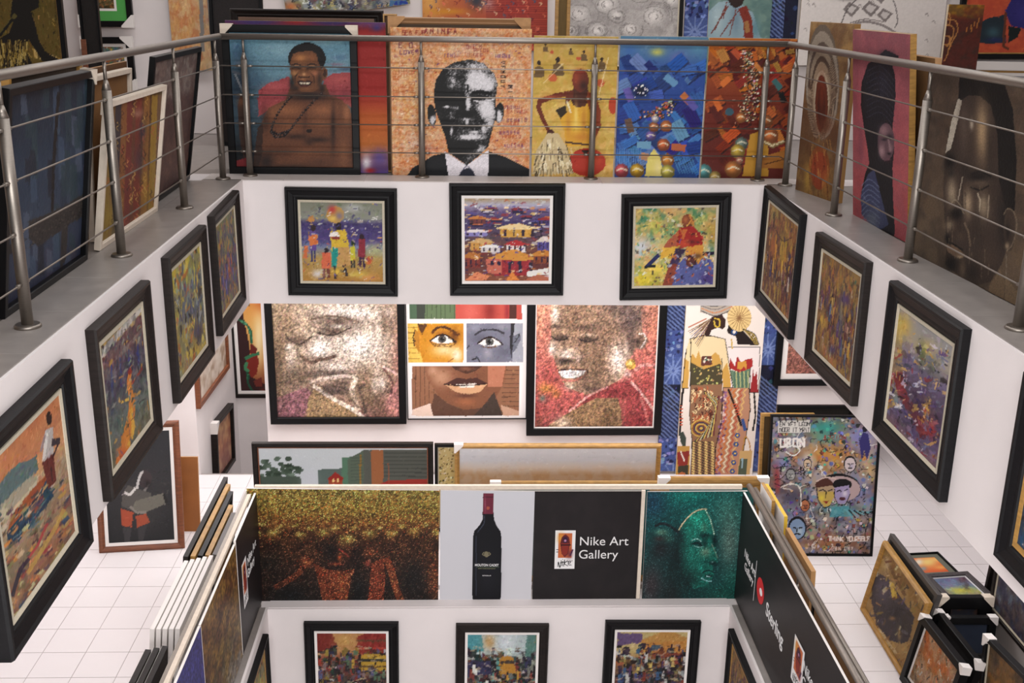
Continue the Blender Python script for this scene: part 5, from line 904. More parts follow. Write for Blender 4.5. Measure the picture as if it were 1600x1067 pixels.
picture(fit([(1070,-50),(1106,-50),(1105,130),(1068,130)], 'y', YB), 'strip of indigo patterned cloth hanging left of the robed man portrait', a_indigo(0, 1060, 1112, -60, 140, 44), 0, .02, name='patterned_cloth', edge=M_SAT)
picture(fit([(1205,-50),(1225,-50),(1224,130),(1203,130)], 'y', YB), 'strip of indigo patterned cloth hanging right of the robed man portrait', a_indigo(2, 1198, 1232, -60, 140, 40), 0, .02, name='patterned_cloth', edge=M_SAT)
picture(fit([(1226,-50),(1246,-50),(1243,130),(1224,130)], 'y', YB), 'dark navy cloth strip hanging at the right corner of the back wall', a_indigo(3, 1220, 1252, -60, 140, 400), 0, .02, name='patterned_cloth', edge=M_SAT)
picture(fit([(1106,-50),(1205,-50),(1203,130),(1106,130)], 'y', YB-.02), 'painting of a man in a white robe with red beads on a green ground', a_whiteman, 0, .03)
picture(fit([(1251,-50),(1478,-50),(1474,106),(1250,100)], 'y', YB-.02), 'large white pencil drawing on paper behind the right corner', a_map, 0, .02)
picture(fit([(1476,6),(1532,9),(1526,150),(1472,150)], 'y', 1.6, floor=.002, level=True), 'narrow maroon canvas with yellow line ornaments, top right', a_maroon, 0, .04, edge=M_RAW)
picture(fit([(1500,-120),(1720,-120),(1720,92),(1510,90)], 'y', YB-.03), 'black framed orange painting with a figure in a blue coat, top right corner', a_bluecoat, .05, .05, prof=P_flat, fm=M_SAT, liner=.012, lm=M_GLD)
picture(fit([(1500,97),(1720,100),(1715,260),(1505,255)], 'y', YB-.03), 'white mounted gold lined picture hanging under the blue coat painting', flat((150, 150, 160)), .085, .04, prof=P_flat, fm=M_WHT, liner=.02, lm=M_GLD, mount=.03)

# ================================================================== lower gallery: pictures on the far wall
def mosaic(g, amt, cell=2.2, chroma=.25):
    """rough flecked relief of stone and paint chips"""
    f = g.field(cell*.8)-.5; f2 = g.field(cell*1.7)-.5; r = rng.random((g.H, g.W))-.5
    g.b = np.clip(g.b*(1+amt*(1.3*f+.8*f2+.9*r))[..., None]+(rng.random((g.H, g.W, 3))-.5)*50*chroma, 0, 250)
def a_hand(g):
    g.grad([(0, (170, 146, 124)), (.3, (176, 152, 130)), (.7, (150, 128, 110)), (1, (150, 110, 100))])
    B_ = (96, 76, 64); L = (236, 224, 216)
    g.blob(435, 560, 18, 70, (150, 122, 96), .9).blob(430, 500, 14, 24, (166, 140, 112), .8).blob(612, 500, 14, 20, (150, 122, 100), .8).blob(622, 560, 12, 50, (176, 120, 106), .8).blob(610, 640, 18, 24, (196, 130, 124), .8)
    g.blob(545, 490, 50, 16, L, .9).blob(560, 540, 40, 28, L, .9).blob(500, 545, 18, 18, L, .95).blob(525, 575, 24, 10, (226, 210, 200), .8).blob(455, 560, 8, 22, (226, 212, 200), .6).blob(605, 490, 6, 8, (226, 206, 196), .8).blob(592, 520, 4, 30, (230, 216, 206), .6)
    g.blob(527, 502, 36, 9, B_, .85).blob(522, 518, 20, 7, (84, 66, 56), .9).blob(527, 510, 10, 2.5, (214, 200, 190), .8).blob(468, 532, 16, 6, B_, .85).curve([(450, 530), (468, 538), (488, 526)], 2.5, (76, 60, 52), .8).curve([(495, 520), (520, 524), (548, 512)], 2.5, (66, 52, 46), .8).curve([(485, 500), (520, 494), (560, 503)], 3, (110, 88, 74), .8)
    g.blob(470, 505, 10, 14, (190, 164, 140), .6).blob(452, 542, 5, 4, L, .8).blob(452, 532, 6, 4, (80, 64, 56), .6)
    g.curve([(470, 556), (486, 566), (500, 562), (512, 560), (524, 556)], 5, (96, 74, 62), .8).blob(494, 560, 20, 4, B_, .7).blob(470, 575, 14, 10, (170, 144, 120), .7).blob(455, 590, 20, 14, (126, 106, 92), .7)
    g.blob(515, 583, 36, 6, (84, 68, 62), .85).curve([(484, 596), (505, 592), (530, 588), (556, 588)], 6, (226, 206, 194), .7).blob(500, 592, 18, 4, (206, 176, 160), .8).blob(535, 600, 16, 9, (110, 90, 80), .8).blob(510, 606, 16, 6, (90, 74, 68), .8)
    g.blob(575, 600, 22, 22, (140, 112, 88), .8).blob(590, 560, 6, 30, (206, 186, 172), .6).blob(470, 622, 20, 14, (120, 100, 90), .6).poly([(408, 630), (478, 605), (490, 615), (470, 660), (408, 665)], (146, 100, 106)).blob(440, 640, 16, 8, (130, 84, 96), .7).poly([(478, 660), (482, 622), (496, 600), (580, 660)], (166, 136, 100)).curve([(490, 602), (520, 622), (552, 640), (575, 658)], 6, (230, 212, 196), .9).curve([(556, 590), (550, 610), (560, 640)], 8, (214, 194, 176), .8).curve([(570, 600), (562, 610), (574, 650)], 4, (90, 74, 68), .7).curve([(535, 600), (545, 620), (560, 636)], 4, (110, 90, 80), .7).blob(515, 640, 16, 8, (150, 124, 94), .7)
    g.poly([(590, 664), (610, 610), (622, 590), (632, 596), (630, 664)], (190, 130, 124), .7).curve([(598, 575), (612, 595), (610, 615)], 3, (110, 70, 66), .8).curve([(596, 572), (620, 585), (626, 600)], 3, (220, 180, 172), .8).blob(596, 600, 6, 10, (232, 220, 212), .8)
    g.blob(430, 590, 16, 50, (96, 76, 60), .7).blob(470, 590, 22, 14, (110, 88, 72), .6).blob(450, 505, 14, 20, (140, 112, 86), .6).blob(595, 640, 12, 24, (84, 66, 52), .6).blob(575, 625, 16, 16, (100, 80, 60), .6).blob(520, 612, 26, 7, (70, 58, 54), .7).blob(600, 500, 8, 20, (100, 78, 62), .6).blob(550, 622, 16, 10, (160, 136, 108), .5).blob(500, 640, 14, 14, (146, 120, 90), .6).blob(585, 600, 6, 14, (226, 212, 200), .6)
    mosaic(g, .42); g.strokes(1800, 3, 1.3, 34)
def a_quarters(g):
    W_ = (232, 226, 224); g.grad([(0, W_), (1, W_)])
    g.poly([(640, 400), (712, 400), (712, 499), (640, 499)], (104, 124, 88)).poly([(650, 400), (668, 400), (664, 499), (652, 499)], (70, 76, 66)).poly([(640, 400), (651, 400), (652, 499), (640, 499)], (84, 110, 84)); [g.line([(x, 400), (x, 499)], .9, (76, 90, 66)) for x in range(668, 712, 7)]
    g.poly([(712, 400), (815, 400), (815, 499), (712, 499)], (196, 84, 72)).blob(765, 486, 10, 20, (140, 44, 40), .8).blob(792, 486, 4, 20, (150, 40, 50), .8).poly([(794, 400), (808, 400), (806, 499), (796, 499)], (92, 50, 42)).blob(735, 486, 12, 20, (216, 110, 96), .7)
    g.poly([(637, 505), (724, 505), (724, 567), (638, 567)], (226, 186, 84)); [g.line([(638, y), (656, y)], .8, (150, 110, 40)) for y in range(512, 566, 8)]
    g.poly([(653, 506), (724, 506), (724, 567), (662, 567), (654, 540)], (206, 140, 30)).poly([(653, 506), (668, 506), (660, 524), (656, 516)], (96, 60, 34)).poly([(648, 513), (656, 522), (656, 545), (655, 552), (648, 536)], (190, 130, 40)).line([(649, 516), (646, 526), (648, 540)], 1.8, (60, 40, 26))
    g.blob(694, 547, 18, 10, (232, 204, 150), .95).blob(714, 555, 9, 12, (236, 222, 200), .95).blob(676, 520, 10, 5, (222, 160, 40), .9).blob(710, 525, 8, 10, (110, 64, 26), .9).curve([(675, 520), (685, 512), (700, 513), (716, 524)], 4, (92, 54, 26)).blob(690, 521, 16, 4, (150, 90, 30), .7)
    def eye(x, y, iris):
        g.poly([(x-17, y+2), (x-8, y-5), (x+4, y-7), (x+14, y-1), (x+18, y+3), (x+8, y+6), (x-8, y+5)], (226, 220, 214)).ell(x, y-1, 6.5, 6.2, iris).ell(x, y-1, 3, 3, (20, 18, 20)).blob(x+2, y-3, 1.2, 1, (230, 230, 230), .9).curve([(x-19, y+2), (x-8, y-6), (x+4, y-8), (x+16, y-1), (x+20, y+4)], 2.6, (50, 32, 28)).curve([(x-14, y+6), (x, y+8), (x+12, y+6)], 1.6, (110, 76, 50), .8)
    eye(691, 531, (90, 84, 80)); g.curve([(672, 531), (680, 540), (704, 541), (714, 534)], 1.6, (120, 76, 34), .8).line([(700, 566), (708, 560)], 1.6, (150, 90, 40))
    g.poly([(729, 505), (816, 505), (817, 566), (729, 567)], (122, 122, 138)); g.mottle(7, [(140, 142, 156), (100, 100, 116)], .0); g.blob(742, 512, 10, 6, (150, 152, 166), .7).blob(785, 510, 12, 5, (150, 150, 160), .8).blob(762, 552, 7, 8, (160, 156, 166), .8).blob(790, 550, 14, 10, (96, 96, 112), .7).poly([(803, 505), (816, 505), (817, 566), (800, 566)], (160, 162, 172)).poly([(798, 505), (804, 505), (801, 535), (799, 560), (796, 540)], (56, 54, 60)).poly([(801, 526), (812, 520), (813, 530), (806, 545), (800, 552)], (110, 112, 126)).curve([(803, 536), (810, 526), (811, 522)], 1.6, (50, 50, 56)).blob(750, 530, 12, 9, (90, 88, 104), .6).curve([(742, 523), (755, 516), (775, 516), (787, 521)], 3, (60, 58, 66), .9)
    eye(765, 535, (84, 84, 84)); g.curve([(738, 562), (746, 560), (750, 566)], 2, (50, 50, 56)).line([(729, 545), (734, 540)], 1.4, (60, 60, 70))
    g.poly([(644, 572), (811, 570), (810, 648), (644, 649)], (150, 104, 76)); [g.line([(x, 572), (x, 636)], 1, (100, 66, 48)) for x in range(650, 682, 7)]; [g.line([(784, y), (811, y)], 1, (96, 64, 46)) for y in range(578, 640, 7)]
    g.poly([(663, 571), (792, 570), (786, 600), (775, 620), (748, 640), (715, 640), (685, 618), (668, 592)], (136, 88, 62)); g.poly([(762, 571), (790, 571), (784, 604), (762, 604)], (184, 120, 92)).blob(690, 590, 16, 14, (196, 150, 120), .85).blob(676, 578, 8, 8, (206, 160, 130), .7).blob(745, 588, 10, 6, (120, 76, 54), .6).blob(728, 628, 14, 6, (176, 110, 70), .7)
    g.poly([(704, 571), (755, 571), (742, 580), (730, 584), (712, 578)], (80, 50, 40)).blob(728, 576, 12, 4, (150, 100, 74), .8)
    g.poly([(694, 600), (714, 590), (728, 592), (745, 590), (762, 599), (745, 600), (716, 602)], (84, 50, 44)).poly([(694, 600), (716, 601), (745, 600), (762, 599), (750, 612), (732, 616), (712, 612)], (206, 160, 120)).poly([(712, 600), (745, 599), (740, 605), (718, 605)], (228, 218, 208)).line([(729, 600), (729, 605)], 1, (120, 90, 80)).curve([(694, 600), (712, 602), (745, 601), (762, 599)], 1.6, (50, 26, 24)).blob(728, 618, 14, 2.5, (90, 54, 42), .8)
    g.poly([(680, 614), (700, 630), (725, 640), (752, 637), (772, 612), (782, 640), (785, 649), (676, 649), (672, 640)], (104, 72, 56)).poly([(752, 637), (772, 612), (782, 640), (785, 649), (740, 649)], (76, 62, 54)); g.poly([(644, 640), (672, 630), (677, 649), (644, 649)], (222, 196, 180)).poly([(782, 632), (811, 642), (811, 649), (786, 649)], (196, 156, 130))
    g.dabs(500, 2.4, .5, .3, 1.5, None, 0, (636, 505, 724, 567), .6, 10).dabs(300, 2.4, .5, .3, 1.5, None, 0, (729, 505, 816, 567), .6, 9).dabs(500, 2.4, .5, .3, 1.5, None, 0, (644, 571, 811, 649), .5, 9); g.strokes(900, 4, 1.2, 14); g.poly([(630, 499), (824, 499), (824, 505), (630, 505)], W_).poly([(724, 500), (729, 500), (729, 570), (724, 570)], W_).poly([(630, 567), (824, 566), (824, 571), (630, 572)], W_).poly([(816, 400), (830, 400), (830, 660), (811, 660), (811, 568), (817, 568)], W_).poly([(628, 400), (640, 400), (637, 505), (638, 568), (644, 570), (644, 662), (628, 662)], W_)
def a_smile(g):
    g.grad([(0, (206, 150, 120)), (.3, (200, 124, 106)), (.7, (178, 92, 86)), (1, (172, 88, 84))])
    g.blob(845, 500, 10, 30, (222, 150, 120), .8).blob(1020, 510, 16, 24, (206, 130, 104), .8)
    g.poly([(868, 470), (1000, 470), (1004, 530), (990, 548), (972, 590), (940, 612), (915, 616), (884, 604), (874, 585), (868, 565), (860, 545), (862, 500)], (160, 128, 104))
    D = (84, 66, 62); L = (236, 220, 208)
    g.blob(985, 495, 24, 26, (112, 92, 90), .85).blob(960, 480, 16, 12, (120, 98, 92), .7).blob(868, 492, 6, 14, L, .9).blob(864, 545, 7, 10, L, .8).blob(900, 500, 14, 20, (150, 116, 92), .7).blob(915, 560, 16, 30, (136, 106, 84), .6)
    g.blob(876, 528, 12, 5, D, .9).curve([(862, 526), (875, 532), (888, 529)], 2, (50, 38, 38)).blob(920, 530, 15, 5, D, .9).curve([(906, 532), (920, 534), (935, 529)], 2, (50, 38, 38)).blob(868, 510, 10, 3.5, D, .7).blob(922, 512, 18, 4, D, .6).blob(921, 524, 12, 2, (206, 184, 166), .6)
    g.blob(886, 552, 14, 9, (220, 200, 186), .7).blob(884, 564, 12, 4.5, (70, 56, 52), .85).blob(904, 560, 6, 7, (200, 176, 160), .8).curve([(905, 546), (910, 556), (906, 566)], 2, (96, 76, 68), .7).blob(965, 562, 14, 24, (238, 218, 208), .95).blob(980, 545, 6, 14, (220, 196, 180), .7)
    g.poly([(873, 580), (890, 578), (915, 579), (912, 586), (895, 591), (880, 590)], (236, 234, 230)).curve([(872, 578), (890, 577), (916, 578), (918, 583)], 2, (80, 50, 48)).curve([(876, 592), (895, 595), (915, 586)], 3, (190, 110, 100), .9); [g.line([(x, 579), (x, 589)], .6, (150, 130, 130), .8) for x in range(880, 912, 5)]
    g.blob(915, 592, 12, 14, (110, 86, 72), .7).blob(930, 608, 20, 6, D, .7).blob(890, 604, 8, 6, (206, 186, 170), .7)
    g.ell(1000, 532, 11, 14, (150, 116, 98)).curve([(998, 522), (1006, 522), (1008, 532), (1000, 544)], 2.4, (226, 206, 196)).blob(996, 536, 4, 8, D, .8).blob(985, 535, 5, 18, D, .7).ell(985, 569, 8, 8, (206, 160, 70)).blob(984, 567, 4, 4, (236, 206, 140), .9).blob(980, 584, 6, 5, (226, 200, 190), .8)
    g.poly([(900, 640), (925, 614), (960, 598), (985, 594), (1000, 604), (1022, 640), (1022, 680), (975, 680), (978, 622), (940, 624), (905, 640)], (156, 70, 70)).poly([(860, 662), (895, 640), (930, 622), (965, 622), (970, 640), (972, 680), (850, 680)], (150, 118, 86)).blob(880, 660, 14, 10, (220, 196, 176), .8).curve([(890, 642), (920, 618), (950, 604)], 3, (214, 160, 150), .8).curve([(985, 596), (1000, 612), (1015, 632), (1024, 645)], 4, (224, 176, 166), .8).curve([(992, 578), (1005, 570), (1028, 572)], 5, (214, 150, 140), .8).curve([(1000, 620), (1010, 650), (1012, 675)], 4, (206, 130, 120), .6)
    g.blob(855, 606, 12, 8, (214, 160, 70), .85).blob(848, 622, 5, 5, (90, 110, 100), .9).blob(870, 615, 6, 6, (206, 140, 60), .7).blob(842, 660, 8, 10, (110, 70, 56), .7).blob(835, 640, 8, 14, (150, 50, 50), .6)
    g.blob(935, 570, 12, 34, (110, 86, 68), .6).blob(945, 520, 16, 20, (126, 98, 78), .6).blob(985, 520, 10, 24, (96, 78, 72), .6).blob(1000, 660, 16, 14, (130, 46, 50), .6).blob(1010, 600, 10, 14, (150, 56, 56), .5).blob(960, 612, 20, 6, (120, 40, 44), .6).blob(860, 590, 10, 20, (160, 70, 66), .5).blob(950, 655, 10, 20, (96, 74, 54), .6).blob(885, 555, 10, 5, (226, 208, 194), .7).blob(884, 564, 9, 3.4, (60, 46, 44), .8)
    mosaic(g, .42); g.strokes(1800, 3, 1.3, 34)
def a_headdress(g):
    g.grad([(0, (196, 120, 50)), (.4, (222, 170, 90)), (.7, (214, 150, 80)), (1, (120, 50, 34))]); g.blob(404, 530, 8, 40, (240, 220, 170), .95).blob(408, 470, 12, 16, (190, 100, 40), .9)
    g.poly([(370, 440), (376, 470), (382, 500), (390, 540), (392, 580), (396, 590), (414, 600), (430, 616), (430, 640), (364, 640), (355, 440)], (64, 34, 34)).poly([(392, 552), (400, 548), (403, 558), (405, 565), (403, 572), (401, 584), (393, 590), (386, 575), (386, 560)], (140, 44, 32))
    for k in range(5): g.curve([(374+k*3, 500+k*2), (384+k*2, 505+k*3), (392, 522+k*3), (394, 535)], 3, [(44, 110, 80), (90, 160, 120)][k % 2])
    g.curve([(384, 560), (394, 555), (404, 552)], 5, (60, 130, 90)).poly([(392, 536), (402, 545), (400, 552), (390, 552)], (120, 40, 34)).curve([(386, 566), (384, 574), (388, 580)], 5, (70, 140, 96))
    for k in range(4): g.curve([(386+k, 580+k*2), (388, 598), (396, 612), (404, 618-k)], 3, [(60, 130, 90), (34, 90, 66)][k % 2])
    g.poly([(396, 595), (409, 588), (409, 604), (400, 603)], (124, 50, 40)).curve([(380, 480), (386, 474), (390, 478)], 2.5, (60, 60, 40)).blob(410, 616, 5, 8, (200, 80, 50), .8)
def a_women(g):
    W_ = (226, 214, 204); g.grad([(0, W_), (1, W_)]); K = (36, 26, 24); Y = (206, 160, 76); C = (226, 204, 160)
    g.poly([(1073, 545), (1078, 530), (1080, 545), (1076, 605), (1066, 605)], C).poly([(1066, 607), (1070, 560), (1077, 565), (1076, 607)], Y).poly([(1077, 530), (1095, 525), (1112, 525), (1133, 530), (1138, 560), (1144, 605), (1131, 605), (1128, 570), (1127, 606), (1080, 606)], C).poly([(1130, 606), (1128, 580), (1136, 566), (1145, 606)], Y)
    g.poly([(1079, 566), (1082, 552), (1088, 560), (1092, 548), (1096, 562), (1101, 556), (1112, 556), (1118, 550), (1124, 556), (1128, 570), (1100, 577), (1079, 568)], Y).poly([(1096, 557), (1112, 556), (1113, 570), (1096, 572)], (110, 60, 50)).dots(14, 1.5, [(60, 120, 110), (220, 210, 180)], (1097, 558, 1112, 570))
    g.poly([(1079, 566), (1100, 577), (1126, 568), (1128, 600), (1079, 602)], (84, 76, 52)); g.dots(30, 1.3, [(206, 190, 110), (170, 160, 100)], (1081, 573, 1126, 600))
    g.poly([(1138, 542), (1186, 542), (1186, 614), (1173, 614), (1172, 575), (1170, 606), (1142, 606)], (228, 216, 212)).poly([(1139, 575), (1141, 560), (1148, 572), (1152, 556), (1158, 568), (1164, 562), (1175, 560), (1176, 572), (1168, 580), (1155, 582)], (176, 44, 44)).poly([(1152, 566), (1166, 564), (1166, 578), (1162, 572), (1158, 578), (1152, 576)], (210, 150, 60)).poly([(1141, 578), (1156, 582), (1171, 576), (1170, 606), (1146, 606)], (110, 136, 110)); [g.line([(x, 580), (x+1, 606)], 1, [(206, 200, 130), (60, 100, 90)][x % 2]) for x in range(1147, 1170, 3)]
    g.poly([(1172, 613), (1176, 575), (1178, 590), (1182, 580), (1184, 613)], (166, 44, 48)).line([(1172, 575), (1171, 613), (1185, 613), (1187, 542)], .9, K)
    for a in ([(1080, 530), (1079, 606)], [(1133, 530), (1145, 606), (1130, 606)], [(1128, 560), (1128, 606)], [(1073, 545), (1066, 607), (1076, 607)], [(1138, 542), (1186, 542)], [(1078, 530), (1095, 525), (1112, 525), (1133, 530)]): g.line(a, 1.2, K)
    g.poly([(1079, 602), (1128, 600), (1130, 640), (1124, 680), (1118, 700), (1116, 755), (1078, 755), (1082, 690), (1078, 650)], (150, 110, 80)); g.poly([(1130, 606), (1170, 606), (1172, 640), (1164, 690), (1150, 755), (1117, 755), (1118, 700), (1127, 660)], (190, 140, 110))
    for k in range(110): x = rng.uniform(1080, 1112); y = rng.uniform(604, 655); g.curve([(x, y), (x+2, y+2), (x, y+5)], 1.6, [(90, 40, 30), (226, 200, 150), (190, 100, 60)][k % 3])
    for r in range(14, 1, -2): g.ell(1096, 669, r*1.2, r, [(150, 90, 50), (206, 170, 80), (60, 60, 90)][(r//2) % 3])
    for k in range(11): g.curve([(1085+k*3, 690-k*1), (1105+k*1.5, 670-k*3), (1118+k*.6, 640-k*2), (1100+k*2, 612+k)], 1.7, [(50, 60, 60), (206, 180, 90), (120, 50, 60), (190, 190, 150)][k % 4])
    for y in range(690, 756, 4):
        for x in range(1082, 1116, 5): g.line([(x, y), (x+3, y+2)], 2, [(226, 200, 120), (60, 60, 40)][(x+y) % 2])
    for k in range(60): x = 1130+rng.uniform(-2, 8)-0*k; y = rng.uniform(610, 750); g.ell(x-(y-610)*.08, y, 2.2, 2.2, [(150, 100, 140), (220, 190, 180), (120, 80, 110)][k % 3])
    for c0, x0 in (((206, 120, 50), 1148), ((226, 214, 180), 1153), ((190, 90, 60), 1158), ((220, 180, 110), 1164), ((200, 100, 50), 1141)):
        g.line([(x0+(-2 if k % 2 else 2)-k*1.0*.9, 608+k*5) for k in range(27)], 2, c0, .9)
    for y in range(680, 750, 14): x = 1152-(y-680)*.14; g.ell(x, y, 4.5, 4.5, (60, 90, 150), n=6).ell(x, y, 1.5, 1.5, (230, 200, 80))
    g.line([(1079, 602), (1078, 650), (1082, 690), (1078, 755)], 1.2, K).line([(1130, 606), (1127, 660), (1118, 700), (1116, 755)], 1.3, K).line([(1170, 606), (1172, 640), (1164, 690), (1150, 755)], 1.3, K)
    g.line([(1068, 607), (1064, 640), (1063, 680)], 3.4, K); [g.line([(1063, 634+k*5), (1067, 634+k*5)], 2, (200, 90, 60)) for k in range(7)]; g.poly([(1062, 676), (1068, 674), (1073, 684), (1070, 705), (1064, 690)], (70, 80, 70)); g.line([(1138, 608), (1150, 640), (1158, 665)], 3.4, K); [g.line([(1146+k*1.6, 632+k*4), (1150+k*1.6, 631+k*4)], 2, (200, 80, 50)) for k in range(5)]; g.line([(1178, 614), (1180, 650), (1176, 672)], 2.8, K)
    g.poly([(1058, 697), (1078, 697), (1078, 755), (1056, 755)], (196, 150, 70)).poly([(1058, 706), (1078, 704), (1074, 730), (1060, 728)], (150, 50, 40)).poly([(1060, 728), (1076, 726), (1076, 748), (1060, 750)], (70, 66, 50)).ell(1066, 742, 6, 5, (190, 110, 60)).line([(1064, 705), (1070, 720)], 2, (226, 220, 206)); g.curve([(1160, 702), (1164, 682), (1170, 690), (1172, 704)], 1.8, (190, 140, 60)).poly([(1156, 704), (1175, 704), (1170, 755), (1150, 755)], (206, 170, 110)).poly([(1156, 716), (1168, 716), (1166, 742), (1152, 744)], (90, 100, 80)).line([(1160, 716), (1159, 730)], 3, (150, 180, 190))
    g.line([(1160, 655), (1164, 672)], 5, (60, 90, 150))
    for k in range(11): t = k/10; g.line([(1112+t*6, 498-t*4), (1076-0*t+t*16, 518+t*26)], 2.2, [(150, 110, 70), (90, 70, 60), (206, 180, 140), (110, 80, 100)][k % 4], .9, .8)
    g.curve([(1076, 512), (1090, 505), (1104, 498)], 2, (190, 120, 90)); g.poly([(1100, 524), (1108, 506), (1112, 496), (1128, 492), (1134, 500), (1133, 511), (1129, 515), (1122, 512), (1112, 516), (1108, 526)], (64, 38, 32)).curve([(1117, 498), (1124, 500), (1124, 510), (1118, 510), (1116, 502)], 2, (214, 180, 60)).poly([(1094, 488), (1100, 440), (1140, 440), (1144, 478), (1138, 489), (1118, 494), (1102, 490)], (176, 164, 150))
    for k in range(6): g.curve([(1096, 486-k*4), (1118, 494-k*5), (1144, 484-k*5)], 1.4, [(60, 60, 70), (206, 130, 70), (120, 110, 110)][k % 3])
    g.poly([(1139, 522), (1136, 518), (1138, 508), (1146, 508), (1160, 516), (1176, 534), (1186, 540), (1152, 538), (1150, 526)], (44, 30, 28)).ell(1147, 519, 5, 5, (44, 80, 130)).ell(1147, 519, 2.5, 2.5, W_); g.line([(1143, 530), (1144, 545)], 2, (206, 170, 70)).ell(1155, 497, 19, 21, (222, 192, 130)); [g.line([(1155, 497), (1155+19*math.cos(k*PI/10), 497+21*math.sin(k*PI/10))], .7, (140, 100, 60), .9) for k in range(20)]
    for k in range(6): g.curve([(1160, 514), (1168+k*2, 522), (1180+k, 538)], 1.4, [(190, 160, 80), (50, 50, 40)][k % 2])
    g.curve([(1133, 512), (1128, 524), (1140, 540)], 4, (228, 216, 208), .0)
def a_sidewall(g): g.grad([(0, (214, 200, 186)), (1, (190, 170, 150))]); g.mottle(8, [(150, 120, 96), (226, 216, 206)], .6)
def a_sidewall2(g): g.grad([(0, (206, 160, 110)), (.5, (196, 130, 96)), (1, (170, 120, 120))]); g.mottle(7, [(226, 190, 140), (150, 90, 80)], .5)
def a_redbrown(g): g.grad([(0, (150, 110, 96)), (1, (150, 96, 84))]); g.curve([(1290, 596), (1292, 570), (1280, 545)], 8, (176, 80, 64)).curve([(1250, 596), (1275, 588), (1330, 598)], 3, (214, 190, 176)); mosaic(g, .5)
GW = 'large portraits on the far lower wall'
pic(([(411,438),(634,438),(632,663),(422,663)], 'y', 2.72), 'black framed mosaic portrait of a child resting its chin on a hand', a_hand, .075, .05, prof=P_flat, fm=M_SAT, group=GW, relief=.01)
pic(([(634,430),(826,430),(822,655),(635,656)], 'y', 2.75), 'white picture of a face cut into yellow, grey and brown panels', a_quarters, .008, .035, prof=P_flat, fm=M_SAT, group=GW, res=1.1)
pic(([(824,438),(1046,438),(1032,680),(824,681)], 'y', 2.72), 'black framed mosaic portrait of a smiling woman in a red shawl', a_smile, .08, .05, prof=P_flat, fm=M_SAT, liner=.012, lm=M_WHT, group=GW, relief=.01)
picture(fit([(1040,400),(1072,400),(1062,760),(1030,760)], 'y', 2.775, floor=LZ+.02, level=True), 'indigo patterned cloth hanging left of the two women painting', a_indigo(0, 1026, 1078, 474, 770, 42), 0, .02, name='patterned_cloth', edge=M_SAT)
picture(fit([(1192,400),(1232,400),(1204,760),(1168,760)], 'y', 2.775, floor=LZ+.02, level=True), 'indigo patterned cloth hanging right of the two women painting', a_indigo(1, 1160, 1240, 474, 770, 48), 0, .02, name='patterned_cloth', edge=M_SAT)
pic(([(1073,438),(1197,438),(1178,752),(1057,752)], 'y', 2.73), 'tall white painting of two African women in patterned wrappers and hats', a_women, 0, .04, group=GW, res=1.1)
pic(([(351,430),(430,430),(434,622),(367,622)], 'y', 4.66), 'black framed profile with a green feathered headdress in the stairwell', a_headdress, .05, .04, prof=P_flat, fm=M_ESP, mount=.04)
pic(([(306,556),(356,500),(359,574),(316,637)], 'x', -1.14), 'brown framed pale sketch on the stairwell side wall', a_sidewall, .06, .05, prof=P_flat, fm=M_BRN)
pic(([(339,663),(364,630),(370,719),(342,758)], 'x', -1.12), 'black framed amber picture hanging low in the stairwell with a white corner guard', a_sidewall2, .05, .07, prof=P_flat, fm=M_ESP, guards=('tl',), gs=.12, gm=M_WHT)
pic(([(1222,438),(1400,438),(1385,603),(1209,603)], 'y', 2.715), 'black framed red-brown picture with white mount behind the right atrium edge', a_redbrown, .07, .05, prof=P_flat, fm=M_SAT, mount=.06)

# ------------------------------------------------------------------ pictures standing on the lower floor
def a_drummer(g):
    g.grad([(0, (54, 54, 58)), (.5, (62, 60, 62)), (1, (46, 46, 48))]); g.strokes(600, 8, 2, 5)
    g.blob(225, 800, 30, 30, (74, 72, 72), .6).ell(226, 748, 11, 14, (76, 64, 66)).curve([(222, 736), (216, 752), (214, 764)], 4, (190, 186, 184)).curve([(232, 757), (226, 766), (222, 768)], 3, (130, 126, 124)).blob(230, 756, 5, 6, (40, 34, 34), .9)
    g.poly([(192, 770), (200, 758), (216, 764), (236, 770), (238, 796), (212, 800), (190, 790)], (96, 92, 88)).curve([(195, 770), (204, 772), (212, 762)], 4, (206, 202, 198)).poly([(212, 782), (256, 770), (260, 786), (228, 800), (206, 796)], (120, 116, 106)).poly([(256, 769), (262, 784), (258, 788), (254, 774)], (50, 48, 48)).curve([(204, 792), (214, 800), (228, 800)], 4, (140, 134, 126))
    g.poly([(189, 794), (208, 800), (206, 824), (190, 820)], (176, 84, 56)).poly([(212, 806), (228, 802), (234, 816), (214, 824)], (170, 84, 58)).poly([(192, 824), (206, 824), (202, 850), (196, 850)], (70, 68, 70)).poly([(216, 824), (230, 818), (222, 850), (216, 850)], (68, 66, 68)); g.strokes(220, 6, 1.5, 14, box=(188, 735, 262, 825))
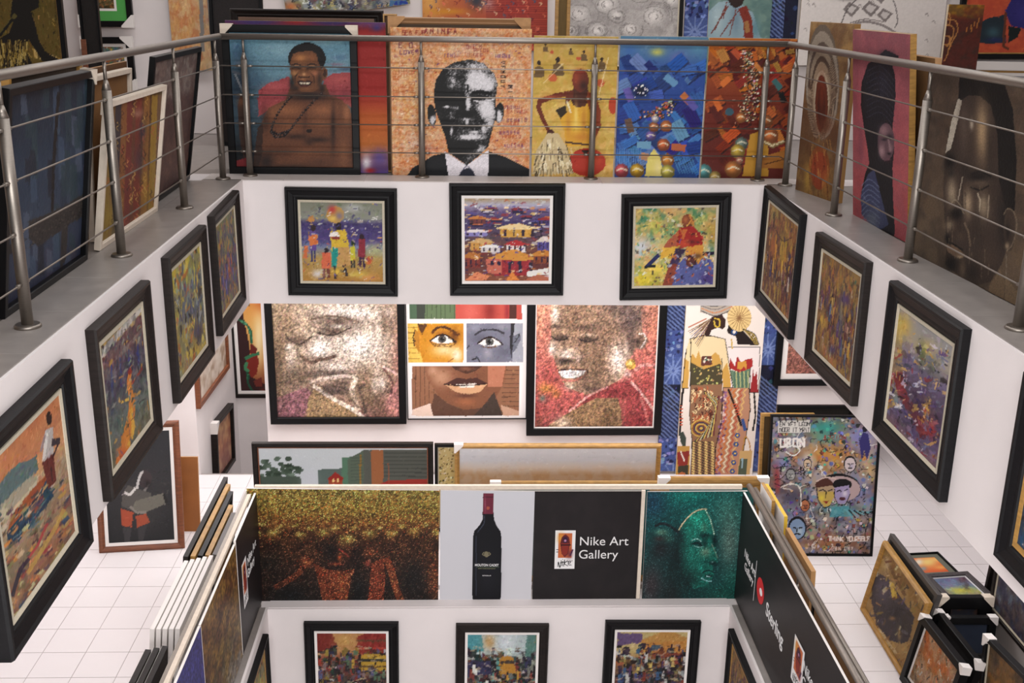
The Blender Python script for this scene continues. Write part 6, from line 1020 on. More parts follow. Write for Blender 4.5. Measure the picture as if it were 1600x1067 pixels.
def a_graffiti(g):
    g.grad([(0, (110, 110, 100)), (.2, (130, 126, 120)), (.35, (170, 126, 70)), (.6, (110, 110, 140)), (1, (120, 100, 100))]); g.mottle(10, [(206, 150, 80), (100, 116, 190), (80, 80, 100), (170, 110, 70), (190, 190, 190)], .45)
    g.blob(1290, 668, 30, 12, (50, 160, 150), .9).blob(1290, 685, 16, 8, (70, 170, 160), .8).blob(1345, 685, 22, 22, (130, 130, 196), .85).blob(1222, 725, 16, 12, (120, 136, 200), .8).blob(1290, 710, 40, 14, (206, 140, 56), .85).blob(1340, 765, 20, 20, (110, 120, 190), .7).blob(1240, 820, 20, 20, (120, 140, 196), .85).blob(1300, 850, 40, 14, (170, 110, 66), .7).blob(1215, 750, 5, 22, (170, 50, 60), .8).blob(1360, 735, 9, 14, (214, 180, 120), .8).blob(1240, 775, 20, 16, (60, 60, 90), .7).blob(1310, 795, 34, 9, (80, 150, 160), .8).blob(1262, 720, 10, 16, (196, 200, 220), .7)
    K = (20, 18, 24); src = g.b.copy()
    for k in range(900):
        x = rng.uniform(1204, 1378); y = rng.uniform(650, 870); p = g.m([(x, y)])[0].astype(int)
        c = src[min(max(p[1], 0), g.H-1), min(max(p[0], 0), g.W-1)] if rng.random() < .5 else np.array([(214, 160, 80), (110, 120, 200), (226, 222, 216), (60, 150, 150), (150, 60, 50), (40, 40, 60), (206, 190, 160), (90, 90, 160)][rng.integers(8)], float)
        r = rng.uniform(1.2, 4.2); t = rng.uniform(0, 3.1); n_ = rng.integers(3, 6); P = [(x+r*math.cos(t+k2*2*PI/n_)*rng.uniform(.6, 1.4), y+r*math.sin(t+k2*2*PI/n_)*rng.uniform(.6, 1.4)) for k2 in range(n_)]
        g.poly(P, np.asarray(c)+rng.normal(0, 16, 3), .75)
        if rng.random() < .3: g.line(P[:3], .9, K, .7)
    for k in range(70):
        x = rng.uniform(1206, 1374); y = rng.uniform(652, 866); p = [(x, y)]
        for j in range(4): p.append((p[-1][0]+rng.normal(0, 5), p[-1][1]+rng.normal(0, 5)))
        g.curve(p, 1.1, [K, K, (226, 220, 214), K][k % 4], .8, n=3)
    g.poly([(1216, 658), (1266, 657), (1266, 676), (1216, 677)], (214, 210, 204)).word('EN VET LEON', 1219, 660, 6, (60, 56, 60), 1, 4.3).word('NOCR IT MRIT', 1219, 669, 6, (60, 56, 60), 1, 3.9).word('uBon', 1220, 686, 12, (230, 224, 220), 1, 10, wd=3).word('BJ2IOn', 1288, 681, 6, (160, 50, 40), 1, 6)
    def face(x, y, r, c, c2):
        g.ell(x, y-r*.1, r*1.12, r*1.42, K).ell(x, y, r*.94, r*1.2, c).blob(x+r*.3, y+r*.3, r*.4, r*.5, c2, .7).line([(x-r*.5, y-r*.15), (x-r*.15, y-r*.1)], r*.16, K).line([(x+r*.2, y-r*.1), (x+r*.55, y-r*.15)], r*.16, K).line([(x, y-r*.1), (x-r*.05, y+r*.35)], r*.12, K).curve([(x-r*.35, y+r*.65), (x, y+r*.58), (x+r*.35, y+r*.65)], r*.18, K)
    face(1328, 726, 9, (206, 190, 190), (170, 160, 190)); face(1236, 742, 7, (150, 150, 150), (206, 206, 200)); face(1246, 826, 13, (130, 156, 190), (190, 206, 214)); face(1262, 725, 6, (206, 180, 150), (150, 160, 200)); face(1258, 790, 7, (190, 120, 80), (120, 60, 50))
    g.ell(1310, 762, 34, 22, K).ell(1312, 764, 32, 20, (184, 160, 160)).ell(1288, 758, 14, 11, (90, 50, 40)).curve([(1276, 752), (1290, 746), (1306, 748)], 2, (206, 180, 170))
    g.poly([(1277, 762), (1302, 758), (1304, 775), (1296, 790), (1288, 792), (1279, 780)], (196, 168, 84)).poly([(1277, 762), (1302, 758), (1303, 768), (1278, 768)], (176, 150, 120)).curve([(1280, 767), (1286, 765), (1290, 768)], 1.6, K).curve([(1294, 767), (1300, 765)], 1.6, K).line([(1291, 768), (1290, 778)], 1.4, K).poly([(1286, 783), (1296, 782), (1291, 787)], (150, 40, 34)).curve([(1276, 762), (1279, 782), (1288, 793), (1297, 790)], 1.4, K).blob(1284, 778, 4, 5, (226, 206, 60), .8)
    g.ell(1316, 757, 15, 9, K).poly([(1304, 762), (1326, 758), (1328, 772), (1320, 787), (1310, 787), (1304, 775)], (160, 146, 186)).curve([(1307, 768), (1312, 766), (1314, 768)], 1.6, K).curve([(1319, 767), (1324, 764)], 1.6, K).ell(1316, 779, 5, 2.6, (90, 40, 50)).blob(1320, 771, 4, 5, (214, 204, 214), .9).curve([(1304, 764), (1304, 777), (1311, 788), (1321, 787), (1328, 772)], 1.3, K).poly([(1300, 792), (1325, 790), (1334, 806), (1296, 808)], (80, 160, 170), .8)
    for k in range(10): g.line([(1322+k*4, 796+k*.5), (1332+k*4.4, 810-k*1.5)], 2, [(110, 170, 180), K][k % 2])
    g.curve([(1224, 760), (1236, 756), (1250, 762), (1252, 790)], 1.6, (216, 214, 206)).curve([(1230, 700), (1240, 696), (1250, 704), (1240, 712), (1228, 706)], 1.8, (220, 220, 216))
    g.poly([(1342, 690), (1348, 676), (1356, 678), (1360, 700), (1354, 720), (1350, 702), (1346, 720)], (60, 54, 120)).ell(1351, 671, 4, 5, (40, 34, 50)); g.word('Think yourself', 1295, 838, 7, (230, 214, 206), 1, 4.6, wd=1.6).word('2BN DBY', 1300, 854, 5, (220, 200, 190), 1, 5); [g.line([(1205+k*12, 862), (1205+k*12, 869)], 1.5, K) for k in range(14)]
    for k in range(5): g.line([(1218+k*9, 652), (1220+k*9, 660)], 1.6, K)
def a_buildings(g):
    g.grad([(0, (196, 204, 208)), (.5, (190, 198, 204)), (1, (120, 110, 100))]); 
    for k in range(70): a = rng.uniform(0, 2*PI); r = rng.random()**.5; g.ell(436+34*r*math.cos(a), 738+24*r*math.sin(a), rng.uniform(3, 7), rng.uniform(2, 4), np.array((66, 86, 70))+rng.normal(0, 14), .9, n=9)
    g.poly([(400, 745), (470, 745), (474, 790), (400, 790)], (76, 92, 80)).poly([(497, 734), (534, 732), (534, 790), (498, 790)], (92, 110, 104)).poly([(534, 716), (566, 712), (566, 790), (534, 790)], (88, 128, 104)).poly([(543, 718), (568, 704), (568, 790), (546, 790)], (92, 108, 92)).poly([(568, 703), (674, 703), (670, 790), (568, 790)], (92, 96, 88)).poly([(580, 703), (599, 703), (598, 790), (580, 790)], (164, 104, 62)).line([(563, 712), (563, 775)], 3, (150, 116, 50))
    [g.line([(600, y), (672, y+1)], 1.6, (66, 70, 66), .8) for y in range(708, 745, 6)]; [g.line([(548, y), (566, y-1)], 1, (70, 84, 72), .6) for y in range(716, 756, 5)]
    g.poly([(512, 748), (524, 738), (537, 747), (535, 752), (514, 752)], (160, 40, 30)).poly([(514, 751), (536, 751), (536, 775), (515, 775)], (164, 70, 40)).ell(521, 751, 2, 3, (236, 200, 130)).ell(528, 751, 2, 3, (236, 200, 130)).line([(521, 757), (522, 768)], 2, (226, 200, 150)).poly([(584, 760), (606, 751), (670, 748), (669, 790), (580, 790)], (166, 50, 38)).line([(606, 725), (608, 755)], 1.4, (150, 90, 60)); g.strokes(600, 5, 1.6, 8, ang=0, spread=.4); g.blob(483, 750, 12, 14, (196, 200, 210), .5)
def a_plain_sky(g):
    g.grad([(0, (210, 210, 214)), (.14, (204, 206, 212)), (.22, (206, 192, 178)), (.31, (176, 140, 100)), (1, (120, 90, 60))]); g.mottle(10, [(196, 200, 208)], .2); g.strokes(900, 6, 1.4, 12, ang=0, spread=.3)
def a_goldmap(g): g.grad([(0, (206, 186, 130)), (1, (190, 166, 90))]); g.dots(160, 1, [(120, 96, 40), (226, 214, 180), (80, 64, 40)], (680, 700, 708, 790))
FL = dict(floor=LZ+.001, level=True)
pf([(143,663),(278,657),(289,858),(154,865)], 'brown framed painting of a drummer in red shorts standing on the left tiles', a_drummer, .06, .04, z=LZ, prof=P_round, fm=M_BRN, liner=.03, lm=M_WHT)
stand('raw plywood board propped behind the drummer painting', -1.35, 1.42, 0, .46, .74, .14, flat((170, 110, 60)), border=0, thick=.03, z=LZ, edge=M_CARD, name='plywood_board')
pf([(1206,649),(1378,649),(1364,870),(1193,868)], 'tall black edged graffiti collage painting of many faces standing on the right tiles', a_graffiti, .02, .04, z=LZ, prof=P_flat, fm=M_SAT, res=1.05)
stand('gold framed picture edge standing just behind the left side of the graffiti collage', 4.41, 1.02, 0, .5, 1.32, .14, flat((90, 70, 40)), border=.03, thick=.04, fm=M_GLD, prof=P_flat, z=LZ)
stand('black framed picture whose top shows behind the graffiti collage', 4.58, 1.10, 0, .72, 1.37, .14, flat((40, 38, 36)), border=.03, thick=.04, fm=M_SAT, prof=P_flat, z=LZ)
pic(([(395,692),(679,694),(676,900),(402,898)], 'y', 1.35, FL), 'dark framed city painting with a tree, towers and red roofs, behind the bronze crowd print', a_buildings, .05, .05, fm=M_ESP, liner=.01, lm=M_BRN)
pic(([(679,694),(730,695),(728,900),(680,900)], 'y', 1.40, FL), 'narrow black framed cream and gold speckled picture, between the city and savannah paintings', a_goldmap, .03, .04, prof=P_flat, fm=M_SAT, liner=.01)
pic(([(709,697),(1031,694),(1026,900),(712,900)], 'y', 1.22, FL), 'gold topped framed painting of a pale sky over dry savannah', a_plain_sky, .045, .05, prof=P_round, fm=M_GLD, guards=('tl',), gs=.08, gm=M_WHT)
def a_teal(c): return flat(c)
pic(([(764,753),(1026,754),(1020,900),(768,900)], 'y', .42, FL), 'thin gold frame standing against the rail behind the gallery name print', flat((60, 110, 110)), .06, .035, prof=P_round, fm=M_GLD, guards=('tl',), gs=.09, gm=M_WHT)
pic(([(1025,748),(1197,747),(1192,900),(1026,900)], 'y', .50, FL), 'gold frame with white corners standing behind the teal face print', flat((50, 110, 110)), .10, .05, prof=P_round, fm=M_GLD, guards=('tl', 'tr'), gs=.1, gm=M_WHT)

# ------------------------------------------------------------------ printed banners round the lower opening
RZ = LZ+1.0
def text(body, size, x, z, y, parent, m, rot=0.0, align='LEFT', extr=.0006, bold=0.0, sx=1.0):
    cu = bpy.data.curves.new('lettering', 'FONT'); cu.body = body; cu.size = size; cu.extrude = extr; cu.align_x = align; cu.offset = bold
    t = bpy.data.objects.new('tmp', cu); COL.objects.link(t); bpy.context.view_layer.update()
    me = bpy.data.meshes.new_from_object(t.evaluated_get(bpy.context.evaluated_depsgraph_get())); bpy.data.objects.remove(t)
    o = link('lettering', me, m, parent); me.materials.clear(); me.materials.append(m)
    o.matrix_local = Matrix.Translation((x, y, z)) @ Matrix.Rotation(rot, 4, 'Y') @ Matrix.Rotation(math.pi/2, 4, 'X') @ Matrix.Scale(sx, 4, (1, 0, 0)); return o
M_INK = mat('white_ink', (226, 224, 224), .6); M_KINK = mat('black_ink', (24, 22, 24), .6); M_RED = mat('red_ink', (196, 30, 36), .6)
def a_crowdprint(g):
    g.grad([(0, (136, 118, 58)), (.16, (134, 108, 48)), (.3, (116, 76, 38)), (.42, (84, 52, 30)), (.65, (52, 34, 26)), (1, (30, 24, 22))])
    for x, y, r in ((410, 822, 8), (437, 826, 8), (460, 824, 8), (484, 828, 9), (523, 828, 9), (551, 828, 10), (592, 828, 9), (628, 826, 8), (665, 824, 9), (426, 837, 14), (469, 839, 11), (504, 836, 13), (577, 838, 13), (611, 838, 12), (645, 835, 12), (682, 836, 11), (402, 836, 8), (542, 848, 17)):
        g.blob(x, y+r*.9, r*1.05, r*1.1, (40, 24, 20), .75).blob(x, y, r*.85, r*.75, (96, 62, 34), .9).blob(x+r*.1, y-r*.35, r*.7, r*.38, (166, 142, 70), .95)
    g.blob(517, 862, 13, 16, (26, 20, 20), .95).blob(556, 868, 10, 18, (30, 20, 18), .9).blob(540, 866, 10, 8, (88, 50, 32), .9).blob(531, 872, 3, 6, (160, 80, 44), .95).blob(525, 881, 8, 2.6, (140, 62, 42), .95).curve([(529, 858), (538, 863), (545, 870)], 2.4, (150, 60, 54), .8).blob(528, 887, 12, 2.5, (24, 14, 14), .8)
    g.blob(478, 879, 10, 8, (130, 66, 40), .95).curve([(430, 918), (450, 907), (466, 896), (474, 886)], 9, (104, 52, 32), .85).blob(474, 890, 3, 4, (30, 18, 16), .8).poly([(490, 880), (512, 890), (536, 892), (554, 888), (548, 905), (541, 948), (506, 948), (498, 910)], (116, 56, 34), .85).blob(535, 912, 12, 14, (150, 80, 44), .6).curve([(538, 905), (552, 893)], 4, (150, 76, 50), .8).blob(455, 930, 24, 16, (16, 18, 20), .95).blob(560, 925, 10, 26, (18, 20, 22), .95).blob(578, 862, 10, 8, (110, 60, 36), .8).blob(574, 880, 4, 5, (150, 70, 56), .9)
    g.poly([(580, 880), (598, 872), (602, 900), (598, 948), (574, 948)], (118, 54, 34), .85).curve([(603, 872), (612, 895), (618, 918), (626, 938)], 11, (128, 66, 40), .9).blob(645, 905, 16, 26, (24, 22, 22), .9).blob(678, 905, 10, 34, (110, 62, 36), .85).blob(418, 880, 22, 16, (34, 30, 26), .85).blob(404, 925, 10, 20, (56, 32, 24), .8).blob(660, 940, 16, 10, (22, 20, 20), .8)
    f = g.field(2.6)-.5; r = rng.random((g.H, g.W)); g.b = np.clip(g.b*(1+.75*f+.7*(r-.5))[..., None], 0, 255); hi = r > .945; g.b[hi] = np.clip(g.b[hi]*1.6+22, 0, 230); r2 = rng.random((g.H, g.W)) > .9; g.b[r2] *= np.array([1.15, .7, .55]); r3 = rng.random((g.H, g.W)) > .93; g.b[r3] *= np.array([.95, 1.2, .9])
def a_bottle(g):
    g.grad([(0, (206, 206, 212)), (1, (204, 203, 208))])
    B_ = (16, 18, 26)
    g.poly([(754, 800), (771, 800), (772, 812), (776, 822), (782, 830), (783.5, 840), (783, 930), (781, 939), (774, 941), (746, 941), (739, 938), (738, 930), (739, 840), (741, 830), (750, 820), (754, 812)], B_)
    g.poly([(755, 771), (771, 771), (771, 778), (770.5, 803), (754.5, 803), (755, 780), (754.5, 778)], (124, 44, 66)).line([(755, 777), (771, 777)], 1, (90, 30, 50)).blob(758, 788, 1.2, 12, (176, 96, 116), .7).ell(762.5, 794, 2.6, 2.6, (180, 90, 70)).line([(744, 838), (744, 930)], 1.6, (60, 66, 84), .8).curve([(757, 806), (756, 818), (746, 832)], 1.4, (84, 90, 110), .7).blob(762, 900, 14, 40, (26, 28, 40), .6)
    g.ell(760, 866, 3.5, 4.5, (130, 122, 96)).curve([(756, 863), (754, 866), (757, 868)], 1, (140, 132, 104)).curve([(764, 863), (766, 866), (763, 868)], 1, (140, 132, 104)).line([(744, 886), (780, 886)], .8, (110, 130, 100), .8)
def a_black(g):
    g.grad([(0, (42, 36, 38)), (1, (38, 34, 36))]); g.mottle(18, [(52, 45, 46), (34, 30, 32)], .4)
def a_tealface(g):
    g.grad([(0, (16, 84, 84)), (1, (14, 62, 62))]); g.blob(1075, 775, 34, 14, (16, 124, 112), .8).blob(1140, 800, 30, 34, (60, 122, 110), .8).blob(1140, 850, 18, 44, (100, 124, 114), .85).blob(1150, 905, 20, 20, (40, 104, 92), .8).blob(1130, 930, 34, 16, (12, 84, 72), .8).blob(1020, 785, 20, 26, (22, 66, 90), .9).blob(1018, 915, 22, 40, (62, 54, 58), .95).blob(1050, 930, 16, 30, (30, 38, 40), .9)
    F = (22, 112, 98)
    g.poly([(1062, 828), (1081, 803), (1102, 796), (1111, 812), (1116, 834), (1117, 852), (1121, 872), (1121, 879), (1114, 884), (1113, 890), (1116, 898), (1111, 906), (1104, 914), (1085, 920), (1068, 900), (1060, 866)], F)
    g.blob(1057, 872, 16, 34, (14, 40, 42), .95).blob(1074, 905, 16, 16, (14, 44, 44), .9).blob(1062, 838, 8, 12, (14, 48, 50), .9).blob(1090, 810, 15, 12, (30, 152, 128), .9).blob(1084, 835, 10, 8, (30, 132, 114), .8).blob(1080, 862, 8, 12, (30, 128, 112), .7).blob(1102, 862, 8, 8, (130, 156, 130), .8).blob(1100, 825, 6, 8, (80, 140, 116), .7)
    g.blob(1100, 837, 8, 4, (6, 40, 42), .95).blob(1116, 844, 4.5, 9, (6, 36, 38), .95).blob(1091, 849, 9, 6, (10, 60, 60), .9).curve([(1080, 845), (1088, 842), (1096, 846)], 1.6, (140, 190, 176), .8).curve([(1082, 850), (1090, 848), (1097, 853)], 2, (4, 26, 30)).curve([(1084, 853), (1092, 855), (1098, 854)], 1.2, (120, 170, 160), .8).blob(1101, 848, 3, 9, (8, 60, 58), .8)
    g.curve([(1102, 797), (1109, 810), (1113, 824), (1116, 836)], 1.6, (150, 176, 150), .8).curve([(1112, 850), (1118, 864), (1121, 872)], 1.5, (130, 150, 130), .7).blob(1114, 880, 7, 3.4, (6, 34, 38), .95).blob(1113, 878, 1.5, 1.2, (150, 180, 180), .8).blob(1103, 878, 6, 4, (14, 84, 78), .8).blob(1100, 888, 8, 4, (20, 110, 98), .8).curve([(1098, 894), (1107, 891), (1116, 895)], 2.4, (8, 56, 54), .9).blob(1108, 900, 7, 2.4, (4, 30, 32), .95).curve([(1096, 903), (1104, 907), (1112, 908)], 2, (120, 170, 170), .85).curve([(1104, 900), (1109, 901)], 1.4, (150, 190, 190), .8).blob(1104, 915, 8, 4, (16, 100, 88), .7)
    g.curve([(1061, 828), (1068, 817), (1080, 804), (1092, 797), (1104, 796)], 2, (186, 176, 140), .95).curve([(1024, 822), (1036, 818), (1050, 824), (1060, 832)], 4, (24, 34, 40), .9).blob(1034, 832, 10, 5, (110, 150, 124), .8).blob(1042, 842, 10, 6, (60, 110, 96), .8).blob(1030, 842, 8, 4, (70, 44, 44), .8).blob(1032, 858, 16, 16, (30, 34, 38), .9)
    r = rng.random((g.H, g.W)); f = g.field(2.2)-.5; g.b = g.b*(1+.35*f+.38*(r-.5))[..., None]; hi = r > .95; g.b[hi] = g.b[hi]*1.25+20
def a_edgeprint(c):
    def f(g): g.grad([(0, c), (1, tuple(np.array(c)*.8))]); g.grain(.4, 2)
    return f
GB = 'printed banners fixed inside the lower railing'
bk = dict(pm=M_PRINT, edge=M_WHT, name='printed_banner', group=GB)
pic(([(391,764),(686,766),(685,949),(388,946)], 'y', .13), 'printed banner of a bronze crowd of bald heads under the lower far rail', a_crowdprint, 0, .02, **bk, res=1.05)
bo = pic(([(688,766),(835,768),(830,949),(687,949)], 'y', .13), 'white printed banner showing a dark wine bottle', a_bottle, 0, .02, **bk, res=.8)
def to_local(root, px, yloc):
    M = np.array(root.matrix_world); o = M[:3, 3]; n = M[:3, 1]; P = on(px, o+n*yloc, n); q = np.linalg.inv(M)@np.append(P, 1); return q[0], q[2]
def txt_at(root, body, px, size, m, yl=-.0215, **k):
    x, z = to_local(root, px, yl); return text(body, size, x, z, yl, root, m, **k)
txt_at(bo, 'MOUTON CADET', (760.5, 884.5), .031, M_INK, align='CENTER', bold=.0006, sx=.82)
txt_at(bo, 'BORDEAUX', (760.5, 900), .014, M_INK, align='CENTER')
txt_at(bo, 'BARON PHILIPPE DE ROTHSCHILD', (760.5, 888.8), .0095, mat('gold_ink', (150, 150, 110), .6), align='CENTER')
bl = pic(([(836,767),(1009,768),(999,947),(831,949)], 'y', .13), 'dark printed banner with the gallery name and a small painted logo', a_black, 0, .02, **bk)
def logo(root, quad, sc):
    """the gallery's logo card: orange face, signature underneath"""
    P = [np.array(to_local(root, p, -.0215)) for p in quad]; x0 = (P[0][0]+P[3][0])/2; x1 = (P[1][0]+P[2][0])/2; z1 = (P[0][1]+P[1][1])/2; z0 = (P[2][1]+P[3][1])/2; W_, H_ = x1-x0, z1-z0
    g = Art([(0, 100), (50, 100), (50, 0), (0, 0)][::-1] and [(0, 0), (50, 0), (50, 100), (0, 100)], 54, 104, (232, 230, 230))
    g.poly([(8, 8), (42, 8), (42, 71), (8, 71)], (206, 110, 60)).blob(14, 20, 8, 12, (222, 160, 60), .9).blob(36, 60, 8, 12, (120, 50, 60), .8).poly([(25, 10), (34, 18), (37, 34), (33, 60), (25, 70), (17, 60), (13, 34), (16, 18)], (110, 34, 40)).poly([(16, 34), (35, 34), (31, 60), (25, 66), (18, 60)], (150, 50, 40)).ell(25, 25, 6, 8, (60, 30, 70)).ell(25, 27, 3, 3, (190, 130, 160)).line([(14, 38), (38, 38)], 2, (40, 20, 30)).line([(38, 66), (44, 50)], 4, (90, 40, 80)).line([(4, 50), (9, 50)], 2, (40, 30, 30)).line([(4, 56), (9, 56)], 2, (40, 30, 30))
    g.curve([(9, 94), (10, 82), (14, 96), (17, 78)], 2, (20, 20, 22)).line([(20, 80), (19, 92)], 2, (20, 20, 22)).line([(25, 76), (23, 93)], 2, (20, 20, 22)).curve([(32, 78), (25, 86), (33, 92)], 1.8, (20, 20, 22)).curve([(34, 86), (40, 83), (36, 80), (34, 88), (42, 90)], 1.8, (20, 20, 22)).line([(14, 84), (44, 79)], 1.6, (20, 20, 22)); g.ell(20, 75, 1, 1, (20, 20, 22))
    o = link('logo_card', canvas_mesh(W_, H_, g, -.0222, x0, z0), M_PRINT, root); return o
logo(bl, [(868, 829), (900, 828), (897, 888), (866, 889)], 1)
txt_at(bl, 'Nike Art', (904.5, 852), .1165, M_INK); txt_at(bl, 'Gallery', (903.5, 872.5), .1165, M_INK)
pic(([(1012,768),(1170,768),(1152,945),(1002,947)], 'y', .13), 'printed banner of a speckled teal face in profile under the far rail', a_tealface, 0, .02, **bk, res=1.0)
MB().box((-.08, .153, RZ+.03), (AW+.06, .185, RZ+.066)).obj('banner_rail', M_PALE)
MB().box((3.145, .105, LZ+.02), (3.175, .125, RZ+.04)).obj('divider_strip', M_PALE, bpy.data.objects['banner_rail'])
tag(bpy.data.objects['banner_rail'], 'cream top rail strip running along the tops of the far printed banners', 'rail')
# right hand banner: one long dark sheet under the steel rail
rb = picture((np.array([AW+.06, .12, LZ+.03]), np.array([0, -1., 0]), np.array([0, 0, 1.]), 5.6, .99), 'long dark printed banner on the right side of the lower opening, lettered Sterling', a_black, 0, .02, **bk)
txt_at(rb, 'Sterling', (1196, 958), .16, M_INK, bold=.002)
x_, z_ = to_local(rb, (1188, 923), -.021)
d_ = MB(); n_ = 30; c_ = [(x_+.105*math.cos(2*PI*k/n_), -.0215, z_+.105*math.sin(2*PI*k/n_)) for k in range(n_)]; c2 = [(a, -.0205, c) for a, b, c in c_]
d_.add(c_+c2, [tuple(range(n_))]+[(k, (k+1) % n_, n_+(k+1) % n_, n_+k) for k in range(n_)]); d_.obj('red_emblem', M_RED, rb)
d2 = MB(); c_ = [(x_+.02+.04*math.cos(2*PI*k/n_), -.0225, z_-.0+.03*math.sin(2*PI*k/n_)) for k in range(n_)]; c2 = [(a, -.0215, c) for a, b, c in c_]
d2.add(c_+c2, [tuple(range(n_))]+[(k, (k+1) % n_, n_+(k+1) % n_, n_+k) for k in range(n_)]); d2.obj('emblem_centre', M_INK, rb)
txt_at(rb, 'Nike Art', (1163, 868), .10, M_INK, bold=.001); txt_at(rb, 'Gallery', (1163, 888), .10, M_INK, bold=.001)
x_, z_ = to_local(rb, (1180, 904), -.021); MB().box((x_-.004, -.0215, z_-.2), (x_+.004, -.0205, z_+.16)).obj('divider_line', M_INK, rb)
logo(rb, [(1241, 993), (1256, 1010), (1253, 1090), (1236, 1064)], 1)
txt_at(rb, 'Nike Art', (1254, 1046), .115, M_INK); txt_at(rb, 'Gallery', (1252, 1068), .115, M_INK)
rr = empty('railing'); tag(rr, 'twin tube stainless steel railing along the right side of the lower opening', 'railing')
MB().tube([(AW+.13, .2, RZ+.04), (AW+.13, -5.6, RZ+.04)], .024, 16).obj('handrail', M_STEEL, rr)
MB().tube([(AW+.185, .2, RZ+.01), (AW+.185, -5.6, RZ+.01)], .02, 16).obj('handrail', M_STEEL, rr)
for y in (.1, -1.2, -2.5, -3.8): post(rr, (AW+.16, y, LZ), 1.02)
# left hand banners
lb = picture((np.array([-.06, -.72, LZ+.03]), np.array([0, 1., 0]), np.array([0, 0, 1.]), .84, .99), 'dark printed banner with a small logo at the far left corner of the lower opening', a_black, 0, .02, **bk)
logo(lb, [(377, 884), (384, 868), (388, 934), (382, 953)], 1)
txt_at(lb, 'Nike Art', (387, 885), .10, M_INK); txt_at(lb, 'Gallery', (387, 905), .10, M_INK)
def a_bronze2(g): g.grad([(0, (130, 100, 44)), (.2, (110, 76, 40)), (.6, (96, 80, 50)), (1, (130, 124, 120))]); g.mottle(8, [(80, 44, 30), (150, 116, 50)], .5); g.grain(.4, 1.5)
picture((np.array([-.06, -1.86, LZ+.03]), np.array([0, 1., 0]), np.array([0, 0, 1.]), 1.12, .97), 'golden brown speckled banner on the left side of the lower opening', a_bronze2, 0, .02, **bk)
def a_bluep(g): g.grad([(0, (62, 62, 130)), (1, (54, 54, 120))]); g.grain(.35, 1.5); g.strokes(500, 5, 1.5, 14, ang=PI/2, spread=.3)
picture((np.array([-.06, -3.4, LZ+.03]), np.array([0, 1., 0]), np.array([0, 0, 1.]), 1.53, .97), 'speckled blue banner at the bottom of the photo on the left side', a_bluep, 0, .02, **bk)
lr = empty('railing'); tag(lr, 'pale flat topped railing along the left side of the lower opening', 'railing')
MB().box((-.13, -5.6, RZ-.01), (-.10, .10, RZ+.02)).obj('handrail', M_PALE, lr)
MB().box((-.165, -5.6, RZ-.03), (-.14, .2, RZ)).obj('handrail', M_STEEL, lr)
for y in (.04, -1.2, -2.5, -3.8): post(lr, (-.115, y, LZ), .99)

# ------------------------------------------------------------------ stacks of frames leaning on the lower rails
def leanboard(label, x_top, y0, y1, h_, side, m, thick=.025, lean=.12, name='stretched_canvas', group=None, border=0):
    """panel parallel to a side rail, seen from its upper edge; side=-1 leans from the left gallery against the left rail"""
    root = empty(name); y = (y0+y1)/2; zt = h_*math.cos(lean); xb = x_top+side*h_*math.sin(lean)
    root.matrix_world = Matrix.Translation((xb, y, LZ+.004)) @ Matrix.Rotation(-lean*side, 4, 'Y')
    L = (y1-y0)/2
    if border:
        MB().box((-thick/2, -L, 0), (thick/2, -L+border, h_)).box((-thick/2, L-border, 0), (thick/2, L, h_)).box((-thick/2, -L+border, 0), (thick/2, L-border, border)).box((-thick/2, -L+border, h_-border), (thick/2, L-border, h_)).obj('frame', m, root)
        MB().box((-.006, -L+border, border), (.0, L-border, h_-border)).obj('backing_board', M_CARD, root)
    else:
        MB().box((-thick/2+.002, -L, 0), (thick/2, L, h_)).obj('stretcher', m, root, .002)
        MB().box((-thick/2, -L+.004, .004), (-thick/2+.002, L-.004, h_-.004)).obj('canvas', M_WHT, root)
    return tag(root, label, 'painting', group)
cols = [M_ESP, M_GLD, M_SAT, M_GLD, mat('grey_frame', (96, 90, 88), .5)]
labs = ['outermost dark brown frame in the stack leaning on the lower left rail', 'gold frame second from outside in the stack on the lower left rail', 'black frame in the middle of the stack on the lower left rail', 'gold frame fourth from outside in the stack on the lower left rail', 'grey frame nearest the lower left rail in the dark frame stack']
for k in range(5): leanboard(labs[k], -.43+.047*k, -.78+.03*k, .66-.12*k-(.12 if k > 2 else 0), .92-.012*k, -1, cols[k], .036, .10, 'leaning_frame', 'dark and gold frames leaning on the lower left rail', .05)
for k in range(5): leanboard('white stretched canvas on edge by the lower left rail, %s of five' % ['outermost', 'second', 'third', 'fourth', 'innermost'][k], -.42+.042*k, -1.74, -.80+.02*k, .90, -1, M_WHT, .032, .10, 'stretched_canvas', 'white canvases leaning on the lower left rail')
for k in range(3): leanboard('dark backed canvas on edge at the bottom left, %s of three' % ['outermost', 'middle', 'innermost'][k], -.40+.05*k, -2.9, -1.92+.02*k, .86, -1, M_ESP, .04, .10, 'stretched_canvas', 'dark canvases leaning at the bottom left')
leanboard('yellow edged board standing in the right corner behind the lower right rail', 4.235, -.36, .26, 1.03, 1, mat('yellow_edge', (214, 176, 50), .6), .03, .05, 'stretched_board')
leanboard('raw timber framed board leaning outside the lower right rail', 4.24, -1.12, -.42, .96, 1, mat('raw_timber', (178, 134, 84), .7, noise=.12, nscale=10), .035, .03, 'leaning_frame', None, .05)
leanboard('black edged board leaning outside the lower right rail towards the viewer', 4.20, -2.75, -1.30, .9, 1, M_SAT, .03, .02, 'leaning_frame', None, .04)
leanboard('small gold edged board wedged in the far right corner of the lower rail', 4.19, -.14, .22, 1.06, 1, M_GLD, .03, .02, 'stretched_board')

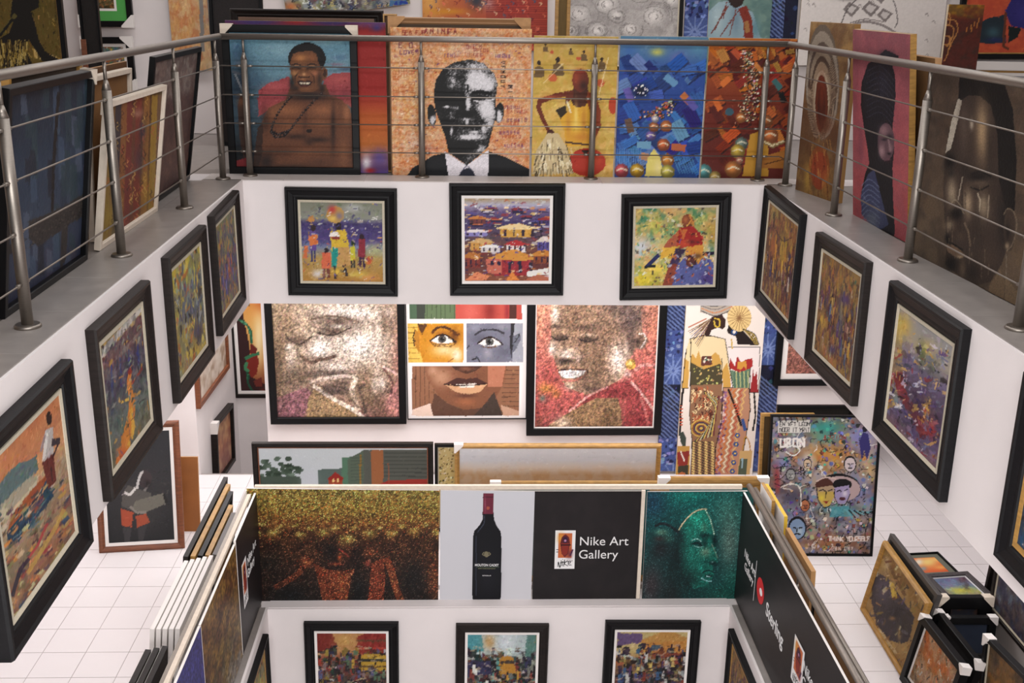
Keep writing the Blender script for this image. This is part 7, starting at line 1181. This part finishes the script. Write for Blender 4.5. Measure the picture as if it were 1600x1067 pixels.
# ------------------------------------------------------------------ stacks at the lower right
def a_goldportrait(g):
    g.grad([(0, (150, 116, 60)), (1, (160, 124, 66))]); g.mottle(12, [(120, 84, 40), (176, 150, 100)], .5); g.strokes(400, 9, 2, 14, ang=-1.0, spread=.4)
    g.poly([(1362, 905), (1372, 895), (1388, 905), (1408, 935), (1428, 965), (1420, 1000), (1408, 1005), (1390, 1000), (1370, 975), (1362, 940)], (66, 56, 62)).blob(1380, 920, 10, 18, (96, 84, 104), .8).blob(1397, 960, 12, 12, (40, 32, 36), .9).poly([(1389, 908), (1396, 912), (1402, 932), (1394, 934)], (200, 170, 70)).blob(1414, 975, 9, 14, (56, 46, 40), .8).blob(1394, 966, 5, 3, (170, 130, 80), .8).curve([(1380, 870), (1392, 890), (1405, 915), (1414, 930)], 5, (110, 76, 44), .7).blob(1386, 880, 5, 12, (206, 190, 160), .6).curve([(1370, 980), (1385, 1000), (1400, 1020)], 5, (200, 180, 140), .7).blob(1405, 990, 3, 10, (190, 160, 90), .7).blob(1353, 935, 4, 10, (200, 186, 160), .7); g.dabs(500, 5, .3, -.9, .7, [(50, 40, 46), (120, 84, 46), (200, 184, 150), (90, 78, 100), (180, 150, 80)], .35, None, .7)
def a_orangecanvas(g): g.grad([(0, (190, 110, 60)), (.5, (176, 110, 60)), (1, (150, 104, 70))]); g.mottle(8, [(206, 120, 50), (120, 110, 90), (180, 170, 150)], .5); g.strokes(900, 9, 2, 24, ang=1.2, spread=.4, pal=[(70, 60, 60), (206, 200, 190), (206, 110, 50)], pa=.25)
pf([(1377,842),(1449,943),(1405,1058),(1343,953)], 'gold framed expressionist portrait leaning on the right tiles', a_goldportrait, .045, .05, z=LZ, prof=P_round, fm=M_GLD, fk=dict(lean0=.3))
stand('dark grey framed picture edge leaning directly behind the gold framed portrait', 5.10, -.02, -PI/2, 1.0, .72, .2, flat((60, 56, 52)), border=.04, fm=mat('dark_grey', (66, 62, 60), .5), prof=P_flat, z=LZ)
def a_orangesmall(g): g.grad([(0, (214, 96, 40)), (1, (206, 90, 40))]); g.blob(1450, 878, 16, 8, (220, 200, 120), .9).blob(1436, 878, 6, 5, (206, 210, 200), .9).blob(1465, 874, 12, 3, (226, 190, 110), .8).blob(1443, 888, 5, 3, (110, 150, 170), .8).blob(1470, 886, 10, 3, (226, 180, 90), .7)
def tilted(q, z, tilt_axis, ang): return fit(q, tuple(norm((math.sin(ang)*tilt_axis[0], math.sin(ang)*tilt_axis[1], math.cos(ang)))), np.array([5.6, -.3, z]))
M_GRY = mat('grey_green_mount', (92, 92, 80), .7)
Ro = fit([(1404,864),(1470,862),(1496,895),(1430,900)], 'z', LZ+.36)
picture(Ro, 'orange bird picture with a grey mount on top of the rear floor pile', a_orangesmall, .015, .03, prof=P_flat, fm=M_SAT, mount=.05, mm=M_GRY)
for k in range(8):
    off = np.array([rnd.uniform(-.03, .02), rnd.uniform(-.01, .03), -.042*(k+1)])
    picture((Ro[0]+off, Ro[1], Ro[2], Ro[3]*rnd.uniform(.98, 1.06), Ro[4]*rnd.uniform(.98, 1.06)), 'dark framed picture lying %s beneath the orange bird picture in the rear floor pile' % ['directly', 'second', 'third', 'fourth', 'fifth', 'sixth', 'seventh', 'lowest'][k], flat((60, 54, 52)), .04, .036, prof=P_flat, fm=[M_ESP, M_SAT][k % 2], group='rear pile of dark framed pictures', backing=False)
def a_stormy(g): g.grad([(0, (110, 96, 140)), (.5, (120, 140, 160)), (1, (190, 180, 80))]); g.mottle(5, [(120, 100, 140), (100, 140, 160)], .5); g.blob(1505, 905, 8, 6, (96, 64, 70), .9).blob(1505, 922, 22, 5, (206, 196, 60), .9).blob(1510, 916, 4, 6, (70, 60, 60), .8).strokes(200, 6, 2, 20)
ZS = LZ+.45; Rt = fit([(1450,896),(1519,892),(1548,931),(1474,937)], 'z', ZS)
M_CARV = mat('carved_dark_frame', (58, 52, 54), .5, noise=.5, nscale=60, bump=.6)
picture(Rt, 'carved dark framed stormy landscape lying on top of the right floor pile', a_stormy, .05, .035, prof=P_flat, fm=M_CARV, liner=.01, lm=mat('silver_liner', (190, 188, 190), .35))
o_, u_, v_, w_, h_ = Rt
for k in range(11):
    off = np.array([rnd.uniform(-.02, .02), rnd.uniform(-.02, .02), 0]); zz = -.039*(k+1)
    picture((o_+off+np.array([0, 0, zz]), u_, v_, w_*rnd.uniform(.97, 1.04), h_*rnd.uniform(.97, 1.04)), 'dark framed picture lying %s beneath the stormy landscape in the flat floor pile' % ['directly', 'second', 'third', 'fourth', 'fifth', 'sixth', 'seventh', 'eighth', 'ninth', 'tenth', 'lowest'][k], flat((50, 46, 48)), .045, .032, prof=P_flat, fm=[M_SAT, M_CARV, M_ESP][k % 3], group='flat pile of dark framed pictures', backing=False)
def a_dusk(g): g.grad([(0, (60, 60, 70)), (1, (110, 120, 130))]); g.mottle(7, [(130, 84, 60), (60, 70, 90)], .5)
stand('black framed picture with pale corner guards standing in front of the flat pile', 5.33, -.93, -.02, .42, .60, .08, a_dusk, border=.1, thick=.06, fm=M_SAT, prof=P_flat, z=LZ, guards=('tl', 'tr'), gs=.075, gm=M_PALE)
stand('black framed picture with white corner guards second in front of the flat pile', 5.30, -1.08, -.02, .42, .52, .08, flat((60, 70, 90)), border=.06, thick=.05, fm=M_SAT, prof=P_flat, z=LZ, guards=('tl', 'tr'), gs=.06, gm=M_WHT)
stand('black framed dusk picture in the gap between the two leaning rows at bottom right', 5.28, -1.45, -.02, .40, .40, .4, a_dusk, border=.05, thick=.05, fm=M_SAT, prof=P_flat, z=LZ)
pf([(1441,957),(1503,1045),(1468,1150),(1402,1062)], 'black framed orange abstract with white corner guards leaning at the bottom right', a_orangecanvas, .06, .06, z=LZ, prof=P_flat, fm=M_SAT, liner=.015, lm=M_WHT, fk=dict(lean0=.3), guards=('tl', 'tr'), gs=.055, gm=M_WHT)
pf([(1463,949),(1527,1038),(1490,1145),(1424,1056)], 'black framed picture with white corner guards directly behind the orange abstract', flat((50, 48, 50)), .05, .05, z=LZ, prof=P_flat, fm=M_SAT, fk=dict(lean0=.3), guards=('tl', 'tr'), gs=.055, gm=M_WHT)
def a_greyfig(g): g.grad([(0, (96, 100, 110)), (1, (70, 60, 70))]); g.mottle(9, [(120, 140, 160), (50, 44, 70), (110, 90, 80)], .6); g.strokes(500, 9, 2, 16, ang=PI/2, spread=.4)
def a_brownfig(g): g.grad([(0, (110, 86, 56)), (1, (150, 110, 60))]); g.mottle(9, [(176, 120, 60), (80, 70, 60)], .5); g.blob(1556, 1035, 4, 10, (60, 44, 40), .8).strokes(500, 9, 2, 16, ang=PI/2, spread=.4)
picture(fit([(1555,875),(1640,960),(1630,1060),(1544,950)], 'x', 5.75), 'thin dark framed grey figure painting under the harbour painting at the right border', a_greyfig, .03, .04, prof=P_flat, fm=M_ESP, liner=.012, lm=M_LIN)
picture(fit([(1541,994),(1605,1062),(1585,1190),(1520,1115)], 'x', 5.30), 'black and silver framed brown painting in the bottom right corner', a_brownfig, .035, .05, prof=P_flat, fm=M_SAT, liner=.012, lm=M_LIN, guards=('tl',), gs=.08, gm=M_WHT)
MB().box((5.80, -3.2, LZ), (5.84, -.85, LZ+.85)).box((5.84, -3.2, LZ), (6.3, -.85, LZ+.02)).box((5.84, -3.2, LZ+.80), (6.3, -.85, LZ+.85)).box((6.26, -3.2, LZ+.02), (6.3, -.85, LZ+.80)).obj('display_plinth', mat('pale_plinth', (176, 170, 166), .8)); tag(bpy.data.objects['display_plinth'], 'pale grey display plinth behind the leaning pictures at the bottom right', 'plinth')
stand('dark edged frame with white corner guards beside the flat pile', 5.98, -.26, -PI/2, .5, .86, .05, flat((60, 56, 56)), border=.04, thick=.05, fm=M_ESP, prof=P_flat, z=LZ, guards=('tl', 'tr'), gs=.05, gm=M_WHT)
def a_bl(g): g.grad([(0, (150, 130, 110)), (1, (110, 90, 80))]); g.mottle(8, [(150, 60, 50), (90, 80, 90)], .5)
picture((np.array([-1.85, -2.25, LZ]), norm((.05, 1, 0)), norm((-.1, 0, 1)), 1.0, .95), 'black framed picture standing on the left tiles at the bottom left corner', a_bl, .035, .045, prof=P_flat, fm=M_SAT, liner=.012, lm=M_LIN)
print('canvas triangles', TRI[0])
